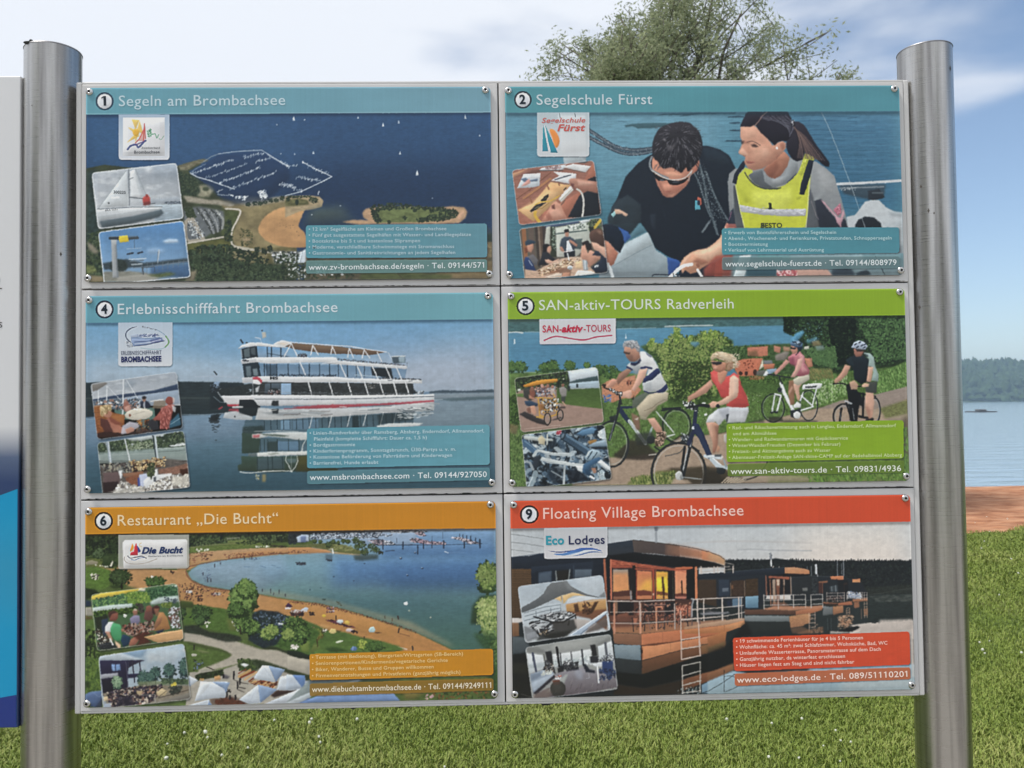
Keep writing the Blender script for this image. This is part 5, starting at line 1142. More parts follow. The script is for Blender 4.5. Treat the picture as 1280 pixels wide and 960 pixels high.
 s.S('#3a2a28 #5a2a24','500,340 540,375 500,390',3,(10,16));s.E('#3a2724',518,368,18,22);s.E('#3a2724',572,368,18,22);s.E('#3a2724',662,358,20,30);s.S('#6a3226','540,240 650,230 640,320 560,330',7,(8,14))
 s.F('#6b6f74','745,240 830,240 840,275 750,275',1,2);s.F('#b06a50','745,278 860,272 850,320 750,330',1,3);s.F('#5b5a58','680,345 760,335 780,370 720,410 670,400',.9,3);s.F('#7f97b0','775,330 880,318 870,350 800,380',1,2);s.F('#c4c8cc','730,410 775,335 800,375 780,400',1,2)
 s.F('#a8705c','850,90 920,110 910,170 850,150',1,4);s.F('#7f7470','860,190 960,150 1010,160 960,240 870,240',.9,5);s.F('#b5806c','940,100 1010,110 1010,150 950,150',.8,5);s.F('#b26a50','1150,220 1230,215 1235,300 1190,310',1,3);s.S('#c9c3b4','1170,100 1210,95 1210,125 1170,128',6,(8,14),2)
 s.F('#425c2e','500,400 780,390 1010,380 1010,560 600,560 480,480',1,6,n=(.3,14,10))
 s.S('#2a3d20 #3f5a2c #567438','500,400 780,400 1000,380 1010,460 520,460',220,(9,18));s.S('#76512f #8a6a48','600,400 760,400 740,430 620,430',24,(8,14))
 s.V(*R1)
 s.F(('#1c2a22','#22331f'),'-10,40 200,30 1215,30 1225,480 1100,540 940,560 700,560 560,620 440,600 300,560 200,380 120,250 -10,200',1,6,n=(.35,20,16))
 s.S('#15221c #1f3023 #2b4129 #375232','-10,40 1215,30 1225,480 900,540 560,600 300,520 150,300 -10,180',1300,(10,24));s.S('#42603a #4f7042 #35502f','720,60 1215,60 1225,460 920,500 830,300',460,(8,17));s.S('#101a18 #17241e','420,60 720,60 700,500 520,540',260,(12,26))
 s.S('#3f5c38 #4d6c40','200,360 500,340 520,540 300,520',260,(9,16),1.6);s.F('#6a7a48','240,560 460,560 480,640 380,680 240,660',.7,16,n=(.2,10,10));s.S('#6f6a40 #85804e #56683a','240,560 470,570 480,660 260,670',130,(6,12),2.4,.7,60)
 s.F('#4f8db0','50,280 110,210 180,180 200,200 150,260 100,300',.9,5);s.F('#5a98b8','200,290 320,240 330,280 240,310',.6,8);s.S('#7fa4b4 #5f90a6','40,120 380,100 360,300 60,300',36,(3,8),1.3,.7);s.S('#14201a','-10,40 160,40 60,200 -10,200',60,(10,20))
 s.F('#8d7c5a','270,290 340,280 370,330 280,340',.7,6);s.F('#7f9098','300,340 380,330 400,370 320,380',.6,6);s.F('#c3c0b4','190,345 240,335 245,365 190,370',.9,3);s.F('#b07860','200,460 270,455 275,540 230,550',.8,4)
 s.F('#4d6f36','900,640 930,600 1050,560 1225,490 1230,740 1000,800 920,800',1,6,n=(.25,14,10));s.S('#5f8442 #3d5a2a #7a9a58 #4a6a34','910,620 1225,500 1230,740 930,800',420,(6,12),2.2,.85,80)
 s.S('#5f8442 #3d5a2a #7a9a58 #a8b890','260,700 620,640 640,800 350,930 260,900',320,(6,12),2,.8,80)
 s.F(('#8c7f76','#84766c'),'330,960 560,880 900,820 1225,740 1230,860 1000,960',1,4,n=(.07,20,8));s.F('#62683c','940,960 1225,870 1230,1060 1000,1060',.9,10,n=(.3,12,8));s.F('#857768','1000,1060 1230,1010 1230,1300 1160,1300 1150,1120',.9,10);s.F('#3a3630','1180,1160 1230,1160 1235,1700 1180,1700',.5,10)
 def wheel(cx,cy,rx,ry,tyre='#20242a',w=10,rim='#8b9296',sp=12,rot=0):
  t=np.linspace(0,2*np.pi,41)
  c_,s_=math.cos(rad_(rot)),math.sin(rad_(rot))
  ring=lambda k:[(cx+rx*k*np.cos(q)*c_-ry*k*np.sin(q)*s_,cy+rx*k*np.cos(q)*s_+ry*k*np.sin(q)*c_)for q in t]
  s.L(tyre,ring(1),w);s.L(rim,ring(1-1.15*w/max(rx,ry)),w*.35,.7)
  for q in np.linspace(0,2*np.pi,sp,endpoint=False):s.L('#9aa0a2',[(cx,cy),(cx+rx*.9*np.cos(q),cy+ry*.9*np.sin(q))],1.6,.35)
 s.V(*R2)
 wheel(895,500,52,125,'#1d2125',16);wheel(585,560,105,125,'#1d2125',18)
 for p,w in(('640,260 690,600',60),('690,300 740,360 760,430',46),('700,320 900,360',18),('780,330 775,560',22),('560,480 545,600',22),('610,420 660,600',16),('740,560 860,580',26)):s.L('#14181d',p,w,.97)
 s.F('#14181d','630,270 700,300 760,420 740,450 720,600 640,600',1,2);s.L('#a9afb4','600,405 660,430',16,.8);s.L('#8d9499','670,480 690,590',8,.8);s.L('#7a8288','540,520 560,590',8,.6)
 s.L('#15181c','480,235 560,228 640,250 760,260 830,250',14,1,1)
 s.F(('#c59a86','#b08570'),'805,310 880,310 890,420 880,500 868,590 840,590 800,460',1,3);s.F('#8a5f50','805,430 850,500 850,590 830,580 800,470',.6,8);s.F('#b58d78','640,220 690,195 730,240 720,290 660,290',.9,4);s.F('#3a3f3c','800,260 850,215 920,210 910,330 805,320',1,3);s.F('#15191d','800,590 880,575 880,600 800,605',1,2)
 s.V(*R1)
 s.F(('#1b252d','#161e26'),'610,480 680,430 780,430 840,470 850,560 820,690 760,720 690,670 680,560 650,530',1,2);s.F('#1f2c34','605,480 660,440 690,540 650,530',1,2);s.F(('#8fa39f','#7d928f'),'780,400 850,410 890,450 900,540 935,620 930,690 860,680 880,600 860,540 830,540 840,470',1,2);s.F('#26323a','800,410 830,430 825,450 800,430',.8,2)
 s.F(('#c49a84','#b58a74'),'830,540 880,545 870,640 850,700 810,700 825,610',1,2);s.F(('#b98d78','#a87c68'),'600,520 655,540 620,620 545,690 500,710 485,680 520,650 560,600',1,2);s.F('#c9a088','760,740 790,705 840,715 830,745 780,750',1,2);s.L('#22262b','815,690 850,700',7)
 s.F(('#9b6c5c','#87594c'),'690,360 780,365 785,410 760,440 710,445 690,410',1,2);s.F('#20242a','700,360 780,370 780,392 720,390',.9,2);s.L('#3a2c2c','760,440 800,380',7)
 s.F(('#a9b4c4','#8d99ad'),'662,350 690,300 740,280 800,300 825,340 805,372 740,366',1,1);
 for x,y,r in((705,318,30),(745,300,30),(770,330,30),(725,345,25),(790,350,30),(800,318,25)):s.F('#20293c',[(x-18,y+6),(x+8,y-12),(x+18,y-4),(x-6,y+12)],.95,1)
 s.V(*W1)
 wheel(840,715,112,140,'#22272b',12);wheel(1195,690,88,150,'#22272b',11)
 s.F('#232820','790,800 930,800 940,850 800,850',.8,6);s.F('#22281f','600,850 730,820 760,860 600,862',.6,8);s.F('#22281f','940,830 1280,840 1280,862 930,862',.6,8)
 for p,w in(('860,575 920,590 875,760',17),('855,590 830,750',14),('920,470 950,560 1040,740',34),('1120,590 1240,700 1110,740',15),('1140,560 1110,640',13),('1250,520 1280,500 1230,690',13)):s.L('#c3c7c8',p,w)
 s.L('#d2d5d5','925,480 960,580 1030,720',12);s.F('#c8cbcb','1140,480 1290,465 1330,470 1330,490 1310,520 1130,530',1,1);s.F('#20252b','1160,500 1280,492 1270,510 1165,515');s.F('#20262b','1010,740 1110,720 1120,800 1060,820 1015,800',1,2);s.E('#c4c6c4',1078,785,36,36);s.F('#4a5458','890,510 930,510 930,560 890,560',1,2);s.E('#22272b',905,530,20,24);s.S('#22272b','820,740 890,740 890,770 820,770',8,(9,15))
 s.L('#22272b','790,380 860,385 920,400 1010,410',13,1,1);s.L('#22272b','900,410 930,470',16)
 s.F('#8a5f4c','1000,440 1060,430 1050,680 1010,680 990,560',.9,4);s.F(('#c29a86','#b98f7a'),'1040,480 1100,440 1130,470 1100,520 1110,620 1090,650 1060,560',1,3);s.F(('#b9b4a2','#a8a492'),'1040,430 1110,390 1200,375 1205,430 1140,470 1090,490 1050,470',1,2);s.F('#b08672','990,560 1030,490 1040,520 1000,590',.9,3)
 s.F('#cdcfd0','1040,690 1080,650 1120,680 1110,710 1050,715',1,2);s.F(('#b4717a','#96505c'),'985,210 1040,170 1110,150 1150,200 1160,260 1205,340 1200,380 1110,400 1060,390 1060,290 1010,270',1,3);s.F('#c38a8c','1100,170 1150,190 1150,300 1190,350 1130,360 1110,280',.8,6);s.F('#7a3a4c','990,220 1050,200 1060,300 1010,280',.7,6);s.F(('#c99a90','#b98a7e'),'1090,230 1140,210 1120,310 1060,410 1015,405 1060,330',1,3);s.F('#b98478','1010,250 970,230 900,310 850,360 870,385 940,320',1,3)
 s.F('#ad7a68','1020,90 1090,110 1085,160 1040,180 1018,140',1,2);s.F('#20242a','1015,105 1075,112 1070,130 1020,128',.95,1);s.F(('#5b7a98','#26384e'),'1010,70 1050,45 1100,40 1140,70 1140,120 1110,140 1080,110 1020,90',1,1);s.F('#1a2430','1080,110 1140,100 1120,145 1095,140',.9,2);s.S('#9cb4c8 #16202c','1040,55 1110,50 1130,90 1060,80',12,(7,13),2,.9,20);s.L('#1e2228','1110,140 1070,185',8)
 s.V(*M2)
 wheel(195,470,165,225,'#23282c',20,'#9aa09c',14);wheel(840,290,140,170,'#23282c',18,'#9aa09c',14);s.F('#2a3a24','700,180 740,160 720,480 650,460 640,300',.4,12)
 s.L('#1e2428','690,140 800,125 900,145 960,190',13,1,1);s.L('#20262a','700,120 880,110',14)
 s.L('#1f2b44','270,120 360,240',46);s.L('#1f2b44','280,108 400,105',24);s.L('#b4bbb9','370,240 530,465',32);s.L('#8c9896','372,252 525,462',8);s.L('#8fa09c','600,300 545,440',20);s.L('#b4bbb4','640,150 810,355',12);s.L('#b4bbb4','700,410 820,375',14);s.L('#8f9a98','530,450 640,440',14);s.L('#23282c','280,-40 265,120 215,300 170,430',24,1,1);s.L('#90989a','240,180 175,430',7,.8)
 s.F('#20262a','170,200 250,180 250,240 180,240',.9,4);s.F('#2a2e2c','420,370 600,350 640,440 540,480 440,480',.8,8);s.E('#22282a',585,430,45,40,0,.9);s.F('#2a2622','560,580 660,565 650,590 560,592',.7,3);s.L('#a9a49a','565,580 660,570',12)
 s.L('#22272a','620,500 680,540',16);s.L('#3a3f40','730,590 860,560 900,520',9,.8,1)
 s.F('#7c5a4c','390,160 470,200 480,330 440,330 400,240',.9,5);s.F('#525a50','400,20 560,-60 600,60 500,120 400,110',.95,4)
 s.F(('#bf9480','#a87a66'),'545,220 620,210 690,310 700,360 650,370 600,300',1,3);s.F(('#6a5a4a','#8a7460'),'640,370 720,340 740,400 700,480 650,500 620,470',1,3);s.S('#b89a84 #3a3028 #4a3c32','640,360 730,350 700,480 630,490',50,(8,15),1.6)
 s.F(('#b3a892','#a2967e'),'440,110 560,-20 680,-60 760,-40 750,40 640,100 560,190 540,215 470,190',1,3);s.F('#8a7e68','520,200 560,130 650,90 640,130 560,170',.7,6);s.L('#6a604e','520,140 600,110 660,60',7,.7);s.L('#6a604e','660,60 720,30 750,40',7,.6);s.F('#8f8672','470,190 540,205 545,235 480,225',.9,3);s.F('#c9c4b8','420,225 460,205 455,235',.8,2)
 s.V(*M1)
 s.F(('#c07f66','#b87459'),'95,640 180,590 260,600 330,570 430,545 440,640 490,690 420,770 300,780 200,820 100,760',.9,4,n=(.15,18,12));s.S('#7f4a3a #3a2c2a','340,600 400,600 380,640 350,640',6,(10,16));s.S('#3a5a90 #5f7aa8 #b4885c','110,740 190,740 190,810 120,810',24,(9,16));s.S('#2a2420','95,640 140,640 130,680',10,(9,16))
 s.F(('#96705e','#7c5848'),'270,530 350,480 400,495 340,560 260,640 235,600',1,3);s.F('#b98670','130,660 200,580 250,590 240,630 180,680',1,3)
 s.F(('#c3c4c4','#b3b6b8'),'480,310 520,310 600,360 650,450 700,560 745,650 760,690 700,730 640,710 560,720 510,700 500,620 540,560 560,490 500,470 440,500 380,480 350,450 380,420 440,440',1,2)
 s.F('#8e9498','360,440 480,440 470,520 440,550 400,500',.8,8);s.F('#9aa0a4','510,620 590,600 600,690 520,700',.7,8);s.F('#1d2440','385,420 440,420 480,375 490,400 470,430 420,455 380,440',1,2);s.F('#232c52','520,560 560,545 640,480 665,480 680,520 600,590 500,625',1,1.5);s.F('#232c52','690,680 740,630 755,670 720,715 660,725 640,710',1,1.5);s.L('#232c52','520,705 580,725 650,715',12,.9,1);s.L('#232c52','490,475 540,468 590,478',22,.95);s.L('#232c52','350,465 395,490',18,.95);s.F('#2f3858','530,320 600,360 580,370 540,340',.7,3)
 s.F(('#c99e8a','#c09480'),'470,490 555,480 530,560 480,640 420,710 390,690 430,610',1,2);s.F('#c79a86','280,720 390,690 400,730 380,780 290,760',1,3);s.L('#20262a','140,680 200,700 250,740 290,750',14,1,1);s.S('#d0d3d4 #2a2e30 #1d2226','160,670 300,720 290,760 180,700',26,(8,14));s.L('#22272a','275,760 290,830',20);s.F('#2a2622','385,790 420,740 415,790',.9,3)
 s.F(('#b0846f','#8f6352'),'320,260 430,270 470,310 480,370 430,410 380,410 340,360 320,320',1,2);s.F('#5f453c','330,350 400,340 430,400 380,412',.6,6);s.F('#3a2c28','312,312 380,318 375,340 320,335',.9,3);s.F('#7f5a4a','400,380 480,350 475,400 410,415',.6,6)
 s.F(('#9a9ca0','#7c7f84'),'305,240 340,205 400,195 450,215 475,260 480,320 450,310 430,270 390,290 380,265 330,262 310,280',1,2);s.S('#b9babc #5a5c60 #8c8e92','310,210 450,205 475,300 440,290 380,260 320,250',50,(5,11),2,.7,40)
 s.V(*M2)
 wheel(860,760,268,300,'#25292c',24,'#a9aaa6',20)
 s.L('#1e2226','840,460 960,480 1060,540',15,.9,1);s.F('#1d2226','880,390 1010,380 1000,430 930,470 890,440',.95,4);s.S('#aeb4b6 #1d2226 #5a6266','880,360 1000,400 990,470 890,450',26,(8,14))
 for p,w in(('985,440 900,800',34),('920,500 890,720',26)):s.L('#1d2125',p,w)
 s.L('#a9aeb0','950,520 900,740',12,.9);s.L('#a4a8a8','985,440 975,500',14,.8);s.E('#b0b2b0',865,785,40,46);s.E('#7e8282',890,800,22,26);s.L('#22262a','885,700 910,800',18)
 s.L('#8f9494','900,800 1085,820',12,.8);s.L('#22262a','640,760 830,790',6,.3)
 s.L('#232a40','1035,100 1010,330 960,470',40);s.F(('#232a48','#1c2238'),'1010,260 1055,270 1110,370 1190,580 1150,590 1080,440 1010,360',1,1);s.E('#b9c0cc',1006,312,14,18);s.L('#b3bcc2','1120,590 1190,620 1270,690',30);s.L('#cdd3d6','1180,590 1290,600',26)
 s.L('#1e2226','920,80 1010,120 1060,90 1160,100',24,1,1);s.S('#1e2226 #3a4044 #c8cacb','880,50 1000,40 1040,140 960,120',26,(10,18));s.E('#c6c9c6',1110,68,18,12);s.E('#c6c9c6',1130,180,16,12)
 s.V(*W2)
 s.F(('#b98b74','#8f6250'),'170,220 240,200 300,240 290,330 290,440 260,520 235,520 240,420 200,310',1,3);s.F('#cfa68f','180,230 230,220 240,330 250,420 215,340',.6,8);s.F('#5f4236','255,250 300,250 285,440 275,350',.5,6);s.F('#a8795f','290,440 320,480 290,520 270,500',.8,4)
 s.L('#25304a','75,270 210,560',48);s.F('#b9c1c6','160,550 220,540 330,560 330,590 250,580 180,570',1,2);s.L('#a9b4ba','220,580 280,650 380,670',34);s.L('#d0d5d7','240,575 320,640',10);s.F('#3a4044','250,540 330,530 320,560 260,560',.9,3);s.L('#7f9098','345,580 370,660',16);s.F('#1d2226','270,660 370,680 350,730 290,710',.95,4);s.F('#2a2722','150,680 290,700 360,830 120,830',.8,10)
 s.E('#22272a',320,700,44,34);s.F('#2a251e','320,760 500,770 520,830 320,830',.6,8)
 for i in range(8):s.L('#b3a592',[(330+i*26,820),(380+i*24,760+i*5)],9,.7)
 s.F('#a58b76','300,330 360,320 370,420 350,600 330,600',.5,10);s.F('#b5b9ba','350,340 372,330 370,430 350,400',.7,4)
 s.F(('#aeb2b8','#b9bbbe'),'170,220 200,150 290,80 400,60 590,65 600,100 560,215 380,220 360,180 300,250 265,210',1,2);s.F('#8b8f9a','290,90 400,60 400,120 380,200 340,170',.6,8);s.F('#22282e','375,140 400,130 385,210 370,215',.9,2);s.F('#c6c8ca','190,190 260,130 280,200 240,210',.6,8)
 s.V(*W1)
 s.F(('#bf4a47','#b5423f'),'215,360 260,330 330,320 360,400 410,390 450,360 500,390 520,480 580,600 600,690 560,710 420,705 370,690 420,620 320,600 270,490 230,440',1,2);s.F('#a03a38','320,560 400,600 420,640 360,640 320,600',.7,6);s.F('#cf5e58','230,370 300,380 330,480 300,520 260,450',.6,10);s.F('#9a3836','500,420 560,580 580,650 520,560',.5,10);s.L('#97403c','440,610 580,650',6,.6)
 s.F('#b98068','285,360 340,330 390,350 360,430 320,480 295,440',1,3);s.F(('#b88a76','#a97a66'),'-10,600 60,560 150,490 220,430 245,480 180,560 80,610 20,640 -10,660',1,3);s.F(('#c9a590','#c29a84'),'410,410 450,385 500,420 495,560 480,610 380,670 300,690 280,660 400,590',1,2);s.F('#d4b4a0','440,400 490,420 480,560 440,600 440,480',.6,8);s.F('#c79a84','190,680 240,645 300,660 300,700 230,715',1,2);s.E('#20242a',290,695,22,18)
 s.L('#1e2226','-20,710 60,700 130,680 200,690',20,1,1)
 s.F(('#b5826a','#a06c56'),'225,240 300,250 380,260 370,330 310,360 260,345 235,310',1,2);s.F('#20222a','222,255 330,250 330,275 290,285 240,278',.95,2);s.F('#cf9f8a','250,300 290,295 280,330 250,325',.6,5);s.L('#7f3f38','240,330 290,332',6,.7)
 s.F(('#bba68a','#a8906f'),'215,210 240,170 300,150 380,165 440,180 470,230 440,240 460,310 400,350 370,330 390,270 340,240 270,215 230,240',1,2);s.S('#cfc0a8 #8a6f52 #d6cab4 #9a8060','230,180 330,155 470,210 490,300 400,340 380,260 280,200',80,(5,12),2.6,.7,25);s.F('#7a4f3a','370,260 440,250 450,310 400,350 370,330',.6,6);s.S('#c6b9a4','430,170 500,170 510,290 450,280',26,(5,10),2,.6,-20);s.F('#c8b498','280,160 350,160 440,220 430,245 330,225',.7,5)
 s.V(*B);s.F('#54702f','290,810 930,790 930,935 290,935',.9,6,n=(.25,14,10));s.F('#8f806c','100,890 330,870 500,890 480,935 100,935',.8,8);s.S('#3d5a28 #54782f #6a8c3e','470,870 930,800 930,935 480,935',260,(3,7),2.2,.8,80);s.F('#3b3428','910,620 945,600 945,800 915,800',.6,8);s.L('#2a2e2c','180,900 240,880 280,830 290,800',7,.8,1);s.L('#8f9894','175,892 230,872 270,830',4,.7,1);s.S('#4a6a34 #5f8040','915,660 940,650 945,900 915,900',60,(4,8),2,.8,80);s.F('#a9a88c','120,830 180,830 150,900 130,890',.7,5)
 for i in range(7):s.L('#b5a48e',[(75+i*14,912),(110+i*13,885+i*2)],4.5,.7)
 s.V(0,0,1);s.F('#22301a','632,398 1135,393 1135,396.5 632,401.5',.7,1.3);s.area('title_bar','632,362 1135,358 1135,393.2 632,398.4',0,('#7f9f2b','#7d9c26','h'),n=(.02,60,20))
 s.V(*A);s.badge(5,102,101,42,'#10141a');s.V(0,0,1);s.TX('title_lettering','SAN-aktiv-TOURS Radverleih',674.5,387.5,916.5,385.3,12.6,'#c9d1c4',.004)
 s.V(*A);s.area('logo','166,162 515,158 515,272 166,276',[0,0,12,12],('#c3c5c8','#c6c3c8'),1,4)
 s.TX('logo_lettering','SAN-',180,222,268,221,31,'#b02c44',.02);s.TX('logo_lettering','aktiv',268,221,367,220,31,'#b02c44',.045,.22);s.TX('logo_lettering','-TOURS',369,220,493,218,31,'#a82c44',.012)
 s.L('#a8405a','188,258 240,240 310,250 370,256 430,242 496,236',7,.95,1)
 s.inset('51,432 430,381 460,634 82,680',18,'#d3d0c0')
 s.V(*I1)
 s.F(('#93796c','#8d7468'),'60,60 1120,60 1120,830 60,830',n=(.05,30,20));s.F('#a9b6c0','640,100 1050,70 1060,260 660,260',1,2);s.F('#c4ccd0','700,120 1020,90 1020,170 720,220',.7,16);s.F('#35474a','700,245 800,215 1020,175 1040,240 860,250 700,262',1,2);s.F('#93a5b0','680,262 1040,228 1050,320 690,325',1,3);s.L('#c3cbce','700,320 880,318',4,.7);s.S('#2a3438','780,270 800,260 800,310 785,310',6,(8,12));s.E('#2a3438',788,285,10,20)
 s.F(('#3d5428','#4c6530'),'560,330 1050,315 1080,550 900,530 700,505 560,480',1,3,n=(.12,30,8));s.F('#55703a','90,380 180,370 190,420 100,410',1,4)
 s.F('#263024','85,190 680,110 710,230 690,330 600,360 560,300 200,320 90,340',1,4,n=(.35,16,14));s.S('#1a231b #35452c #4a5e38','90,200 680,130 700,320 560,330 180,330 100,370',160,(10,22));s.E('#c9cdb8',638,208,9)
 s.F('#d3d4cc','118,325 155,320 155,345 118,350',.9,2);s.F('#2c2a2c','135,610 200,580 330,640 420,680 460,740 330,710 220,660',.95,5);s.F('#2c2a2c','460,690 600,640 640,660 520,680',.8,5);s.F('#3a3230','560,520 660,520 660,545 580,550',.8,4)
 s.F(('#c98a35','#b5772a'),'175,285 340,225 565,205 572,232 400,262 200,298',1,1);s.F('#a5681f','185,292 400,262 570,230 560,245 380,275 200,305',.8,2)
 s.F('#2f3230','180,320 250,300 330,310 340,420 250,460 190,420',.9,5);s.F('#7a4a3c','250,330 300,310 320,380 300,440 260,430',1,3);s.F('#a8765f','240,380 280,420 320,420 300,445 250,430',1,3);s.F(('#2f4258','#24354a'),'195,460 260,455 350,490 340,520 240,520 205,500',1,3);s.F('#b5866e','255,520 310,510 330,600 310,625 270,580',1,3);s.F('#6a4438','220,540 260,530 270,600 230,590',.8,4);s.E('#7f5646',282,325,22,30)
 s.S('#8a5f50 #a9b4c0 #5a4a52 #c2a290 #6b7a8c #3a2f30','320,300 540,290 540,400 330,410',120,(10,20));s.F('#b5a79e','490,320 540,320 540,400 490,380',.8,5);s.E('#b5897a',395,290,18,22);s.E('#8f6452',460,288,18,22);s.E('#8f6452',512,300,16,20)
 s.F('#7f7c78','590,310 640,290 675,330 670,410 620,420 595,370',1,4);s.F('#3a3f3c','610,410 660,410 650,480 615,470',1,4);s.E('#7a5646',632,282,18,20);s.L('#b58d78','625,470 660,510',12);s.F('#22282c','680,280 715,290 710,340 690,350',.9,4)
 for p,w in(('320,420 520,430',10),('350,430 370,640',14),('400,430 420,600',10),('540,430 560,600',12),('480,640 580,605',16),('370,620 420,640',14),('520,380 560,470',12),('440,590 560,570',8),('330,640 400,650',16)):s.L('#b98d3a',p,w)
 s.S('#2a2622 #8f969a #c6c9ca #4a3a2c #b5822f','370,440 590,430 590,570 400,590',130,(8,17));s.F('#8a5a2c','350,500 410,490 420,560 360,570',.8,4)
 wheel(455,665,36,66,'#2a2624',14,'#8f8f8c',10);wheel(600,620,32,60,'#2a2624',13,'#8f8f8c',10);s.L('#d8c9c0','190,778 600,735',5,.5)
 s.end_inset()
 s.V(*A);s.inset('84,692 462,645 496,893 108,938',[18,18,18,2],'#d3d0c8')
 s.V(*I2)
 s.F('#26323e','150,120 1210,120 1210,860 150,860');s.S('#1a232c #34485a #50687c #7c909e #a4b0b6 #12181e','160,200 1100,150 1190,780 200,840',330,(16,44),2.4,.85)
 s.F('#a9b0ae','180,260 330,270 520,300 520,320 350,320 190,300',.95,3);s.F('#b5a888','345,290 390,255 430,300 425,370 360,350',.9,4);s.F('#c3c8c8','270,350 340,360 350,400 290,410',.8,8);s.S('#8a2f3a #a03848','560,210 610,205 600,240 560,245',8,(12,18));s.L('#b9bcb4','455,250 450,360',18,.9)
 s.F(('#5f84a4','#3f6484'),'780,240 860,190 960,165 1030,190 1010,230 860,260',1,4);s.F('#16202a','1000,190 1040,180 1030,240 970,260',.9,4);s.F('#9a7038','910,330 980,300 1020,300 990,350 930,360',.9,4);s.F(('#9fb0ba','#5a7488'),'900,380 1000,330 1120,300 1130,380 1000,390',1,4);s.F('#1a222a','930,390 1130,380 1140,420 980,410',.9,5);s.S('#c3cacc #a9b4ba','1040,200 1110,190 1110,290 1040,280',26,(14,26),1.5)
 s.L('#3f5c78','190,330 320,440',66);s.L('#6f8aa0','200,320 330,425',14,.7);s.L('#a4adb0','300,490 350,430 480,460 560,470 710,470',34,.97,1);s.L('#c9cecf','350,425 480,450 700,462',9,.8,1);s.F('#28303a','300,500 380,470 370,560 330,640 280,650',.95,5);s.L('#b4bbbc','400,520 470,550 600,565 760,590 880,600',40,.97,1);s.L('#d0d4d4','410,510 600,550 760,575',9,.8,1);s.L('#5f6f7c','400,545 600,585 750,610',8,.6,1)
 s.L('#9aa4a8','650,590 640,820',26,.95);s.L('#c8cccc','645,640 636,820',7,.8);s.L('#8d979c','200,550 260,570 290,640',26,.9,1);s.L('#7f9098','260,840 300,740 320,680',60,.9);s.L('#b4bec2','240,830 285,730',16,.8);s.F('#18202a','480,610 640,620 620,800 520,800 460,700',.75,10);s.F('#141a24','680,640 800,640 930,760 700,800',.85,8);s.L('#8d989e','500,660 620,730',14,.8);s.L('#5a6a78','760,620 960,760',5,.8)
 s.F('#c6cbcb','770,600 880,600 850,680 800,650',.95,3)
 s.L('#34495c','640,270 900,440',92);s.L('#5b7890','660,250 920,415',26,.85,0);s.L('#1d2a36','620,300 880,475',14,.9);s.E('#26323e',632,268,26,48,30);s.E('#7c93a4',628,262,14,32,30,.6)
 for i in range(7):s.L('#1d2a36',[(680+i*22,262+i*14),(640+i*22,330+i*14)],3,.5)
 s.F(('#9fb2bc','#6f8797'),'880,500 920,430 970,410 1040,430 1060,480 960,540 890,540',1,3);s.L('#22303c','910,520 960,440',12,.9);s.L('#22303c','960,530 1020,450',9,.9);s.L('#c9c4b8','890,500 930,440',9,.8);s.F(('#3a5a78','#2a4a68'),'860,590 960,530 1040,500 1070,520 1020,570 960,600 920,650 960,720 900,700 850,670',1,3);s.F('#243c54','870,640 920,640 980,740 900,700',.9,4);s.F('#c9cfd2','1020,560 1060,530 1170,620 1170,660 1120,640',1,3);s.L('#8d9ba4','1030,575 1150,670',12,.8);s.F('#a07058','950,630 1000,620 1010,680 980,690',.9,3);s.L('#d0d4d6','940,720 980,745',24);s.S('#b4c0c4 #8fa0a8','1050,660 1100,660 1090,760 1030,750',14,(14,26),1.5);s.F('#1a222a','1080,520 1160,510 1150,580',.8,5)
 s.end_inset()
 s.V(*B)
 s.area('text_box','100,642 913,626 913,800 100,817',14,('#7a9a28','#7c9c26','h'),1,5,(.03,60,20));s.V(0,0,1)
 s.V(*B);s.area('contact_bar','104,826 915,812 915,866 104,882',12,'#69852f',.72,2)
 for i,(t,x1,b)in enumerate((('Rad- und Rikschavermietung auch in Langlau, Enderndorf, Allmannsdorf',879,1),('und am Altmühlsee',329,0),('Wander- und Radwandertouren mit Gepäckservice',657,1),('WinterWanderFreuden (Dezember bis Februar)',622,1),('Freizeit- und Aktivangebote auch zu Wasser',577,1),('Abenteuer-Freizeit-Anlage SAN-shine-CAMP auf der Badehalbinsel Absberg',905,1))):
  y=668+27.2*i;x0=110 if b else 130;s.TX('bullet_lettering',('• ' if b else '')+t,x0,y,x1,y-(x1-x0)*.013,15,'#c0cf98',.012)
 s.TX('contact_lettering','www.san-aktiv-tours.de · Tel. 09831/4936',118,873,901,860,26,'#d3d8cb',.008)
 return s
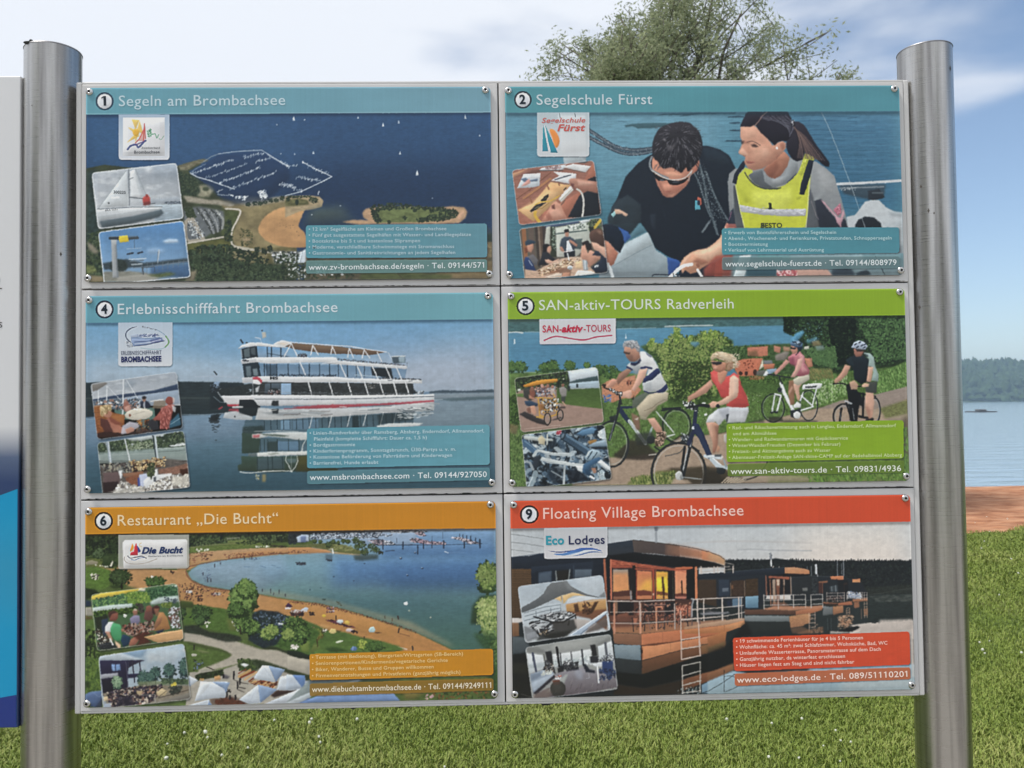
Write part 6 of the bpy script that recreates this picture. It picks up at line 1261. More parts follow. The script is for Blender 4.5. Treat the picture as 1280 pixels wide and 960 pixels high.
# ---- sheet 6: the bay with its beach, seen from above the restaurant
def sheet6():
 s=Sheet(6)
 A=(100,620,3.556);B=(360,620,3.556);M=(225,655,8);L=(105,655,8);N=(225,765,8);C=(360,650,8);D=(480,655,8);K=(360,740,8)
 I1=(105,725,9.143);I2=(105,795,9.143);LG=(140,660,12.8)
 s.V(*M)
 s.F('#4a5c2e','-960,60 3300,40 3300,1900 -960,1900',n=(.25,60,40))
 s.F(('#7a97b0','#38603f'),'80,500 110,462 200,402 380,366 640,346 900,312 1280,290 1400,60 3300,30 3300,1500 2745,1260 2360,1080 2180,1020 1930,940 1680,860 1380,790 1080,750 800,700 500,660 250,620 120,560',1,4)
 s.F(('#7795b2','#41699a'),'2000,40 3300,20 3300,320 2000,330',.95,30);s.F(('#46709f','#3a5c94'),'1500,330 3300,300 3300,620 1500,640',.75,70);s.F('#2f4f7a','2000,420 3300,380 3300,700 2100,700',.5,90)
 s.F(('#3c5e72','#3a5640'),'1100,700 2000,700 3300,760 3300,1500 2745,1260 2180,1020 1680,860 1300,780',.75,60);s.F('#8193ab','80,500 200,410 600,360 1000,330 1100,500 800,680 500,650 250,610',.55,40);s.F('#5f86a4','700,420 1500,360 1700,600 900,600',.4,60)
 s.F('#8a8268','500,650 1080,735 1380,775 1680,845 1930,925 2180,1005 2745,1240 2700,1200 2300,980 1900,880 1500,770 1000,690',.75,24)
 s.tex('80,300 1300,290 1400,60 3300,30 3300,1500 2700,1240 1100,745 200,600',.07,40,5)
 s.F(('#a98055','#a8733e'),'-960,380 -480,440 60,470 80,510 120,568 250,628 500,668 800,708 1000,748 1280,790 1380,800 1680,870 1930,950 2180,1032 2360,1092 2745,1275 2745,1400 2330,1310 2000,1200 1500,1090 1240,1010 1100,920 760,880 440,850 0,780 -480,640',1,4,n=(.07,40,24))
 s.F(('#a88762','#b07c48'),'60,480 100,400 200,300 90,300 100,350 60,340',.6,8);s.F(('#ad8a66','#a67a4c'),'80,300 260,275 640,250 900,240 1280,235 1300,290 1000,305 700,335 380,362 200,398 100,460 -20,480 -60,380 60,330',1,4,n=(.07,30,16));s.F('#a87040','500,300 900,262 1280,252 1400,290 1000,300 700,330',.5,10)
 s.L('#6b4436','60,470 90,430 200,405 380,372 520,350 700,326 900,305 1120,292',9,.75,1);s.L('#6f4638','60,480 80,530 150,590 300,640 480,665',14,.7,1);s.L('#7d5a44','800,715 1000,750 1240,785 1400,800 1680,868',8,.6,1)
 s.F('#a9783f','850,740 1240,800 1700,900 2200,1060 2100,1150 1600,1050 1200,900',.5,30)
 s.F('#2c3627','-960,90 1420,60 1420,150 1240,180 900,190 640,180 470,190 300,210 90,235 -200,260 -960,330',1,5,n=(.35,20,14));s.S('#1c241d #27321f #38472c #475838 #1f2826','-960,90 1420,60 1300,150 900,190 480,190 90,235 -960,330',420,(10,26));s.S('#5a6a45 #4a5c38','100,150 1100,110 900,200 120,230',70,(8,16),1.3,.8)
 s.F('#5a6a35','90,240 470,205 620,165 880,190 900,225 640,245 260,270 90,300',1,5,n=(.2,20,8));s.F('#6a7540','470,170 640,160 860,190 700,205 480,200',.8,6);s.L('#8a8460','90,240 300,215 560,196',6,.6);s.L('#8a8878','470,150 590,140',14,.6);s.S('#26311f #34422a','540,180 900,170 900,210 560,205',24,(10,18));s.S('#c9c6b8 #d6d2c4','100,260 300,255 200,285',5,(7,13),1.6);s.S('#3f3a2c #2c2a22','880,215 1060,220 1060,235 900,232',14,(6,14),2,.8,0);s.S('#c9c6b8','740,220 780,225 1080,228 770,232',4,(7,12),1.5)
 s.V(*C)
 s.F('#2a3038','0,110 1280,95 1280,125 920,135 440,150 220,140 200,220 0,240',.9,4);s.F('#a9b6c8','80,175 130,150 205,150 205,215 90,225',.95,3);s.F('#5b6c92','120,165 175,160 180,220 125,225',.9,3);s.S('#1d242a #2c3538','0,150 80,150 90,240 0,240',40,(8,16))
 s.F(('#8a9bb0','#7f97b4'),'215,150 940,120 1280,110 1280,240 900,260 640,230 560,190 350,200 215,205',.9,4)
 for y,x0,x1 in((140,240,940),(158,215,1040),(176,220,900)):
  s.L('#2a3340',[(x0,y+6),(x1,y-8)],4,.8);s.S('#d0d6de #3a4250 #a9b4c4 #1d2430',[(x0,y-4),(x1,y-18),(x1,y+4),(x0,y+12)],110,(3.5,7.5),2.2,.95,0)
 for i in range(26):x=s.rg.uniform(230,1080);s.L('#4a5668',[(x,190),(x,s.rg.uniform(118,150))],2.5,.6)
 s.S('#2a2f3a #8f7a80 #b9a9ae #4a4450','790,205 940,195 1060,245 880,250 850,230',80,(5,11),2.2,.95,15);s.S('#3a3f4a #c2b9be','1210,190 1280,185 1280,220 1230,215',16,(5,10),2)
 s.F('#5a5f38','0,255 380,230 560,250 700,300 820,320 740,345 520,335 430,310 250,280 0,280',1,4,n=(.2,18,8));s.F(('#a9774a','#b5845a'),'0,280 200,275 380,300 430,315 430,330 200,335 0,345',1,3);s.F('#a9885a','430,320 700,345 740,358 560,345 430,335',.9,3);s.S('#8a8a58 #6a7040','440,240 660,260 640,310 460,300',40,(6,14),2,.6,0)
 for x,y,r in((262,215,22),(322,220,20),(405,250,38),(450,220,26),(552,212,26),(598,214,26),(676,208,40),(740,245,46),(690,270,34),(840,275,54),(768,320,48),(880,300,36),(500,230,20)):s.T('#1c2418 #27331f #3a4a2a #4a5a34',x,y,r,r*.85,50,9)
 s.F('#2c342c','650,350 900,345 895,390 740,410 660,400',.7,10);s.F('#33424e','370,345 440,345 440,400 370,400',.5,8);s.L('#3d5a7c','1080,300 900,390',3,0);s.L('#d6d8d4','440,290 448,335',12);s.F('#b0a890','400,290 440,285 440,300 405,302',.8,2);s.S('#2a3028','900,310 950,320 940,340 900,340',10,(6,12),2)
 s.L('#1d2836','900,252 1280,250',5,.9);s.L('#232e3c','975,312 1060,306',8,.9);s.L('#26303e','947,215 947,290',13,.95);s.L('#26303e','1148,218 1148,290',11,.95);s.S('#2c3340 #3a3f48','75,425 175,430 170,452 90,450',22,(5,10),1.8);s.S('#2c3340','365,395 440,400 430,412 370,405',8,(6,11),1.6);s.E('#2c3a50',1125,383,12,9)
 for x,y in((452,568),(652,610),(215,700),(325,680),(760,435)):s.E('#2c3d54',x,y,9,6,0,.8)
 s.V(*D)
 s.L('#1d2836','0,212 620,208 980,196',5,.95);s.S('#2a2f3a #a58a94 #c2b4ba #4a4450 #8a6a76','260,160 340,140 460,175 620,185 600,205 380,195 300,180',190,(4,9),2.4,.95,12);s.S('#2a2f3a #a58a94 #c2b4ba','300,80 390,75 420,120 340,115',60,(4,9),2,.95,15);s.S('#2a2f3a #b0a0aa #cfc6cc','670,135 760,130 880,165 960,190 860,195 760,160',110,(4,9),2.4,.95,14);s.S('#2a2f3a #c8ccd4','0,170 50,165 110,200 0,210',40,(4,9),2.4,.9,12);s.S('#2a2f3a #c8ccd4','0,60 420,55 430,80 80,95',60,(3,8),2.5,.8,-4)
 for x,y0,y1,w in((188,178,245,10),(335,210,300,12),(393,185,245,11),(478,165,240,9),(596,170,240,14),(803,170,238,13),(960,155,235,18),(828,115,150,9),(868,122,158,9),(915,138,172,9),(790,105,140,8),(757,95,130,7),(125,140,190,4),(588,80,170,3),(480,120,165,3)):s.L('#20293a',[(x,y0),(x,y1)],w,.9)
 s.L('#6f88a4','640,286 800,284',4,.5);s.L('#cdd3d8','605,275 640,288',8,.9)
 for x,y in((230,510),(380,440),(165,343),(310,285)):s.E('#26354c',x,y+4,12,8);s.E('#c0c8d0',x-4,y-3,6,5,0,.7)
 s.F('#d0d4d4','190,790 225,775 238,795 215,812 195,808',1,1);s.E('#26404a',215,812,18,5,0,.6);s.E('#a0a498',460,935,8,7);s.E('#a0a498',248,870,7,6)
 s.F('#24351f','880,820 960,720 1130,700 1130,1000 860,1000',.9,14);s.T('#1c2a16 #2a3d1e #42582a #5f7438 #75864a',1040,540,118,165,260,24);s.T('#22331a #3a5226 #56703a #7a8c50 #96a468',1050,860,130,130,260,24);s.T('#22331a #3a5226 #56703a #6f8450',1080,1060,120,150,160,24);s.S('#8f9c5c #a8b070 #6a8040','940,760 1130,720 1130,1100 920,1000',130,(7,14),1.8,.7,70)
 s.V(*B);s.F('#2f4a2c','820,610 935,620 935,930 905,930 880,700',.9,8,n=(.3,8,8));s.S('#2a3f22 #3f5a2e #55703c','900,640 935,640 935,900 905,900',90,(5,10))
 s.V(*M)
 s.S('#4a2f2a #2f2826 #6a3c34 #8a5a48','-20,600 240,640 480,680 440,720 100,760 -40,740',40,(4,9),1.7);s.S('#4a2f2a #6a4034','100,560 300,630 480,665 450,690 200,650',50,(3,6));s.S('#53342c #7a4a3a #3a2a26','90,290 320,280 320,360 110,390',26,(4,9),2.4,.8,0);s.S('#5a3a30 #7a4a3a','430,300 700,290 900,285 700,330 460,350',40,(4,9),1.5);s.S('#5a3a30','880,290 1280,260 1280,280 920,305',22,(4,9),1.8,.8,0)
 s.S('#2c3a58 #36486a #4a5470','200,440 290,450 320,600 240,580',26,(4,9),.6);s.S('#2c3a58','620,340 800,340 790,360 640,360',10,(5,9),.7)
 for x,y,h in((345,420,30),(402,400,22),(275,560,40),(308,565,30),(905,670,40),(988,680,36),(932,700,20),(1050,712,22),(820,665,20),(715,345,22),(642,345,26),(230,500,24)):s.L('#33303a',[(x,y-h/2),(x,y+h/2)],9,.9)
 for a in('640,430 700,432','800,420 860,440','920,415 950,420','960,440 1000,440'):s.L('#4a6a8a',a,9,.5)
 s.F('#c2c0bc','330,712 350,690 400,700 390,716',1,1);s.S('#2c2826 #7a4a44 #b9b4ae','310,690 410,690 400,715 320,715',16,(6,11),1.6);s.F('#3a2440','1050,820 1080,790 1110,810 1125,830 1060,835',1,1);s.F('#cdc8cc','1040,838 1110,832 1100,852 1050,852',1,1);s.E('#b4b2b0',95,680,34,15);s.S('#2c2422 #4a302a','1095,880 1220,890 1230,915 1110,915',22,(7,14),1.8);s.S('#bcb6b4 #a0a4b0','1090,870 1260,850 1270,880 1120,890',10,(8,14),1.5);s.E('#b9bcc4',1250,852,24,18)
 s.S('#3a2a24 #5a3a2e','180,730 210,740 240,770 170,775',8,(6,12));s.L('#2a2422','185,725 180,770',12);s.L('#2a2422','925,880 930,900',14);s.L('#2a2422','980,895 980,930',14)
 s.V(*K)
 s.S('#5a3a2c #7a4e3a #4a3026','10,90 300,110 620,190 860,260 1150,350 1280,395 1280,410 1000,320 720,240 400,160 10,105',110,(4,9),1.5,.85)
 s.S('#30262a #6a3a44 #a49aa0','385,150 450,150 460,205 380,205',26,(6,12));s.S('#2a2224 #4a3030','20,200 150,200 140,240 30,235',26,(8,14),1.8);s.S('#b4aaa8 #6a4a40','20,185 130,185 120,205 30,205',10,(8,14),1.5);s.S('#2a2224','200,195 260,205 260,235 210,230',12,(7,13));s.E('#a9b4c0',175,170,24,16);s.E('#c2a43a',355,238,20,14);s.L('#2a2224','475,240 475,275',11)
 s.S('#4a2a30 #2c2226 #6a3440','370,280 470,285 600,340 680,355 580,350 460,310',44,(7,13),1.8,.95,12);s.F('#b9c4cc','475,295 500,275 540,278 550,300 520,320',1,2);s.F('#c9ab4a','560,295 590,285 615,305 600,325 570,315',1,2);s.F('#c2b6bc','570,375 610,362 660,380 640,400 580,395',.9,3);s.S('#2c2226','630,380 690,400 670,410 620,400',8,(7,13),1.6)
 s.F(('#b5cbc8','#93b0b4'),'798,378 820,350 850,345 868,375 858,402 810,402',1,1);s.F('#3a2a22','860,400 935,405 900,412 862,410',.9,2);s.L('#2c2422','1105,365 1098,405',13);s.L('#6a4630','1110,415 1210,440',8,.7);s.L('#3a2a28','1092,240 1098,270',14);s.L('#4a4034','965,240 965,262',9);s.L('#5a4a38','1035,265 1035,290',9);s.S('#4a4a38','480,95 520,100 530,140 500,140',8,(5,9));s.E('#33443e',355,75,20,8);s.F('#d0d3cf','1150,115 1180,98 1196,112 1190,130 1160,130',1,1);s.E('#8f9a8c',1208,188,9)
 s.L('#cfc8be','1095,548 1180,572',10,.8);s.L('#2a2a2c','1238,545 1240,580',13);s.L('#3a2c28','757,448 757,475',15)
 s.F(('#41592c','#4f6a30'),'-60,240 60,260 160,280 330,350 420,390 560,400 720,450 930,490 1100,540 1160,580 600,600 200,640 100,620 -100,640',1,6,n=(.16,30,16));s.F('#6a7038','100,560 240,500 330,560 240,600 120,610',.6,10);s.F('#2a3f1e','360,560 480,545 600,590 420,600',.8,8);s.F('#a58250','330,320 430,350 380,385 310,350',.6,8)
 s.F('#c2b070','400,400 430,362 470,370 480,405 440,418',1,1);s.F('#2a3a20','470,380 530,385 500,410',.7,4);s.S('#c9c2b8 #7a4a40','170,345 270,350 260,375 180,370',14,(6,11),1.6);s.S('#d0cabc #3a3a2c','320,370 395,375 370,400 330,395',8,(8,13),1.5);s.E('#b9c0a8',510,495,38,10,-15);s.F('#4f6a92','615,570 640,545 670,545 688,565 670,588 630,585',1,1);s.L('#a9b8d0','645,548 640,580',6,.7)
 s.T('#34321c #564a24 #75652e #6a7a34',290,430,64,62,110,14);s.L('#3a2c1c','285,470 290,545',10);s.T('#2c3f1c #4a6a28 #7a8c3a #96a048',745,530,55,55,90,13);s.T('#1f2f18 #2f4522 #44602e',860,545,95,50,140,16)
 for x,y,r in((70,370,130),(30,450,110),(120,460,80),(-40,400,110)):s.T('#141f12 #1e2e18 #2c4222 #3a5430',x,y,r,r*.9,150,19)
 s.V(*N)
 s.F('#46602a','40,60 160,-60 440,-30 520,120 600,200 560,240 300,180 160,120 40,130',1,6,n=(.18,26,16));s.F('#6a6a38','460,60 540,100 600,180 500,190',.6,12);s.S('#c6c4ba','220,85 290,85 300,150 270,150',5,(8,14),1.8);s.S('#c6c4ba','520,95 550,100 590,190 570,190',5,(8,13),1.6)
 s.F('#3f5a2a','800,200 1280,120 1400,200 1280,420 1100,380 950,350',1,8,n=(.25,24,16));s.F('#6a7a38','1190,330 1290,290 1290,400 1220,400',.8,10)
 s.F(('#9b9486','#a39b8d'),'40,200 160,215 350,250 560,290 800,370 1000,380 1290,470 1480,560 1480,640 1290,620 1040,560 860,500 640,470 570,520 400,560 200,610 180,580 340,520 480,460 520,430 420,370 200,320 40,290',1,5,n=(.06,30,20))
 s.F('#272e26','40,140 160,130 300,200 480,215 600,245 620,290 470,300 380,280 220,230 40,205',.95,6,n=(.3,14,10));s.F('#27301f','800,330 960,350 1040,380 1290,440 1290,470 1130,440 960,375 830,370',.95,5)
 s.F('#4a5f2c','60,300 200,330 400,370 510,420 460,460 330,510 150,560 90,590 70,420',1,5,n=(.2,20,14));s.F('#3f4a2a','60,290 240,330 460,390 520,430 400,390 240,360 80,320',.9,5);s.F('#7a7858','140,370 260,390 320,410 220,405',.6,6);s.E('#a9a898',145,428,28,14);s.L('#2a2820','142,330 142,375',14);s.S('#2a3020 #5f7098','130,470 240,470 240,540 140,600',16,(8,14));s.F('#8f8c7c','200,570 260,545 330,580 190,605',.9,4);s.L('#2f2a22','270,545 340,575',9)
 for x,y,r in((-20,20,90),(215,20,110),(200,90,50)):s.T('#18241a #22341c #34492a #456034',x,y,r,r*.9,110,17)
 s.F('#1d2830','720,20 800,-20 980,0 1100,60 1040,200 960,330 820,360 680,280 720,140',.95,8,n=(.3,16,12));s.S('#1a2420 #27342c #3a4a58 #5a6a7c','740,0 1080,40 960,300 760,260',120,(8,18));s.S('#c0c4c8','980,110 1030,120 1010,135',3,(9,13),1.8)
 for x,y,r in((600,60,90),(640,130,100),(720,160,90),(880,220,80),(920,190,70),(1140,160,130),(1190,220,110),(1080,230,70)):s.T('#1a2616 #26391e #3a542a #5f7a3c' if r>85 else '#26391e #4a6430 #7a8c48',x,y,r,r*.9,130,18)
 s.S('#c2c0b4','1100,330 1180,330 1170,370 1110,365',8,(8,13));s.L('#2c241c','600,150 604,220',12)
 s.V(*M);s.T('#1c2a18 #27391e #3a5228 #55703a #6a8444',630,760,140,165,420,24);s.T('#1c2a18 #2f4522 #4a6632 #6a8444',660,660,90,110,170,20);s.T('#1c2a18 #2f4522 #4a6632',560,860,90,80,120,20);s.T('#2f4522 #4a6632 #5f7a40',715,650,50,60,70,16)
 s.V(*N)
 s.F('#9a9488','100,600 430,570 580,520 700,470 860,500 1040,560 1290,640 1290,940 60,940',1,4,n=(.08,30,20));s.F('#232c1c','150,635 200,610 430,570 440,620 400,640 180,680',1,4,n=(.3,12,10));s.S('#2f3d22 #1c2416','150,630 430,575 440,625 180,680',90,(8,14));s.F('#3c3a44','440,620 500,640 480,665 430,660',.8,5);s.F('#33402a','570,540 600,480 680,480 760,470 800,500 830,540 740,600 640,590',.95,6,n=(.3,12,10));s.S('#2a381e #45582c','570,470 700,460 760,560 600,590',80,(9,16));s.F('#c9ccce','600,520 640,510 690,525 650,550',1,2)
 s.F('#27321f','730,480 820,480 1060,560 1290,620 1290,700 1150,640 900,540 800,560',.9,6,n=(.25,14,10))
 for p,c,w in(('590,640 700,580','#b08a58',26),('610,650 740,590','#7a3a26',20),('650,670 760,600','#b8946a',24),('690,690 760,640','#6a3020',16),('585,610 660,570','#7a3a26',12)):s.L(c,p,w)
 s.S('#7a3a24 #b08a5a #4a2a20 #c2a070','700,690 960,690 950,750 760,720',60,(10,20),2,.95,-25);s.S('#7a3a24 #5a2c1e','340,880 480,850 660,900 640,920 360,920',60,(9,18),1.8);s.F('#3f2c24','300,860 500,830 700,890 700,935 320,935',.6,8);s.F('#2a1c1a','960,780 1200,770 940,850 900,830',.9,6);s.S('#b08a58','200,670 240,660 230,690',4,(10,16));s.F('#b5895a','345,640 400,630 410,670 350,680',1,2)
 for x,y,h in((538,630,80),(600,690,70),(575,730,70),(470,820,60),(555,850,50),(500,850,40),(435,640,40)):s.F('#201e22',[(x-9,y-h/2),(x+6,y-h/2-6),(x+12,y),(x+4,y+h/2),(x-8,y+h/2)],1,1)
 s.L('#3a3634','540,675 590,690',9,.7);s.L('#3a3634','590,745 650,760',12,.7);s.L('#3a3634','575,770 640,795',10,.7);s.L('#3a3634','600,700 680,715',9,.7);s.S('#2a2626','470,765 510,770 510,800 480,790',8,(6,11))
 for pl,pd,pk in(('735,655 820,530 885,535 950,700 940,700 740,660','885,535 1050,570 955,698','820,530 800,600 735,655'),('965,775 1000,640 1105,628 1210,770 1120,780','1105,628 1250,625 1250,720 1212,768','1000,640 1010,700 965,775'),('590,870 780,720 800,905 690,915','780,720 970,770 800,905','590,870 780,720 700,830'),('150,885 210,690 320,695 480,690 455,850 300,860','320,695 500,700 460,800 440,760','150,885 210,690 320,695 240,800'),('60,935 290,868 325,930 200,940','290,868 325,930 280,930','60,935 290,868 200,910'),('90,630 185,680 110,735 100,700','90,630 110,735 100,735','90,630 185,680 150,690')):
  s.F(('#bcc2c8','#a9b2bc'),pl,1,1.5);s.F(('#7f93ae','#6a80a0'),pd,1,1.5);s.F('#c6cacc',pk,.5,4);a=pl.split();s.L('#8d98a6',a[1]+' '+a[3],3,.6)
 s.F(('#b9bec2','#a9b0b8'),'800,930 1290,720 1290,850 1080,940',1,1);s.F('#4f6796','1080,940 1290,830 1290,960',1,1);s.F('#8c94a0','1240,690 1290,680 1290,730 1250,740',1,2)
 s.V(*K)
 s.F('#9f988a','-10,640 60,650 210,690 210,830 -10,770',1,3);s.F('#1d2620','-10,580 100,590 210,630 210,670 100,660 -10,620',.95,4);s.F('#2c3620','-10,770 210,830 210,870 60,820',.95,5);s.F(('#b0b8c2','#9aa6b4'),'-20,820 40,825 150,955 -20,970',1,1);s.F('#5a78a8','40,825 165,830 160,910 140,955',1,2);s.F('#c6cacc','160,920 235,875 245,885 170,940',1,1);s.S('#c0b8b0 #e0d8d0','30,520 100,530 90,570 20,560',10,(8,15),1.5)
 s.V(*B)
 s.F('#6f7a7a','90,818 300,815 180,850 20,930 -10,930 -10,915',.9,2);s.F(('#7a95b8','#5f7aa8'),'20,932 180,862 460,870 520,935 -10,935',1,2);s.F('#a3abb0','-10,915 100,868 300,815 330,818 120,880 20,932 -10,935',.95,2);s.F(('#5a5a28','#44582a'),'440,820 940,800 940,935 520,935',1,4,n=(.2,24,10));s.F('#8c6a3a','500,860 640,840 560,900 520,905',.5,8);s.S('#2f4020 #4a6030 #6a4a28','600,840 900,810 900,930 680,920',110,(5,10));s.S('#aa8888','600,880 640,880 640,900 600,900',5,(5,8));s.F('#2a4424','880,760 940,740 940,930 905,930',.9,6,n=(.3,10,10));s.F('#1f2a30','90,812 560,806 400,830 90,835',.5,6)
 s.V(*L)
 s.F('#4f6a2c','15,440 120,420 280,470 260,620 200,660 15,650',1,5,n=(.2,24,14));s.F('#56602f','15,330 150,340 340,420 330,460 120,430 15,440',.95,6,n=(.3,14,8));s.F('#2c3a22','15,110 345,110 345,440 200,430 180,340 15,350',.85,8,n=(.35,22,16));s.S('#1a2219 #27331f #3a4a2a','15,115 345,115 345,300 15,320',150,(12,26));s.F('#87806c','15,390 80,365 150,385 140,410 30,415',.9,4);s.L('#56663a','15,340 100,320 220,240 340,220',12,.6)
 s.T('#1d2a1a #2c3d22 #47583a',155,310,58,58,100,15);s.T('#161f16 #202d1a #2f4022',255,410,75,30,80,13);s.T('#1a241a #2a3a22',300,240,60,60,60,16);s.T('#121a11 #1b2716 #2b3c20 #384a2a',370,540,115,85,220,18);s.F('#22301a','260,620 400,600 400,640 300,650',.7,6);s.L('#1a1812','382,600 384,650',12)
 s.T('#1d2a18 #2f4522 #44602e',720,580,110,55,130,16);s.F('#5a5a36','430,620 560,640 470,660 420,655',.7,8);s.S('#2c2a22 #c9c6b4 #8f9a6a','80,500 150,510 150,560 90,555',22,(8,15),1.6);s.S('#c9c6b4','120,415 280,430 290,380 260,440',8,(8,14),1.4);s.F('#1d281a','15,640 120,660 160,700 80,740 15,770',.95,8,n=(.3,12,10));s.F('#1d2840','15,760 80,770 85,830 15,830',.9,6);s.F('#8f8a80','15,840 85,835 100,920 15,920',.95,4);s.F('#53422a','15,915 100,935 105,960 15,960',.8,5)
 s.S('#4a3028 #2f2624','860,470 900,480 890,500',4,(8,15),1.6);s.S('#53342a #3a2824','980,590 1170,600 1190,780 1010,760',22,(6,13),1.5);s.S('#d0ccc2','650,525 690,525 680,540',2,(9,14),1.8);s.F('#332a22','965,770 1090,790 1090,830 980,835',.9,8)
 s.V(*A)
 s.F('#4d6530','25,560 80,540 110,930 25,930',1,5,n=(.25,14,14));s.S('#26331c #33451f #1c2616 #5f7638','25,600 85,590 95,720 25,720',90,(5,11));s.S('#3a5024 #58702f','25,720 95,720 105,880 25,880',80,(4,9),2);s.F('#22301a','25,820 50,820 50,850 25,850',.9,4)
 for x in(32,50,68):s.L('#1f2818',[(x,650),(x+2,715)],5,.9)
 s.F(('#53688c','#3d5074'),'25,880 60,866 105,862 106,900 80,935 25,930',1,2);s.F('#2a3248','105,895 106,935 70,938',.9,2);s.L('#74869f','60,866 90,890 105,880',2,.6)
 s.F('#3a4a24','445,465 500,470 505,500 450,497',.9,4)
 s.V(0,0,1);s.F('#2a1c10','105,668 622,659 622,662.5 105,671.5',.75,1.2);s.area('title_bar','104,632 622,623 622,659.6 104,668.6',0,('#ba7e22','#b87820','h'),n=(.02,60,20))
 s.V(*A);s.badge(6,106,114,41,'#0f1218');s.V(0,0,1);s.TX('title_lettering','Restaurant \u201eDie Bucht\u201c',147.6,657.8,347.5,654.2,13.2,'#dcc9a4',.004)
 s.V(*A);s.area('logo','172,176 484,174 484,322 172,327',[0,0,14,14],'#b9b8b0',.78,4);s.F('#d0cfce','200,198 470,194 476,200 476,316 195,322 190,210',1,2)
 s.V(*LG);s.L('#a9a098','205,470 210,530 270,570 400,585 560,560 720,500',13,.9,1);s.L('#c9c3ba','225,450 260,530 380,555 560,530',8,.8,1);s.F('#d08a30','330,250 350,330 300,390 290,370',1,2);s.F('#e0a040','335,260 355,300 340,370 310,385',.7,4);s.F('#b52f3c','390,240 415,330 420,445 295,445 305,395 355,385 360,320',1,1);s.F('#c9404a','380,250 395,330 400,380 360,380',.6,4);s.F('#2c3f80','405,290 440,330 465,380 425,405 412,350',1,2);s.L('#c9a85a','470,250 445,262 445,295 480,300',9,.7,1);s.L('#26304a','255,455 300,490 380,475 480,460 550,490',13,1,1);s.L('#2c5a90','310,510 370,520 440,490 520,480',9,.9,1)
 s.TX('logo_lettering','Die Bucht',478,418,1142,405,96,'#22345c',.05,.3);s.TX('logo_lettering','Restaurant am Brombachsee',590,470,1140,459,22,'#4a505a',.012)
 s.V(*A);s.inset('53,440 432,390 462,637 82,688',18,'#d6d2c2')
 s.V(*I1)
 s.F('#3f5a3a','80,60 1150,40 1150,820 80,820');s.F(('#c2a83a','#cdb44a'),'95,190 200,150 660,100 700,110 500,150 150,230 95,225',1,2);s.F('#c9c4b0','640,95 710,100 700,130 620,125',.9,3);s.F('#cfd4d0','960,70 1080,60 1090,130 1040,110',.9,6)
 s.S('#2a4a36 #3c5f42 #557a48 #6f9050','110,230 480,160 480,260 240,310 110,330',160,(12,24));s.S('#4a6a2a #6f8a38 #8aa04a #5a7a34','470,160 760,130 780,250 520,270',170,(12,24));s.S('#22402a #33543a #4a6f4a','700,120 1080,70 1090,180 780,230',170,(12,24));s.F(('#9fb0ae','#b4bcb4'),'110,320 300,290 560,270 560,320 380,340 110,370',1,5);s.F('#a9b4b4','760,250 860,200 1080,180 1090,250 880,270 770,290',.9,6);s.S('#2c3a44 #3a4450','910,200 1070,220 1060,270 930,255',16,(10,18),.6)
 s.S('#33491f #4a6228 #22331a','120,370 640,300 660,380 300,400 130,430',170,(10,20));s.F('#22281e','130,430 280,400 290,500 210,640 150,560',.95,6,n=(.3,16,16));s.S('#4a5f28 #6a7a38','880,270 1020,260 1000,320 900,310',40,(9,16))
 s.S('#1d1e1c #c6c4b8 #4a3a30 #2c2a28','150,540 330,680 300,780 170,760',110,(8,18));s.F('#22262a','170,740 330,700 420,780 200,800',.9,6);s.F('#2a3548','210,460 280,440 290,600 240,650 215,560',1,4)
 s.F(('#8a5546','#6f4034'),'285,390 330,360 390,370 400,430 370,470 310,470',1,3);s.F('#3f2a26','280,400 300,360 350,350 395,375 330,390 300,440',.95,4);s.F('#c4c6c8','250,540 290,480 350,480 330,560 310,600 250,600',1,2);s.F(('#4a9a68','#3a8254'),'310,560 340,490 420,510 440,560 440,690 380,700 330,650',1,2);s.F('#b5806a','250,590 300,590 340,690 310,690',.9,3);s.F(('#20384f','#1b3044'),'430,690 450,620 540,650 530,730 460,770',1,3);s.F('#8f5a48','540,680 600,640 640,680 600,740 520,760',1,4);s.F('#c9a888','360,690 430,740 430,790 400,790',1,2);s.L('#c6c4c0','310,670 340,740',16)
 s.F('#8f5f4c','430,560 540,560 600,600 540,610 440,590',1,4);s.F(('#7f7a94','#6a6580'),'530,440 580,400 640,410 650,480 600,520 540,500',1,3);s.F('#8a5f4e','560,360 590,335 620,350 615,400 575,410',1,2);s.F('#c0b8a4','565,345 590,330 615,340 600,355',.8,3);s.F(('#6a4a44','#53332f'),'700,360 740,300 790,320 800,420 760,480 690,450',1,4);s.F('#7a4a3c','710,310 750,290 780,310 775,360 720,370',.9,4);s.F('#3a2422','780,320 830,285 870,310 860,360 810,400 785,380',1,3);s.F(('#a5764a','#8f623a'),'860,370 910,370 960,440 990,560 900,580 800,580 830,480',1,3);s.F('#8a5a44','800,330 860,330 860,390 830,420',.8,4);s.F(('#8d5f46','#6f4a38'),'840,440 900,420 880,500 800,580 780,570',.8,5)
 s.F('#6a3a2c','960,410 1050,400 1050,460 980,470',1,3);s.S('#b0b4b8 #5a4a42','960,320 1090,320 1100,540 1010,540',60,(12,24));s.F('#1f2a40','820,590 920,560 900,610 840,610',.9,4);s.S('#4a322a #7a4a3c #a58a7c #2c2220 #8f7a70','450,520 800,470 800,600 560,640 480,610',120,(10,20),1.5);s.F('#4a261e','560,640 700,600 820,600 700,650 780,710 600,760 640,690',.95,6,n=(.2,14,14));s.F(('#c49a6c','#b58a5c'),'690,652 900,600 1130,565 1140,680 860,720',1,1);s.L('#a5784c','740,660 1120,590',5,.6);s.S('#d6d4cc','455,395 495,395 490,430 460,430',8,(9,14),.8);s.S('#2c2c28 #403a34','600,270 680,280 690,380 640,380',26,(12,20))
 s.end_inset()
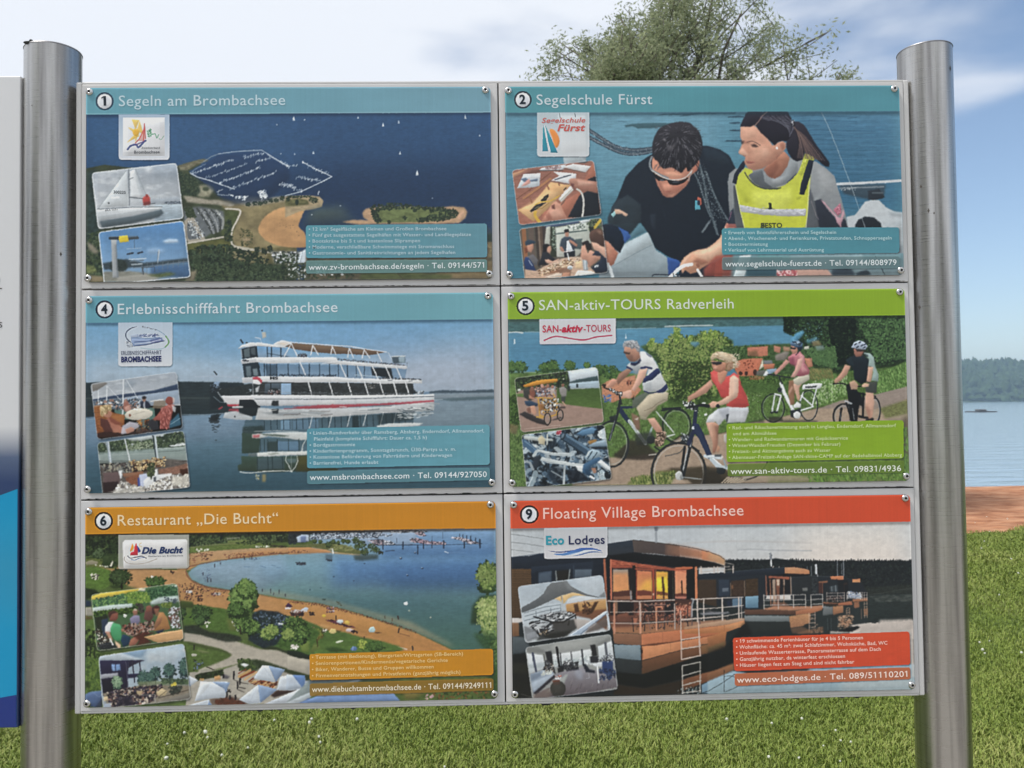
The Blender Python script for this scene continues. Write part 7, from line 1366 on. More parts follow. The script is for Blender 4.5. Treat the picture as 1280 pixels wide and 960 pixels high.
 s.V(*A);s.inset('87,712 464,656 494,899 110,942',[18,18,18,2],'#d0cfc8')
 s.V(*I2)
 s.F(('#8296a6','#9aa6ae'),'160,80 1240,80 1240,850 160,850');s.tex('700,80 1240,80 1240,500 640,500',.9,130,90,tint='#b4babd');s.F('#b9bec0','720,170 900,120 1080,150 1140,240 1000,300 760,260',.5,40);s.F('#6f8ca8','400,170 740,130 690,230 560,250',.7,16);s.F('#a3adb4','180,230 400,180 560,230 700,275 190,275',.9,6)
 s.F(('#26243c','#201f2e'),'190,275 520,275 510,590 520,620 300,660 235,680',1,2);s.F('#242236','500,272 710,272 560,330 520,360 510,280',1,2);s.L('#2c2a38','560,280 590,520',14);s.L('#2c2a38','645,280 655,430',13);s.L('#2c2a38','510,360 650,280',12);s.F('#23223a','510,430 650,425 650,450 560,475 510,475',1,2);s.L('#8d929c','520,395 655,385',4,.7);s.L('#4a485a','490,290 520,600',8);s.F('#6a88b4','325,322 420,318 430,390 335,395',1,2);s.L('#26243c','370,318 376,394',8);s.L('#9ab0cc','345,324 350,388',5,.7);s.F('#8d8f98','205,435 400,415 400,460 210,485',1,2);s.F('#1c1a24','210,490 400,470 460,590 240,650',.8,6)
 s.T('#3a5244 #4f6a54 #6a8468 #7f9678',395,525,60,75,150,15)
 for x,y,rx,ry in((690,480,75,90),(820,430,60,85),(985,400,75,90),(1150,370,65,120),(770,470,50,60)):s.T('#1a2a28 #24383a #33504a #466458',x,y,rx,ry,120,17)
 for x in(825,985,1160):s.L('#1f2a2a',[(x,450),(x+3,540)],10)
 s.F(('#5f7048','#6a6a54'),'620,520 1200,490 1210,560 640,580',.8,8);s.S('#2f4030 #4a5c40','880,480 1200,490 1200,540 900,540',80,(10,20))
 s.F(('#746a58','#7f786c'),'230,650 640,560 1210,560 1220,700 1000,760 300,830',1,4,n=(.15,30,20));s.F('#68655e','820,760 1000,700 1220,640 1222,710 900,780',.9,6)
 s.S('#1f1d24 #2c2834 #8a6a5c #4a3a3a #3a3444 #b4a898 #201c20','280,640 560,580 900,560 900,640 820,720 560,790 320,790',330,(11,26));s.F('#22202e','370,690 560,680 600,780 420,800',.8,10);s.F('#b5a27c','830,640 900,590 960,620 940,670 860,680',1,4);s.F('#b09a74','610,620 690,620 660,670 620,660',.9,4);s.S('#c2b03e #d0c05a','1000,545 1050,530 1060,570 1010,580',10,(12,20));s.S('#2a302c #3a4038','980,570 1120,570 1100,650 1000,660',46,(12,22));s.L('#3a302a','860,700 1200,610',8,.8);s.L('#8c8a84','820,660 826,750',12,.9);s.L('#6a6a68','680,670 820,660',10,.8);s.L('#463c30','860,690 950,620',7,.8);s.F('#cbb48c','240,690 290,680 290,720 245,740',.9,3);s.F('#8f9cb0','245,770 320,755 330,810 250,820',.8,4);s.S('#c9c4ba','690,740 720,750 690,790 665,790',8,(8,14),.6)
 s.end_inset()
 s.V(*B)
 s.area('text_box','94,702 908,679 908,794 94,817',14,('#b98020','#b67a1e','h'),1,5,(.03,60,20));s.area('contact_bar','94,832 908,810 908,862 94,887',12,'#9c7326',.72,2)
 for i,(t,x1)in enumerate((('Terrasse (mit Bedienung), Biergarten/Wirtsgarten (SB-Bereich)',775),('Seniorenportionen/Kindermenüs/vegetarische Gerichte',707),('Biker, Wanderer, Busse und Gruppen willkommen',644),('Firmenveranstaltungen und Privatfeiern (ganzjährig möglich)',763))):
  y=724+27*i;s.TX('bullet_lettering','• '+t,105,y,x1,y-(x1-105)*.024,15,'#d9bf84',.012)
 s.TX('contact_lettering','www.diebuchtambrombachsee.de · Tel. 09144/9249111',105,870,899,851,24,'#dcd2bc',.008)
 return s
# ---- sheet 9: floating houses at sunset
def sheet9():
 s=Sheet(9)
 A=(630,610,3.623);B=(880,610,3.621);P=(740,655,8);Q=(740,755,8);U=(850,670,8);W=(980,680,8);X=(635,650,8)
 I1=(635,710,9.143);I2=(635,780,9.143)
 s.V(*A)
 s.F(('#aeb4b8','#bab3ae'),'15,160 2000,140 2000,620 15,620');s.F(('#cdc5bb','#ccbbb0'),'1300,150 2000,140 2000,560 1300,560',.8,80);s.F('#9aa2aa','15,160 900,160 900,330 15,330',.5,60);s.F('#b8b0aa','1150,330 2000,330 2000,450 1150,450',.5,30)
 s.V(*U);s.L('#8c8f95','540,128 700,122 900,132 1280,138',14,.45,1);s.L('#a39e9b','0,60 500,40 1280,60',20,.3,1)
 s.F('#1c2226','405,235 560,230 640,225 760,240 920,212 1080,240 1280,240 1500,248 1800,250 2300,255 2330,480 2330,640 1700,610 1280,600 405,480',1,2,n=(.25,14,8))
 for x in range(405,2330,18):s.F('#1a2024',[(x-14,262),(x-4,232-s.rg.uniform(-6,16)),(x+5,226-s.rg.uniform(-8,14)+(0 if x<1200 else 12)),(x+14,262)],1,1)
 s.S('#14191c #232b2c #2a3230','420,260 2320,265 2320,520 1280,560 420,400',420,(7,16),1.3,.7)
 s.V(*W);s.F('#2a302c','600,440 1000,420 1260,400 1260,500 760,505',.7,10,n=(.3,16,8));s.L('#3f4440','820,505 960,490 1120,460 1260,440',8,.6,1);s.L('#343a38','1000,500 1260,455',6,.5)
 s.V(*U);s.F(('#20282a','#1a2022'),'-800,600 600,620 1280,640 1800,600 2330,580 2330,900 1800,920 1280,1200 1200,1700 -1800,1700 -1800,900',1,3)
 s.V(*W);s.F(('#2a3232','#1f2829'),'800,505 1260,500 1265,760 1040,770 820,800 640,820 700,640',1,3,n=(.15,30,8));s.S('#4a504c #3a403e','830,520 1260,510 1260,570 900,580',60,(8,18),2.4,.4,0);s.F('#262e30','240,680 800,560 800,900 200,900',.7,8)
 s.F(('#aca29a','#a89d96'),'620,815 820,790 1040,772 1265,758 1270,960 620,960',1,2);s.S('#232b2c','840,782 1060,768 1260,755 1260,768 1040,784 860,796',50,(4,9),2.4,.9,-5)
 s.V(*B);s.F(('#a99f97','#9d9590'),'780,600 945,595 945,935 700,935',.95,6)
 s.V(*W)
 s.F('#20262c','30,330 250,312 430,315 560,340 730,345 740,390 800,480 800,560 30,560',1,3);s.F('#2a2f34','40,340 300,330 300,490 40,490',.9,2);s.S('#343a3c #1c2126','50,350 290,345 290,480 50,480',40,(8,16));s.F('#7a6d66','150,438 195,434 195,460 150,462',.8,3);s.F('#a9927e','432,318 560,314 562,352 436,352',.5);s.F(('#c07a54','#b06a48'),'432,318 560,314 562,352 436,352',1,1);s.F(('#b87450','#c08a5c'),'650,348 730,345 732,380 655,380',1,1)
 s.F('#8a5a42','310,370 400,362 400,382 312,386',.9,2);s.F('#4a2c28','310,385 345,385 345,490 312,490',.8,3);s.L('#7a4a3a','348,380 350,490',7,.9);s.F('#3a4248','420,420 500,405 505,475 425,475',.9,3);s.L('#8a949a','440,425 444,470',8,.6);s.L('#8a949a','480,412 484,470',8,.6);s.F('#7a4c3a','560,388 600,384 600,404 562,406',.9,2);s.L('#6a3c30','566,400 568,480',6,.8);s.F('#171b1f','500,360 610,355 610,480 510,480',.7,4);s.L('#8b9196','30,332 36,500',8,.8);s.L('#3a4046','40,328 260,314 430,322',7,.8)
 for x,y0,y1,w in((237,215,310,5),(500,165,312,6),(545,190,315,5),(564,168,345,7),(195,215,250,5)):s.L('#8f959c',[(x,y0),(x,y1)],w,.85)
 s.L('#b9bcc0','285,205 287,288',20,.95);s.L('#a9a9ac','298,298 300,318',7)
 s.F(('#a5674a','#8d553e'),'350,580 505,590 645,570 650,608 510,615 350,600',1,2);s.F('#2c2624','350,590 505,595 505,615 350,618',.9,3);s.F(('#6f7476','#4a5052'),'350,620 450,628 455,700 350,715',1,3);s.F(('#a87652','#7a5440'),'450,625 555,615 555,685 455,708',1,2);s.F(('#a9704e','#8a5a42'),'650,550 800,542 805,570 655,578',1,2);s.F('#8a5c44','665,580 720,575 720,632 668,645',.95,3);s.F('#a0bcc8','0,0 1,0 1,1',.1)
 s.S('#8d9298 #5f6f8c #c2c4c6','610,470 740,490 740,545 600,545',26,(8,16),1.6);s.F('#8c98ac','620,500 735,505 735,540 625,540',.8,5)
 for y0,y1 in((490,485),(520,512),(545,540)):s.L('#a89a92',[(390,y0),(570,y1)],5,.85);s.L('#a89a92',[(590,y0-5),(800,y1-2)],5,.7)
 for x in(390,500,568,595,750,770,798):s.L('#a89a92',[(x,484),(x,575 if x<580 else 560)],6,.85)
 s.S('#4a3a38 #7a6a64','390,530 560,520 560,572 390,580',36,(5,10));s.F('#a5775a','510,720 650,712 648,760 590,850 520,800',.85,5,n=(.3,14,8));s.F('#b08868','520,725 645,715 645,740 520,755',.7,4);s.L('#8f6f5a','590,640 590,700',6);s.L('#8f6f5a','620,640 620,700',6)
 for y in(640,662,684,705):s.L('#a58a76',[(588,y),(622,y-3)],5,.9)
 s.S('#1c2428 #a58a70 #5a4a40 #b09078','500,720 650,700 640,860 500,850',44,(6,14),2,.7,10);s.L('#a58a76','770,580 772,740',6,.8);s.L('#a58a76','795,575 797,740',6,.8)
 for y in(600,630,690,720):s.L('#a58a76',[(770,y),(797,y-4)],5,.8)
 s.F('#96684c','760,650 805,645 805,710 770,715',.7,4);s.L('#8a6a58','740,650 740,750',6,.7);s.F('#10161a','560,850 700,820 725,840 640,880 500,880',.95,3);s.F('#c5b8ae','420,872 640,885 730,860 720,890 420,900',.7,3)
 for x in(395,430,500):s.L('#565e60',[(x,740),(x+4,860)],5,.6)
 s.V(*U)
 s.F('#1f262e','130,420 400,370 830,330 1010,308 1010,370 830,385 830,590 760,720 600,730 130,640',1,1);s.F(('#222a35','#1c232c'),'135,372 420,352 860,315 1010,306 1012,368 830,380 460,400 135,425',1,1);s.L('#3a434c','420,352 860,316 1010,306',5,.8)
 s.F(('#a57a5c','#b8764e'),'1008,308 1100,305 1200,318 1255,335 1258,372 1200,382 1100,370 1010,366',1,1);s.F('#c08a60','1040,312 1180,320 1180,372 1040,364',.4,8);s.F('#171b20','1010,368 1258,374 1250,392 1080,400 830,390',1,2)
 s.F('#3c3027','130,430 320,425 325,700 130,650',1,2);
 for y in range(440,690,15):s.L('#2a221d',[(135,y),(322,y-4)],4,.6)
 s.F('#2a3442','345,430 450,425 455,590 350,600',.95,2);s.F('#5f6873','380,512 445,508 445,545 382,548',.85,4);s.F('#3a2c24','470,440 600,430 600,595 470,600',.95,2,n=(.2,20,14));s.F('#3c2e22','612,425 740,415 742,595 612,598',.95,2,n=(.2,20,14));s.L('#8d7058','604,440 606,595',7,.9);s.L('#8d7058','464,460 466,595',6,.8);s.E('#8a5c40',482,500,10,24,0,.7,4)
 s.F(('#6f93a8','#4a6a80'),'612,598 742,592 742,715 614,716',1,1);s.F('#5a7890','480,620 575,615 575,700 480,705',.8,3);s.F('#20283c','430,640 470,640 470,700 430,700',.7,4)
 s.F('#1a1d22','830,390 1070,400 1075,580 830,590',1,2);s.F('#9a5540','845,392 1060,402 1050,430 880,412 850,420',.95,2);s.L('#a8664a','820,388 824,590',8,.95);s.F(('#b9a08c','#a07860'),'885,430 915,425 915,690 890,690',.8,3);s.F('#7a4a38','920,420 960,420 950,690 925,690',.9,3);s.F('#c9b8a4','930,430 955,430 950,490 930,490',.9,3);s.L('#a86a4c','862,430 866,690',10,.8);s.F('#b9a898','995,430 1008,430 1006,490 994,490',.8,2);s.L('#a0785e','998,430 1000,690',7,.9);s.L('#a88a74','1068,400 1072,580',7,.9);s.F('#8a5a44','880,660 1010,660 1060,700 870,710',.7,5)
 s.F('#23282c','1080,410 1280,395 1280,580 1080,580',.9,2);s.F('#8a8a86','1185,515 1235,512 1238,542 1187,545',.6,4)
 s.L('#8b9096','868,165 866,215',20,.9);s.L('#c2c4c6','871,215 872,288',16,.95);s.S('#5a6068','855,165 880,165 880,225 858,225',12,(4,7),1.5,.8,0);s.L('#b0a49c','890,305 895,295',10);s.L('#b0a49c','950,305 952,298',9)
 s.F(('#5a4034','#4a342c'),'600,730 790,730 1115,740 1112,785 600,780',1,2);s.F(('#a87050','#93593f'),'1115,745 1280,715 1390,700 1380,740 1280,770 1115,788',1,2);s.F('#a87458','790,722 900,700 1280,700 1390,690 1390,712 1110,742 800,732',.95,2)
 s.F(('#7b8284','#565e60'),'600,790 1050,795 1055,855 605,850',1,3);s.F(('#b08058','#8a5f46'),'1050,800 1180,780 1262,770 1262,860 1180,900 1060,918',1,2,n=(.1,14,8));s.F('#23292a','605,852 1055,858 1060,925 700,960 605,960',1,4);s.F('#7a5640','1060,920 1180,905 1280,950 1280,970 1080,970',.6,6)
 for y0,y1 in((592,585),(640,634),(688,684)):s.L('#a3a09e',[(795,y0),(1090,y1)],6,.9);s.L('#b3aca6',[(1092,y1),(1215,y1-3)],6,.95);s.L('#b3aca6',[(1268,y1-2),(1390,y1-6)],6,.95)
 for x in(797,940,1093,1215,1270,1388):s.L('#b3aca6',[(x,585),(x+2,730 if x<1000 else 712)],8,.95)
 s.L('#b09080','1250,770 1250,960',6,.8);s.L('#b09080','1310,760 1310,960',6,.8)
 for y in(790,830,870,915):s.L('#b39a88',[(1250,y),(1310,y-5)],6,.85)
 s.V(*W);s.F('#7a5640','80,890 350,825 352,890 100,900',.7,6);s.S('#20282a #a08066','220,700 350,840 340,890 210,880',16,(5,10),2.2,.6,5)
 s.V(*X)
 s.F(('#20293a','#1f2630'),'15,355 200,340 340,315 1215,185 1300,190 1300,330 830,380 220,440 15,465',1,1);s.L('#3a4656','15,356 340,316',6,.8)
 s.F('#1a212b','15,460 220,440 960,360 1000,380 1000,760 15,960',1,1);s.F(('#5a432e','#4a3828'),'15,470 215,472 215,960 15,960',1,1)
 for y in range(480,960,17):s.L('#2e241c',[(15,y),(215,y+1)],6,.75)
 s.F('#2f3c4c','285,510 415,490 410,610 285,620',.95,2);s.F('#4d5a68','290,520 410,500 405,600 290,610',.6,8);s.F(('#566472','#434f5c'),'640,470 805,462 805,560 640,570',.95,2);s.F('#20201f','465,495 580,480 580,580 470,590',.95,3);s.L('#8d928f','455,495 462,590',13,.7);s.L('#8d928f','592,480 580,580',13,.7);s.F('#222b38','215,450 820,400 820,480 430,480 260,500 215,520',.95,2);s.L('#2c3644','630,440 630,570',12)
 s.L('#5f6468','15,125 180,148 335,172',5,.9);s.L('#5f6468','15,205 180,225 335,250',5,.9);s.L('#5f6468','15,280 240,306',4,.8)
 s.V(*A);s.F(('#7a5a42','#63452f'),'25,600 60,602 62,660 25,665',1,1);s.F(('#4d565a','#353d42'),'25,662 100,668 110,740 25,745',1,3);s.F(('#16191a','#1d1e1a'),'25,745 130,730 130,935 25,935',1,4);s.F('#2a2a22','30,780 110,785 115,830 30,830',.6,6);s.L('#6a6a62','70,920 120,935',2,.6)
 s.V(*P)
 s.F('#1c2026','100,310 380,270 1000,400 1030,430 1010,760 780,780 120,780',1,1)
 s.F(('#27303c','#2c3138'),'120,185 370,145 385,270 120,305',1,1);s.F(('#4a413e','#40383a','h'),'368,145 600,172 840,205 840,315 600,285 385,270',1,1);s.F(('#5f4a42','#b87450','h'),'700,184 860,208 1000,232 1130,268 1130,352 1000,335 840,315 700,298',.95,14);s.F(('#b8704c','#a88866','h'),'1060,250 1170,280 1250,312 1290,345 1290,405 1180,370 1060,345',.95,6);s.F('#b58a64','1130,268 1250,312 1285,340 1285,380 1180,350 1130,340',.6,8)
 s.L('#2a2522','368,146 600,170 860,206 1000,232 1130,266 1240,308 1285,342',6,.8)
 for x in(700,840,1025):s.L('#8a5a44',[(x,190+(x-700)*.16),(x,300+(x-700)*.12)],3,.5)
 s.F('#15181c','130,300 385,270 840,315 1000,336 1180,372 1285,408 1285,425 1010,425 780,415 420,370 160,335',1,3)
 s.L('#a05a40','92,340 110,760',22,.95);s.F('#15191f','110,330 150,330 155,780 125,780',1,1)
 s.F(('#a5523c','#8a4232'),'150,340 420,380 780,430 960,420 960,450 780,455 575,440 400,425 180,430 160,420',1,2);s.S('#7a3a2c #b8654a','170,350 400,385 700,430 700,440 380,410 170,400',30,(5,10),4,.6,6);s.L('#b8664c','155,345 160,760',16,.95);s.L('#b5603f','800,430 960,425',18,.9)
 s.F(('#8a7f76','#d08a4e'),'178,440 330,440 340,650 178,665',1,2);s.F(('#c07a4a','#d8905a'),'178,480 330,480 340,655 178,665',.8,14);s.F('#4a2c26','178,670 260,660 340,648 370,650 370,712 178,715',1,3);s.F('#8a5a44','178,712 360,708 360,745 178,745',.9,4);s.F('#1d1c1f','325,440 372,440 372,560 350,640 335,640',.95,3);s.L('#8b8f94','352,660 358,760',18,.7);s.F('#1b1a1c','368,400 400,400 402,745 372,745',1,1)
 s.F(('#b8694a','#d59a4c'),'412,450 560,460 562,740 415,740',1,2);s.F('#dba63e','490,560 560,540 562,660 440,650',.7,18);s.F('#63332a','412,655 480,648 560,662 562,705 412,705',1,3);s.F('#b06a4c','412,705 562,705 562,740 412,740',.9,3);s.L('#8a3c2c','408,430 410,745',10);s.L('#a04c38','400,436 570,448',14,.9);s.L('#8f4030','576,445 580,740',22);s.E('#c9a48c',576,690,7,10)
 s.F(('#d8a63a','#d9b82e'),'605,465 720,470 722,740 605,740',1,2);s.F('#e0cf34','600,540 700,520 712,640 610,650',.9,16);s.F('#c48a3c','605,465 720,470 715,510 605,520',.7,10);s.F('#6a3e28','605,660 660,662 722,680 722,705 605,700',1,3);s.F('#c0864a','605,705 722,705 722,740 605,740',.9,3);s.F('#3a2420','655,515 680,515 678,560 690,640 684,740 672,740',.95,2);s.L('#a8543c','600,448 605,740',8,.9);s.F('#1b191b','722,455 785,455 785,745 722,745',1,1);s.L('#5a5a48','770,460 772,745',5,.7)
 s.F(('#c87a5a','#d4936a'),'792,450 905,450 905,690 792,690',1,2);s.F('#c08058','800,620 900,620 900,690 792,690',.6,8);s.F('#5a2e26','792,690 850,678 905,690 905,715 792,712',1,3);s.F('#b8705c','792,712 905,715 905,740 792,740',.9,3);s.L('#2a1c1c','858,560 862,690',14,.95);s.L('#a8543c','790,450 905,470',10,.8);s.F('#17181b','905,450 985,430 990,745 905,745',1,1);s.L('#b46a48','1000,425 1002,740',24,1);s.L('#c9825c','996,430 998,740',6,.7)
 s.L('#2c2420','600,10 606,45',0);s.L('#7f858c','602,30 605,165',22,.95);s.F('#5f6670','585,15 620,12 622,55 588,55',.9,2);s.L('#a3a6aa','597,60 600,160',5,.5)
 s.L('#a89c94','1010,440 1180,425 1280,418 1340,415',7,.9);s.L('#a89c94','1060,470 1280,450 1370,440',6,.8)
 for x in(1050,1180,1215,1285,1370):s.L('#b0a49c',[(x,415),(x+2,480)],11,.9)
 s.F('#b9aca4','1035,425 1062,425 1062,490 1040,490',.7,3);s.L('#a89c94','1285,375 1375,395 1375,440',6,.8)
 s.F(('#3a2826','#6a3f30'),'120,745 960,745 960,960 130,960',1,2);s.F('#17191d','150,760 380,760 380,900 150,900',.9,4);s.F('#8f6a50','180,750 220,740 225,880 185,890',.8,4);s.F('#7a4a38','220,890 330,870 330,960 220,960',.9,6)
 s.F('#1d1d21','480,770 590,770 580,900 500,900',.9,6);s.F('#1a1b20','690,770 790,765 800,870 680,920',.95,4);s.S('#2a2628 #8a5244 #1a1a1e #b07a60','400,780 950,780 950,950 400,950',90,(7,15),1.4,.8);s.L('#8a6a60','490,800 700,795',9,.8);s.F('#b5674c','800,810 940,800 945,900 800,900',.7,8);s.S('#b8705a #5a2c26 #d09478','800,810 940,800 940,900 800,900',44,(6,12));s.L('#c08468','600,820 660,815',12,.95)
 s.V(*Q)
 s.F(('#7a4c38','#a0704e'),'150,180 480,190 800,170 1040,170 1290,150 1290,210 1000,235 780,260 450,285 180,270',1,2);s.F('#5a3a30','150,100 480,110 470,210 170,215',.8,8);s.S('#3a2a28 #2a2022 #8a5c48','360,60 960,60 960,230 360,240',60,(6,13),1.3,.7);s.F('#8d6a54','860,180 1290,140 1290,200 900,235',.8,5)
 for x0,y0,x1,y1 in((370,140,378,260),(490,90,488,255),(520,120,545,250),(600,20,605,250),(625,120,620,245),(690,60,684,245),(650,190,660,220),(718,110,716,195),(790,110,790,240),(830,150,815,230),(915,30,915,210),(960,60,955,225),(905,150,920,210),(1040,160,1045,220),(1260,150,1262,200)):s.L(s.rg.choice(['#2a2426','#3a3032','#7a5a50']),[(x0,y0),(x1,y1)],11,.9)
 s.L('#b9785c','600,18 660,20 665,40',12,.9);s.L('#c08464','604,20 606,250',14,.9);s.F('#b06a50','380,130 420,130 410,180 380,190',.8,4)
 s.F(('#805a44','#6f4e3c'),'175,275 455,288 460,405 300,390 190,380',1,1);s.F(('#b06a48','#a5603f','h'),'455,288 850,250 1290,205 1290,290 1050,330 820,360 600,400 460,405',1,1);s.L('#7a4630','466,400 560,402 700,378 850,350 1050,325 1290,285',10,.8);s.F('#4a2a20','460,400 560,385 740,368 620,400 560,408',.95,3)
 for y in(305,330,355):s.L('#8a5a40',[(180,y-8),(455,y+6)],4,.4)
 s.F(('#6f7f88','#5f6f78'),'185,390 445,400 452,550 320,540 195,525',1,1);s.F('#7d8d94','200,400 430,410 430,480 210,470',.5,14);s.F(('#b97750','#a86a48','h'),'460,408 600,402 820,365 1050,330 1290,285 1290,355 1050,400 760,470 460,550',1,1);s.F('#c48558','480,420 800,380 800,440 500,520',.4,20)
 for x in(668,745,920):s.L('#7a4630',[(x,280 if x<700 else 380),(x,370 if x<700 else 455)],4,.6)
 s.F('#5a3424','458,420 468,420 468,550 458,550',.8,2);s.E('#2a1c18',462,465,7,18);s.E('#2a1c18',462,640,7,20,0,.8)
 s.F(('#2a3032','#23282a'),'190,525 452,552 455,690 200,660',1,4);s.F(('#6f4630','#4c3626'),'460,555 760,475 1050,405 1290,360 1290,445 1050,500 850,570 460,690',1,4);s.F('#7a5a3a','1040,405 1290,360 1290,430 1050,490',.6,10)
 s.F('#131716','200,660 460,690 850,570 1290,445 1290,620 1050,690 850,740 480,830 200,780',1,4);s.F(('#241f19','#2a231b'),'190,780 480,830 850,750 860,890 180,890',1,6);s.F(('#7a4c34','#5a3a28'),'850,750 1050,690 1290,625 1290,700 1050,790 860,860',1,4)
 s.F(('#6f8ea4','#5f7a8c'),'1050,800 1270,705 1275,890 1050,885',1,2);s.F('#151a1c','1270,700 1290,700 1290,890 1275,890',1,1);s.L('#1a2022','1060,880 1180,840 1270,790',7,.9,1)
 s.S('#7a949c #20282a #a9b4b0','800,830 1040,810 1040,885 800,885',40,(7,15),.6,.8)
 rail='#a9998f'
 for t in('150,68 440,68 780,60','150,178 440,182 780,160'):s.L(rail,t,9,.95)
 s.V(*P);s.L('#b0a49c','125,758 440,762 785,748',11,.95);s.V(*Q)
 for x,c in((188,'#b07860'),(445,'#bc8468')):s.L(c,[(x,-90+755-665 if 0 else-10),(x+2,275)],20,.97)
 s.L(rail,'785,-10 788,240',12,.9)
 s.V(*P);s.L('#a89a92','440,765 448,960',16,.9);s.L('#8d9298','955,740 975,745 960,800 955,920',18,.8);s.L('#b0a096','975,745 1280,732',10,.95);s.L('#b0a096','960,850 1280,825',9,.9);s.L('#b0a096','850,945 1280,915',9,.9)
 for x in(1015,1075,1262):s.L('#b5a8a0',[(x,740),(x+2,960)],13 if x>1200 else 10,.95)
 s.F('#5a5a5e','1030,880 1140,865 1280,875 1280,895 1040,895',.8,4)
 s.V(*U)
 s.L('#b0a59e','95,625 380,612 590,605',9,.97);s.L('#b0a59e','80,725 380,708 590,688',8,.95);s.L('#b0a59e','0,830 200,815 400,795 520,775 600,755',8,.95)
 for x,y0,y1,w in((130,620,850,9),(195,618,815,10),(380,612,880,15),(545,605,845,13),(573,605,820,8)):s.L('#b3a8a0',[(x,y0),(x+1,y1)],w,.95)
 s.F('#7a7c82','160,765 440,750 455,768 180,785',.85,3);s.L('#5a5658','170,740 265,738 265,760',6,.8);s.L('#4a4244','150,830 160,900',8,.8);s.L('#4a4244','430,800 436,845',8,.8);s.L('#4a4244','78,800 80,905',8,.8)
 s.F(('#a88a74','#a0785a'),'0,905 200,865 400,835 560,815 602,818 600,850 400,885 0,925',1,2);s.F(('#b87850','#a0663f'),'0,925 200,915 400,885 600,840 605,870 560,905 450,945 400,960 0,970',1,1);s.F('#b98a60','380,900 600,845 600,880 480,925',.5,8);s.L('#7a4a34','140,900 142,960',4,.6);s.L('#7a4a34','400,880 402,960',4,.6)
 s.V(*B);s.F(('#a5683f','#7a5036'),'-5,672 60,650 85,640 75,690 0,720',1,2);s.F(('#6f5838','#3a3226'),'-5,720 75,692 70,715 0,745',.95,4);s.F('#15191a','-5,745 80,710 170,600 200,660 110,680 112,800 -5,830',.95,5);s.F(('#8a5a3c','#6a4a34'),'-5,835 112,790 118,820 -5,870',1,3);s.F(('#8aa4b4','#7f949c'),'-5,872 110,825 170,820 950,800 950,935 -5,935',1,3);s.F('#a0a8a8','600,860 950,850 950,935 600,935',.7,20);s.L('#16181a','70,820 70,920',2.5);s.L('#16181a','0,915 60,880 120,840',2.2,.9,1);s.L('#16181a','70,850 110,850 145,880',2,.9,1);s.L('#16181a','75,920 150,885 165,850',2,.9,1)
 s.F('#2a1d18','112,820 450,815 455,828 180,840',.9,4)
 s.F('#b1a8a0','925,640 950,640 950,860 925,860',.7,4)
 s.V(*Q)
 for y,d in((348,-28),(440,-28),(545,-38)):s.L('#b9aca2',[(855,y),(1040,y+d)],11,.97)
 s.L('#b9a498','845,60 852,545',12,.97);s.L('#b9a498','1020,150 1038,510',12,.97);s.L('#b9aca2','845,150 1020,130',9,.9)
 for y,d in((608,-38),(708,-48),(805,-48),(878,-20)):s.L('#a9a49c',[(860,y),(1040,y+d)],11,.9)
 s.L('#a9a49c','860,605 862,885',10,.85);s.L('#a9a49c','1038,570 1036,880',10,.85)
 s.V(0,0,1);s.F('#3a3230','632,658 1140,650 1140,653.4 632,661.6',.6,1.5);s.area('title_bar','632,621 1140,613 1140,650 632,658.6',0,('#c24a2e','#c0462c','h'),n=(.02,60,20))
 s.V(*A);s.badge(9,106,113,42,'#14151a');s.V(0,0,1);s.TX('title_lettering','Floating Village Brombachsee',676.5,646.8,925,642.5,13,'#e2bdb2',.004)
 s.V(*A);s.area('logo','172,176 453,170 453,309 172,314',[0,0,14,14],('#b9bbbf','#cfcdd0'),.95,4)
 s.TX('logo_lettering','Eco',181,250,262,248,37,'#2c8a9c',.035);s.TX('logo_lettering','Lodges',282,249,443,246,37,'#22284c',.02)
 s.V(*X);s.F(('#3a5a9c','#5a86b8'),'430,325 520,320 600,295 690,268 780,262 860,275 910,300 820,285 740,288 660,315 580,335 500,338',1,1,1);s.F('#39487c','380,292 460,300 540,297 630,285 560,305 470,310',1,1,1);s.F('#4a6a9c','620,345 700,325 790,300 860,300 920,315 840,310 760,320 690,340',.9,1,1);s.F('#c8d6e4','560,335 680,305 780,285 860,287 780,296 680,325',.6,2,1)
 s.V(*A);s.inset('55,438 432,388 468,638 90,692',18)
 s.V(*I1)
 s.F(('#96a2ac','#b0b6ba'),'80,60 1150,60 1150,840 80,840');s.F('#adb4ba','700,90 1060,80 1080,280 900,290',.6,30);s.F('#a9b2b8','150,420 600,380 600,520 160,640',.6,10)
 s.F('#c9a874','500,330 580,300 700,262 800,275 860,300 720,300 660,330 620,380 600,390 570,360',1,2);s.F('#b0905c','570,330 610,320 620,380 600,390',.7,4);s.F('#c4c6c8','650,340 800,300 980,325 900,345 640,390',.7,5)
 s.F(('#5f6264','#53575a'),'138,435 300,340 385,270 420,200 470,150 640,128 690,190 760,230 860,280 1000,315 1080,322 1000,322 860,300 760,270 700,262 580,295 440,365 280,440 140,492',1,1);s.F('#787c7e','600,135 640,128 700,200 720,250 660,225',.6,10);s.F('#4a4e52','150,440 320,345 420,300 300,400 150,480',.5,14);s.F('#6f7478','1000,305 1070,250 1080,280 1080,320 1030,318',1,2)
 s.F(('#b48a58','#a57a48'),'630,400 740,385 930,360 1085,345 1090,470 900,510 640,480',1,2)
 for y in(0,22,44,66,88):s.L('#8f6a40',[(640,420+y),(930,375+y),(1090,362+y)],4,.5)
 s.L('#b98a5c','640,400 925,350 1085,340',10,.9);s.F('#6a4430','640,480 900,470 1090,450 1100,700 900,560 700,520',.95,6)
 for t in('170,490 400,425 575,400','175,530 400,470 575,440','170,580 420,510 580,470'):s.L('#5a656e',t,7,.9)
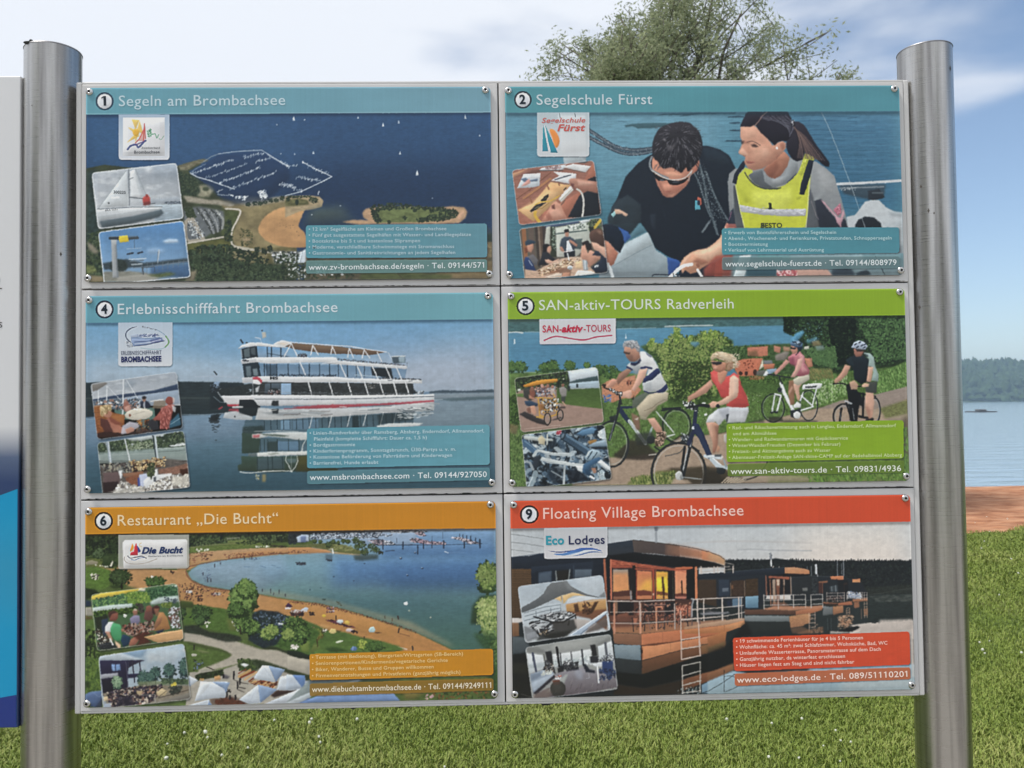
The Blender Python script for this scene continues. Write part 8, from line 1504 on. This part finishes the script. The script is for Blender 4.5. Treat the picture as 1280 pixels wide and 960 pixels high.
 for x in(298,462,575):s.L('#5a656e',[(x,470-(x-298)*.2),(x+3,540)],7,.9)
 s.L('#9fa4a8','590,310 602,470',16,.95);s.L('#6a5a44','580,300 590,340',10,.8);s.F('#a3a9ae','595,400 625,395 630,470 600,470',.7,4)
 s.F(('#6a6e72','#3a3c3e'),'330,520 620,470 740,515 600,600 420,580',1,2);s.S('#b4b8ba #2a2c30 #84888c #1c1e22 #c6c8ca','340,520 620,475 730,515 600,595 430,570',110,(8,18),2.2,.9,-15);s.L('#1d1e22','275,535 480,600 600,600 740,520',18,.95);s.L('#1d1e22','740,525 752,660',13);s.L('#1d1e22','670,580 660,630',12);s.L('#8f9498','320,525 610,475',8,.8)
 s.F('#2a2826','480,600 740,560 760,670 560,800 340,760 300,700 420,640',.85,8);s.F(('#a89f98','#8d8480'),'720,560 860,570 960,610 780,700 750,660',.9,6);s.S('#1a1a1c #8f9498 #b9bcbe #2c2e32','220,590 460,610 470,700 340,740 250,650',90,(10,22),2.4,.9,-20);s.F('#a9aeb2','300,630 400,600 440,615 330,660',.9,3);s.L('#b9bdc0','320,670 350,740',14,.9);s.L('#1d1e22','230,610 340,580',14);s.L('#1d1e22','260,660 340,750',20);s.S('#a58a6a #1d1e1c','330,720 440,680 430,740 350,750',16,(8,14))
 s.F(('#5a5d60','#6a6d70'),'165,640 300,680 320,780 200,820 170,760',.8,6);s.F('#1f211f','330,760 480,720 700,690 640,760 300,810',.8,10);s.F('#8a8f96','180,730 290,700 300,760 200,800',.6,8)
 s.F(('#4a3226','#3a281f'),'720,395 765,390 785,480 735,490',.95,2);s.F('#3a2820','870,510 960,370 1000,365 930,500',.95,2);s.F('#3a2820','815,460 850,440 930,480 880,520 840,500',.9,3);s.S('#2a1c18 #5a3c2c','820,370 920,380 900,510 820,500',26,(8,16),2,.8,60)
 s.F(('#c2cad2','#8b9cb0'),'670,750 1080,470 1095,475 1095,500 790,740',1,1);s.L('#5a6a80','800,735 1095,500',12,.9);s.L('#d3d8de','690,745 1080,478',9,.9);s.F('#5a504c','880,680 1080,540 1110,640 1000,690 840,730',.9,6);s.F('#8a7f7a','880,660 970,600 960,630 880,690',.7,5);s.L('#b9c2cc','1090,510 1115,650',14,.9);s.L('#b0a8a4','840,735 1100,680',8,.5)
 s.end_inset()
 s.V(*A);s.inset('90,712 468,655 500,902 122,946',[18,18,18,2])
 s.V(*I2)
 s.F(('#7f8280','#8b8d8b'),'170,90 1240,90 1240,850 170,850');s.F('#686a68','190,230 300,230 400,280 400,310 200,295',.8,10);s.F('#9b9c98','500,200 900,150 950,220 600,290 480,280',.5,20);s.F('#6a6c6a','960,220 1140,110 1140,170 980,250',.7,10)
 s.F(('#c3c6c8','#a9b0b4'),'195,305 380,330 400,480 230,540',1,2);s.F(('#c6c9ca','#b0b6b8'),'480,320 690,300 820,280 920,265 920,440 500,470',1,2);s.F(('#c3c7c9','#a9b0b4'),'990,235 1150,175 1180,400 1000,380',1,2);s.F('#8d979c','215,430 400,415 400,470 220,480',.6,6);s.F('#94a09c','500,400 920,340 920,380 500,450',.5,10);s.S('#8d979c #d0d2d2','500,380 920,340 920,440 520,460',50,(8,16),2,.5)
 for p,w,c in(('262,310 300,515',26,'#3a4052'),('385,325 410,480',14,'#54544f'),('570,310 585,460',13,'#2a2c30'),('690,300 705,420',15,'#55565a'),('812,280 830,450',20,'#2c2e34'),('1075,200 1095,390',26,'#4a4e56'),('985,250 1000,380',10,'#5a5c5c')):s.L(c,p,w,.95)
 s.F('#24262a','400,290 470,285 490,420 520,550 480,520 430,430',1,2);s.F('#222326','905,220 965,215 985,340 930,350',1,2);s.L('#1c1d20','530,245 548,380 560,460',26);s.F('#1f2022','540,480 600,455 620,560 590,620 545,540',.98,3);s.F('#1c1e22','560,460 650,430 650,490 600,500',.9,3)
 s.F(('#7f7d84','#544c50'),'520,540 700,490 840,470 1190,580 1210,700 700,800 270,830 300,770 480,680',1,3)
 for i in range(46):x=s.rg.uniform(420,1180);y=s.rg.uniform(590,790);s.L(s.rg.choice(['#453c3e','#6f6668','#857c7c','#39302f']),[(x,y),(x-s.rg.uniform(5,20),y+s.rg.uniform(24,60))],7,.55)
 s.F('#8f98a8','720,510 820,500 820,620 760,600',.5,16);s.F('#a5b0a8','620,560 660,545 600,680 400,760',.6,8)
 s.F(('#8b98a8','#6f7c8c'),'235,545 380,500 480,500 500,550 270,760 245,640',1,3);s.F('#a9b4c0','250,640 480,540 500,560 270,740',.7,8);s.F('#5f6c7c','235,550 360,520 350,570 245,620',.7,6);s.F('#24222a','270,760 500,555 520,580 300,780',.95,4);s.S('#2a2c30 #5a5048 #a9a49a','380,470 480,430 500,510 400,530',30,(9,18),1.6);s.S('#4a4c50 #2a2a2e','400,400 450,395 470,480 410,470',18,(10,20));s.S('#b9beb8','350,520 480,510 470,545 360,560',10,(8,16),2)
 s.S('#1c1e22 #34363a #4a4a4c','600,430 770,410 770,490 620,500',60,(8,17),1.5);s.F('#2a2c34','640,500 770,480 780,500 640,520',.8,4);s.S('#3a3a3e #c2c4c2 #7a7c7c','600,400 700,380 690,440 610,450',16,(6,12),1.5)
 s.F('#20242e','820,430 860,440 900,500 960,510 960,540 860,530 835,480',1,3);s.L('#8f9296','880,530 900,590 860,600',7,.8);s.F('#c2c6ca','910,430 1030,415 1060,430 1030,470 960,465',1,2);s.L('#c9ccce','985,460 1000,650',17,1);s.F('#22242a','900,350 990,345 1000,420 910,425',.95,3);s.F(('#2a3c66','#22325a'),'1040,410 1160,400 1160,520 1100,560 1040,540',1,3);s.S('#2a3a5c #1c2438','1010,500 1190,500 1190,600 1010,620',40,(10,20),1.4,.85);s.S('#c2c6c8 #2a2c30 #1c2030','1000,360 1180,300 1180,420 1000,410',24,(8,16),1.4,.7);s.L('#aab0b6','1080,560 1085,610',8,.8)
 s.E('#33322f',545,715,88,92);s.E('#42403b',530,690,60,60,0,.6,12);s.L('#4a4844','480,790 600,660',3,.5);s.F('#5f3628','480,620 560,610 570,630 490,640',.95,3);s.F('#4a3a34','480,640 570,632 560,660 500,670',.9,4);s.S('#c0b8b0 #a04a38 #d2d4d4','510,560 580,560 575,610 520,610',14,(6,13))
 s.F('#6a5c54','270,780 440,700 480,760 440,830 270,830',.7,10)
 s.end_inset()
 s.V(*B)
 s.area('text_box','110,676 916,653 918,804 116,826',14,('#c4482c','#be442b'),1,5,(.03,60,20));s.area('contact_bar','117,838 918,816 918,870 119,893',12,'#b8623e',.86,3)
 for i,(t,x1)in enumerate((('19 schwimmende Ferienhäuser für je 4 bis 5 Personen',703),('Wohnfläche: ca. 45 m²: zwei Schlafzimmer, Wohnküche, Bad, WC',815),('Umlaufende Wasserterrasse, Panoramaterrasse auf dem Dach',784),('Ganzjährig nutzbar, da winterfest erschlossen',620),('Häuser liegen fest am Steg und sind nicht fahrbar',662))):
  y=699+27.3*i;s.TX('bullet_lettering','• '+t,125,y,x1,y-(x1-125)*.021,15.5,'#e8c8bc',.01)
 s.TX('contact_lettering','www.eco-lodges.de · Tel. 089/51110201',128,880,905,860,26,'#e6d2c8',.008)
 return s
# ------------------------------------------------------------------ the information board
GAIN = 1.28                                   # print reflectance against the display values it was matched to
TH = 0.030                                    # board body behind its front face (front face of the white tiles at y = 0)

m_white = noise_mat('powder_coat_white', (0.66, 0.655, 0.66), (0.72, 0.715, 0.72), 9, rough=0.38, detail=8, spec=0.4, c2=(0.63, 0.62, 0.61), scale2=4.0)
m_edge = mat('powder_coat_edge', (0.64, 0.635, 0.63), 0.4)
m_dark = mat('seam_shadow_gap', (0.035, 0.033, 0.032), 0.8)
m_back = mat('board_back', (0.45, 0.46, 0.47), 0.5)
# brushed stainless steel, grain running round the tube
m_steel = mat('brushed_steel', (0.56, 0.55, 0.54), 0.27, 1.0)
_n, _l, _b = nodes_of(m_steel)
_tc = _n.new('ShaderNodeTexCoord'); _mp = _n.new('ShaderNodeMapping'); _mp.inputs['Scale'].default_value = (6, 6, 420)
_no = _n.new('ShaderNodeTexNoise'); _no.inputs['Scale'].default_value = 2.0; _no.inputs['Detail'].default_value = 4
_l.new(_tc.outputs['Object'], _mp.inputs['Vector']); _l.new(_mp.outputs['Vector'], _no.inputs['Vector'])
_mr = _n.new('ShaderNodeMapRange'); _mr.inputs['To Min'].default_value = 0.20; _mr.inputs['To Max'].default_value = 0.40
_l.new(_no.outputs['Fac'], _mr.inputs['Value']); _l.new(_mr.outputs['Result'], _b.inputs['Roughness'])
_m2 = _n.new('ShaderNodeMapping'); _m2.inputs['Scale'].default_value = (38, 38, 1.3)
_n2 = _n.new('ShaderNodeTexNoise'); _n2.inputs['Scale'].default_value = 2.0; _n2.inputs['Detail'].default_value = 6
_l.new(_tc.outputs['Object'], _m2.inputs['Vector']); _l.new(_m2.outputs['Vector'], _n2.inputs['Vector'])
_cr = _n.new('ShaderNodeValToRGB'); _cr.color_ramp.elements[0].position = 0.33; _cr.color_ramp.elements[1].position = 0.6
_cr.color_ramp.elements[0].color = (0.27, 0.26, 0.25, 1); _cr.color_ramp.elements[1].color = (0.53, 0.515, 0.495, 1)  # upright patina streaks, contrast raised to stand in for reflected bands
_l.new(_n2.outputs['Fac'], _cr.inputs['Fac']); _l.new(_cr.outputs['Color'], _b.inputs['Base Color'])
m_grime = mat('edge_grime', (0.03, 0.032, 0.03), 0.9)
m_screw = mat('screw_steel', (0.62, 0.61, 0.60), 0.25, 1.0)
m_hex = mat('screw_socket', (0.01, 0.01, 0.01), 0.8)

board = empty('information_board', (0, 0, 0))
tag(board, 'wide white information board with six printed picture panels between two steel posts', 'information board')

PR = 0.0427
def post(x, parent, z_in, z_out, side):
    """steel tube with its top cut on a slant down towards the board"""
    bm = bmesh.new(); N = 64; rings = []
    y = 0.024
    def top(c):                               # c: -1 outer side .. 1 board side
        return CZ + z_out + (z_in - z_out) * (c + 1) / 2
    for zf in (0, 1):
        ring = []
        for k in range(N):
            t = 2 * math.pi * k / N
            c = math.cos(t) * side
            ring.append(bm.verts.new((x + PR * math.cos(t), y + PR * math.sin(t), -0.05 if zf == 0 else top(c))))
        rings.append(ring)
    for k in range(N):
        bm.faces.new((rings[0][k], rings[0][(k + 1) % N], rings[1][(k + 1) % N], rings[1][k]))
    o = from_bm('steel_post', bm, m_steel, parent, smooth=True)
    bm = bmesh.new(); a, b = [], []
    for k in range(N):
        t = 2 * math.pi * k / N; c = math.cos(t) * side; q = PR + 0.0008
        a.append(bm.verts.new((x + q * math.cos(t), y + q * math.sin(t), top(c) + 0.0002)))
        b.append(bm.verts.new((x + (q - 0.001) * math.cos(t), y + (q - 0.001) * math.sin(t), top(c) + 0.0022)))
    for k in range(N):
        bm.faces.new((a[k], a[(k + 1) % N], b[(k + 1) % N], b[k]))
    bm.faces.new(b); bm.faces.new(list(reversed(a)))
    cap = from_bm('end_cap', bm, mat('cap_steel', (0.25, 0.25, 0.26), 0.45, 1.0), o)
    # stains and a weld crumb on the rim
    rg = random.Random(int(x * 100) + 7)
    for i in range(5):
        bm = bmesh.new()
        t = rg.uniform(-2.6, -0.7); z = CZ + rg.uniform(0.0, 0.53); w = rg.uniform(0.0008, 0.0022); h = w * rg.uniform(1, 2.4)
        vs_ = [bm.verts.new((x + (PR + .0004) * math.cos(t + dx / PR), y + (PR + .0004) * math.sin(t + dx / PR), z + dz)) for dx, dz in ((-w, 0), (0, -h), (w, 0), (0, h))]
        bm.faces.new(vs_)
        from_bm('stain', bm, mat('post_stain', (0.09, 0.08, 0.07), 0.9), o)
    return o
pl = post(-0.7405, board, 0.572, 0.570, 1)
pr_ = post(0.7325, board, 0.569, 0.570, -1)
bm = bmesh.new(); bmesh.ops.create_icosphere(bm, subdivisions=2, radius=0.0032, matrix=Matrix.Translation((-0.756, -0.013, CZ + 0.5742)))
bmesh.ops.create_icosphere(bm, subdivisions=2, radius=0.0045, matrix=Matrix.Translation((-0.761, -0.012, CZ + 0.5722)) @ Matrix.Diagonal((1.8, 1, .55, 1)))
from_bm('weld_crumb', bm, m_grime, pl)

# rim around the tiles and the backing sheet
BX, BZ = 0.6915, 0.5128
bm = bmesh.new()
e = 0.0095
bm_box(bm, -BX, -BX + e, 0.0008, TH + 0.012, CZ - BZ, CZ + BZ, 0.0022)
bm_box(bm, BX - e, BX, 0.0008, TH + 0.012, CZ - BZ, CZ + BZ, 0.0022)
bm_box(bm, -BX + e + .0002, BX - e - .0002, 0.0008, TH + 0.012, CZ + BZ - 0.004, CZ + BZ, 0.0010)
bm_box(bm, -BX + e + .0002, BX - e - .0002, 0.0016, TH + 0.012, CZ - BZ, CZ - BZ + 0.004, 0.0010)
from_bm('frame', bm, m_edge, board)
bm = bmesh.new(); bm_box(bm, -BX + 0.012, BX - 0.012, 0.008, TH + 0.006, CZ - BZ + 0.003, CZ + BZ - 0.006)
from_bm('backing_sheet', bm, m_dark, board)
bm = bmesh.new(); bm_box(bm, -BX + 0.03, BX - 0.03, TH + 0.0065, TH + 0.014, CZ - BZ + 0.02, CZ + BZ - 0.02, 0.001)
from_bm('rear_sheet', bm, m_back, board)
# brackets from the rim to the tubes
for s_ in (-1, 1):
    for z in (-0.36, 0.36):
        bm = bmesh.new(); bm_box(bm, s_ * 0.70 - 0.014, s_ * 0.70 + 0.014, 0.030, 0.038, CZ + z - 0.03, CZ + z + 0.03, 0.001)
        from_bm('bracket', bm, m_screw, board)
# one ragged line of grime and moss under the lower edge
def ragged(name, x0, x1, z, y, hmin, hmax, step, seed, parent, both=False):
    rg = random.Random(seed); bm = bmesh.new(); up, lo = [], []; x = x0; k = 0
    while x < x1:
        h = rg.uniform(hmin, hmax) * (rg.random() ** 2)
        up.append(bm.verts.new((x, y, z + (h if both else 0)))); lo.append(bm.verts.new((x, y, z - h - 0.0002))); x += rg.uniform(0.3, 1.6) * step
    for i in range(len(up) - 1): bm.faces.new((up[i], lo[i], lo[i + 1], up[i + 1]))
    return from_bm(name, bm, m_grime, parent)
ragged('edge_grime', -0.675, 0.672, CZ - BZ + 0.0003, 0.004, 0.0004, 0.0045, 0.006, 4, board)

# ---- materials of the prints
m_print = mat('printed_sheet', None, 0.33, 0, 0.35)
_n, _l, _b = nodes_of(m_print)
_at = _n.new('ShaderNodeAttribute'); _at.attribute_name = 'ink'
_l.new(_at.outputs['Color'], _b.inputs['Base Color'])
def ink(c):
    return mat('ink_' + c[1:], tuple(min(1, v * GAIN) for v in lin(c)), 0.4, 0, 0.3)

rg = random.Random(12)
TEXTQ = []                                    # lettering is converted to meshes once, at the end
GX, GY = 800, 386                             # cells of a printed sheet
GLIDE = {1: ((-0.67205, 0.50073)), 2: (0.01205, 0.50073), 4: (-0.67205, 0.15928), 5: (0.01205, 0.15928), 6: (-0.67205, -0.18216), 9: (0.01205, -0.18216)}
YP = -0.0046                                  # print surface, 4.6 mm proud of the white tile
SEAMX, SEAMZ = 0.0006, (0.1707, -0.1709)
LABELS = {1: 'blue number 1 panel about sailing with an aerial harbour picture', 2: 'teal number 2 panel of the sailing school with two people on a boat', 4: 'blue number 4 panel with a white excursion ship on calm water', 5: 'green number 5 panel of the bicycle rental with four cyclists', 6: 'yellow number 6 panel of a restaurant with a curved sandy bay', 9: 'red number 9 panel with floating wooden houses at sunset'}

def canvas_to_world(num, px, py):
    x0, z0 = GLIDE[num]
    return x0 + px / CW * PW, CZ + z0 - py / CH * PH

def build_panel(sheet):
    num = sheet.num; x0, z0 = GLIDE[num]
    col, row = (0 if x0 < 0 else 1), {1: 0, 2: 0, 4: 1, 5: 1, 6: 2, 9: 2}[num]
    g = 0.0011
    tx0, tx1 = ((-BX + e + .0004), SEAMX - g) if col == 0 else (SEAMX + g, BX - e - .0004)
    tz1 = (BZ - 0.0043) if row == 0 else SEAMZ[row - 1] - g
    tz0 = (-BZ + 0.0043) if row == 2 else SEAMZ[row] + g
    bm = bmesh.new(); bm_box(bm, tx0, tx1, 0.0, 0.0075, CZ + tz0, CZ + tz1, 0.0012)
    tile = from_bm('sign_panel', bm, m_white, board)
    tile['label'] = LABELS[num]
    if row < 2: ragged('seam_grime', tx0 + .004, tx1 - .004, CZ + tz0 + .0010, -0.0004, 0.0001, 0.0011, 0.005, num, tile, True)
    # print carrier: thin plate with rounded corners
    r = 0.0075; out = []
    for cx, cz, a0 in ((x0 + PW - r, z0 - r, 0), (x0 + r, z0 - r, 90), (x0 + r, z0 - PH + r, 180), (x0 + PW - r, z0 - PH + r, 270)):
        for k in range(7):
            t = rad(a0 + 15 * k); out.append((cx + r * math.cos(t), CZ + cz + r * math.sin(t)))
    bm = bmesh.new(); f = [bm.verts.new((x, YP + 0.0002, z)) for x, z in out]; b = [bm.verts.new((x, -0.0001, z)) for x, z in out]
    for k in range(len(out)): bm.faces.new((f[k], b[k], b[(k + 1) % len(out)], f[(k + 1) % len(out)]))
    bm.faces.new(f)
    from_bm('print_plate', bm, mat('plate_edge', (0.10, 0.10, 0.11), 0.5), tile)
    # printed areas as cells of one colour grid
    art = sheet.finish()
    gx = np.linspace(0, CW, GX + 1); gy = np.linspace(0, CH, GY + 1)
    ix = np.clip(gx.astype(int), 0, CW - 1); iy = np.clip(gy.astype(int), 0, CH - 1); jx = np.clip(ix - 1, 0, CW - 1); jy = np.clip(iy - 1, 0, CH - 1)
    c = (art[iy][:, ix] + art[jy][:, ix] + art[iy][:, jx] + art[jy][:, jx]) / 4
    c = np.where(c <= 0.04045, c / 12.92, ((c + 0.055) / 1.055) ** 2.4) * GAIN
    c = np.clip(c, 0, 0.95).reshape(-1, 3)
    X, Z = np.meshgrid(x0 + gx / CW * PW, CZ + z0 - gy / CH * PH)
    pos = np.stack([X, np.full_like(X, YP), Z], 2).reshape(-1, 3)
    cx = ((gx[1:] + gx[:-1]) / 2).astype(int); cy = ((gy[1:] + gy[:-1]) / 2).astype(int)
    cid = sheet.ids[cy][:, cx].copy()
    MX, MZ = np.meshgrid((gx[1:] + gx[:-1]) / 2 / CW * PW, (gy[1:] + gy[:-1]) / 2 / CH * PH)
    dx = np.maximum(np.maximum(r - MX, MX - (PW - r)), 0); dz = np.maximum(np.maximum(r - MZ, MZ - (PH - r)), 0)
    cid[np.hypot(dx, dz) > r] = -1
    vi = np.arange((GX + 1) * (GY + 1)).reshape(GY + 1, GX + 1)
    quads = np.stack([vi[1:, :-1], vi[1:, 1:], vi[:-1, 1:], vi[:-1, :-1]], 2)
    areas = {}
    for k, nm in enumerate(sheet.names):
        q = quads[cid == k]
        if len(q) == 0: continue
        u, inv = np.unique(q.ravel(), return_inverse=True)
        o = from_np(nm, pos[u], inv.reshape(-1, 4), m_print, tile)
        a = o.data.attributes.new('ink', 'FLOAT_COLOR', 'POINT')
        a.data.foreach_set('color', np.c_[c[u], np.ones(len(u))].astype(np.float32).ravel())
        areas.setdefault(nm, o)
    # lettering
    for t in sheet.texts: TEXTQ.append((num, tile) + t)
    # button-head screws
    for u, v in ((0.0085, 0.021), (0.9875, 0.018), (0.0055, 0.980), (0.992, 0.976)):
        sx, sz = x0 + u * PW, CZ + z0 - v * PH
        bm = bmesh.new(); prof = [(0.0061, 0.0), (0.0060, 0.0006), (0.0053, 0.0018), (0.0042, 0.0026), (0.0029, 0.0030), (0.0021, 0.0030)]; rings = []
        for rr, hh in prof: rings.append([bm.verts.new((sx + rr * math.cos(2 * math.pi * k / 24), YP - 0.0001 - hh, sz + rr * math.sin(2 * math.pi * k / 24))) for k in range(24)])
        for A_, B_ in zip(rings[:-1], rings[1:]):
            for k in range(24): bm.faces.new((A_[k], A_[(k + 1) % 24], B_[(k + 1) % 24], B_[k]))
        a0 = rg.uniform(0, 1); h1 = rings[-1]
        h2 = [bm.verts.new((sx + 0.0019 * math.cos(2 * math.pi * k / 24), YP - 0.0012, sz + 0.0019 * math.sin(2 * math.pi * k / 24))) for k in range(24)]
        for k in range(24): bm.faces.new((h1[k], h1[(k + 1) % 24], h2[(k + 1) % 24], h2[k])).material_index = 1
        bm.faces.new(h2).material_index = 1
        sc = from_bm('screw', bm, m_screw, tile, smooth=True); sc.data.materials.append(m_hex)

for f_ in (sheet1, sheet2, sheet4, sheet5, sheet6, sheet9):
    build_panel(f_())

# ------------------------------------------------------------------ neighbouring board, its right edge in view
nb = empty('information_board', (-1.45, 0, 0))
tag(nb, 'white information board with a blue foot, mostly cut off at the left', 'information board')
def nbx(name, bm, m):
    o = from_bm(name, bm, m, nb); o.location = (1.45, 0, 0); return o
NX, NZ0, NZ1 = -0.7785, CZ - 0.5305, CZ + 0.5215
bm = bmesh.new(); bm_box(bm, -2.10, NX, -0.003, TH, NZ0, NZ1, 0.0015)
m_nb = mat('neighbour_sheet', (0.72, 0.73, 0.75), 0.35)
_n, _l, _b = nodes_of(m_nb)
_tc = _n.new('ShaderNodeTexCoord'); _sx = _n.new('ShaderNodeSeparateXYZ'); _l.new(_tc.outputs['Object'], _sx.inputs[0])
_mr = _n.new('ShaderNodeMapRange'); _mr.inputs['From Min'].default_value = CZ - 0.140; _mr.inputs['From Max'].default_value = CZ - 0.05
_l.new(_sx.outputs['Z'], _mr.inputs['Value'])
_cr = _n.new('ShaderNodeValToRGB'); _e = _cr.color_ramp.elements
_e[0].color = (0.028, 0.055, 0.15, 1); _e[1].color = (0.72, 0.73, 0.75, 1); _x = _e.new(0.45); _x.color = (0.10, 0.14, 0.24, 1)
_l.new(_mr.outputs['Result'], _cr.inputs['Fac']); _l.new(_cr.outputs['Color'], _b.inputs['Base Color'])
nbx('sheet', bm, m_nb)
def arc_sheet(name, z_edge, slope, z_bot, y, m, sag):
    bm = bmesh.new(); up, lo = [], []
    for i in range(41):
        x = NX - 0.0018 - i / 40 * 1.318; d = -(x - NX)
        up.append(bm.verts.new((x, y, CZ + z_edge - slope * d - sag * d * d))); lo.append(bm.verts.new((x, y, NZ0 + 0.0016)))
    for i in range(40): bm.faces.new((up[i], lo[i], lo[i + 1], up[i + 1]))
    return nbx(name, bm, m)
m_cyan = noise_mat('cyan_print', (0.015, 0.30, 0.56), (0.025, 0.35, 0.60), 5, rough=0.35, c2=(0.05, 0.30, 0.48), scale2=3)
arc_sheet('cyan_arc', -0.150, 0.35, 0, -0.0034, m_cyan, 0.1)
arc_sheet('navy_foot', -0.478, 0.16, 0, -0.0038, mat('navy_print', (0.012, 0.035, 0.22), 0.35), 0.0)
bm = bmesh.new(); bm_box(bm, -2.05, NX - .004, TH + .001, TH + .012, NZ0 + .01, NZ1 - .01)
nbx('rear_sheet', bm, m_back)
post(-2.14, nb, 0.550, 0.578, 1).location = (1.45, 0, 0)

# ------------------------------------------------------------------ lettering
def text_obj(body, bold, shear):
    cu = bpy.data.curves.new('lettering', 'FONT'); cu.body = body; cu.size = 1.0; cu.offset = bold; cu.shear = shear; cu.resolution_u = 3; cu.space_character = 1.05
    o = bpy.data.objects.new('lettering', cu); COL.objects.link(o); return o
jobs = [(q, text_obj(q[3], q[8], q[9])) for q in TEXTQ]
left = [('n', 3.2, 356), ('r', 3.2, 367), ('-', 5.9, 367), ('s', 6.4, 412), ('r', 3.4, 424), ('l', 1.4, 439.5), ('-', 1.8, 455)]
jl = [(q, text_obj(q[0], 0.0, 0)) for q in left]
capo = text_obj('H', 0, 0)
bpy.context.view_layer.update(); dg = bpy.context.evaluated_depsgraph_get()
def mesh_arrays(o):
    me = bpy.data.meshes.new_from_object(o.evaluated_get(dg)); me.calc_loop_triangles()
    V = np.zeros(len(me.vertices) * 3, np.float32); me.vertices.foreach_get('co', V); V = V.reshape(-1, 3)
    F = np.zeros(len(me.loop_triangles) * 3, np.int32); me.loop_triangles.foreach_get('vertices', F); bpy.data.meshes.remove(me)
    return V, F.reshape(-1, 3)
CAP = mesh_arrays(capo)[0][:, 1].max()
def comps(V, F):
    lab = np.arange(len(V))
    while True:
        m3 = np.minimum(np.minimum(lab[F[:, 0]], lab[F[:, 1]]), lab[F[:, 2]]); nl = lab.copy()
        for q in range(3): np.minimum.at(nl, F[:, q], m3)
        nl = nl[nl]
        if (nl == lab).all(): return np.unique(lab, return_inverse=True)[1]
        lab = nl
def add_flags(V, F, body):
    # the built-in face draws the digit one as a bare stroke: give each its flag
    if '1' not in body: return V, F
    c = comps(V, F); bars = []
    for k in range(c.max() + 1):
        p = V[c == k]
        if len(p) == 4 and np.ptp(p[:, 1]) > 0.85 * CAP and np.ptp(p[:, 0]) < 0.3 * CAP: bars.append(p)
    bars.sort(key=lambda p: p[:, 0].min()); ch = [q for q in body if q in '1lI|']
    if len(bars) != len(ch): return V, F
    for p, q in zip(bars, ch):
        if q != '1': continue
        x, t = p[:, 0].min(), p[:, 1].max(); n = len(V)
        V = np.r_[V, np.array([(x + .01, t, 0), (x + .01, t - .17 * CAP, 0), (x - .19 * CAP, t - .29 * CAP, 0), (x - .19 * CAP, t - .15 * CAP, 0)], V.dtype)]
        F = np.r_[F, np.array([(n, n + 1, n + 2), (n, n + 2, n + 3)], F.dtype)]
    return V, F
groups = {}
for (num, tile, part, body, a, b, h, c, bold, shear), o in jobs:
    V, F = mesh_arrays(o)
    V, F = add_flags(V, F, body)
    x0_, x1_ = V[:, 0].min(), V[:, 0].max()
    A_ = np.array(canvas_to_world(num, *a)); B_ = np.array(canvas_to_world(num, *b))
    d = B_ - A_; L = np.hypot(*d); u = d / L; n = np.array([-u[1], u[0]])
    hm = h / CW * PW
    P = A_ + ((V[:, :1] - x0_) / (x1_ - x0_) * L) * u + (V[:, 1:2] / CAP * hm) * n
    # letters of a line that touch lie on three very slightly different levels
    lev = comps(V, F) % 3
    W3 = np.stack([P[:, 0], YP - 0.0003 - lev * 0.00006, P[:, 1]], 1)
    groups.setdefault((num, part, c), [tile, [], [], 0])
    gq = groups[(num, part, c)]; gq[1].append(W3); gq[2].append(F + gq[3]); gq[3] += len(W3)
for (num, part, c), (tile, Vs, Fs, _) in groups.items():
    from_np(part, np.concatenate(Vs), np.concatenate(Fs), ink(c), tile)
# the few letters readable at the edge of the neighbouring board
Vs, Fs, n_ = [], [], 0
for (ch, xr, yb), o in jl:
    V, F = mesh_arrays(o)
    px = 0.00131                              # metres per picture unit on the board's plane
    wx = NX - (27.3 - xr) * px; wz = CZ + 0.0 - (yb - 496) * px
    sc_ = 10.2 * px / CAP
    W3 = np.stack([wx + (V[:, 0] - V[:, 0].max()) * sc_ * 0.95, np.full(len(V), -0.0034), wz + V[:, 1] * sc_], 1)
    from_np('letter', W3, F, mat('black_ink', (0.05, 0.05, 0.055), 0.5), nb).location = (1.45, 0, 0)

for _, o in jobs + jl + [(0, capo)]:
    cu = o.data; bpy.data.objects.remove(o); bpy.data.curves.remove(cu)
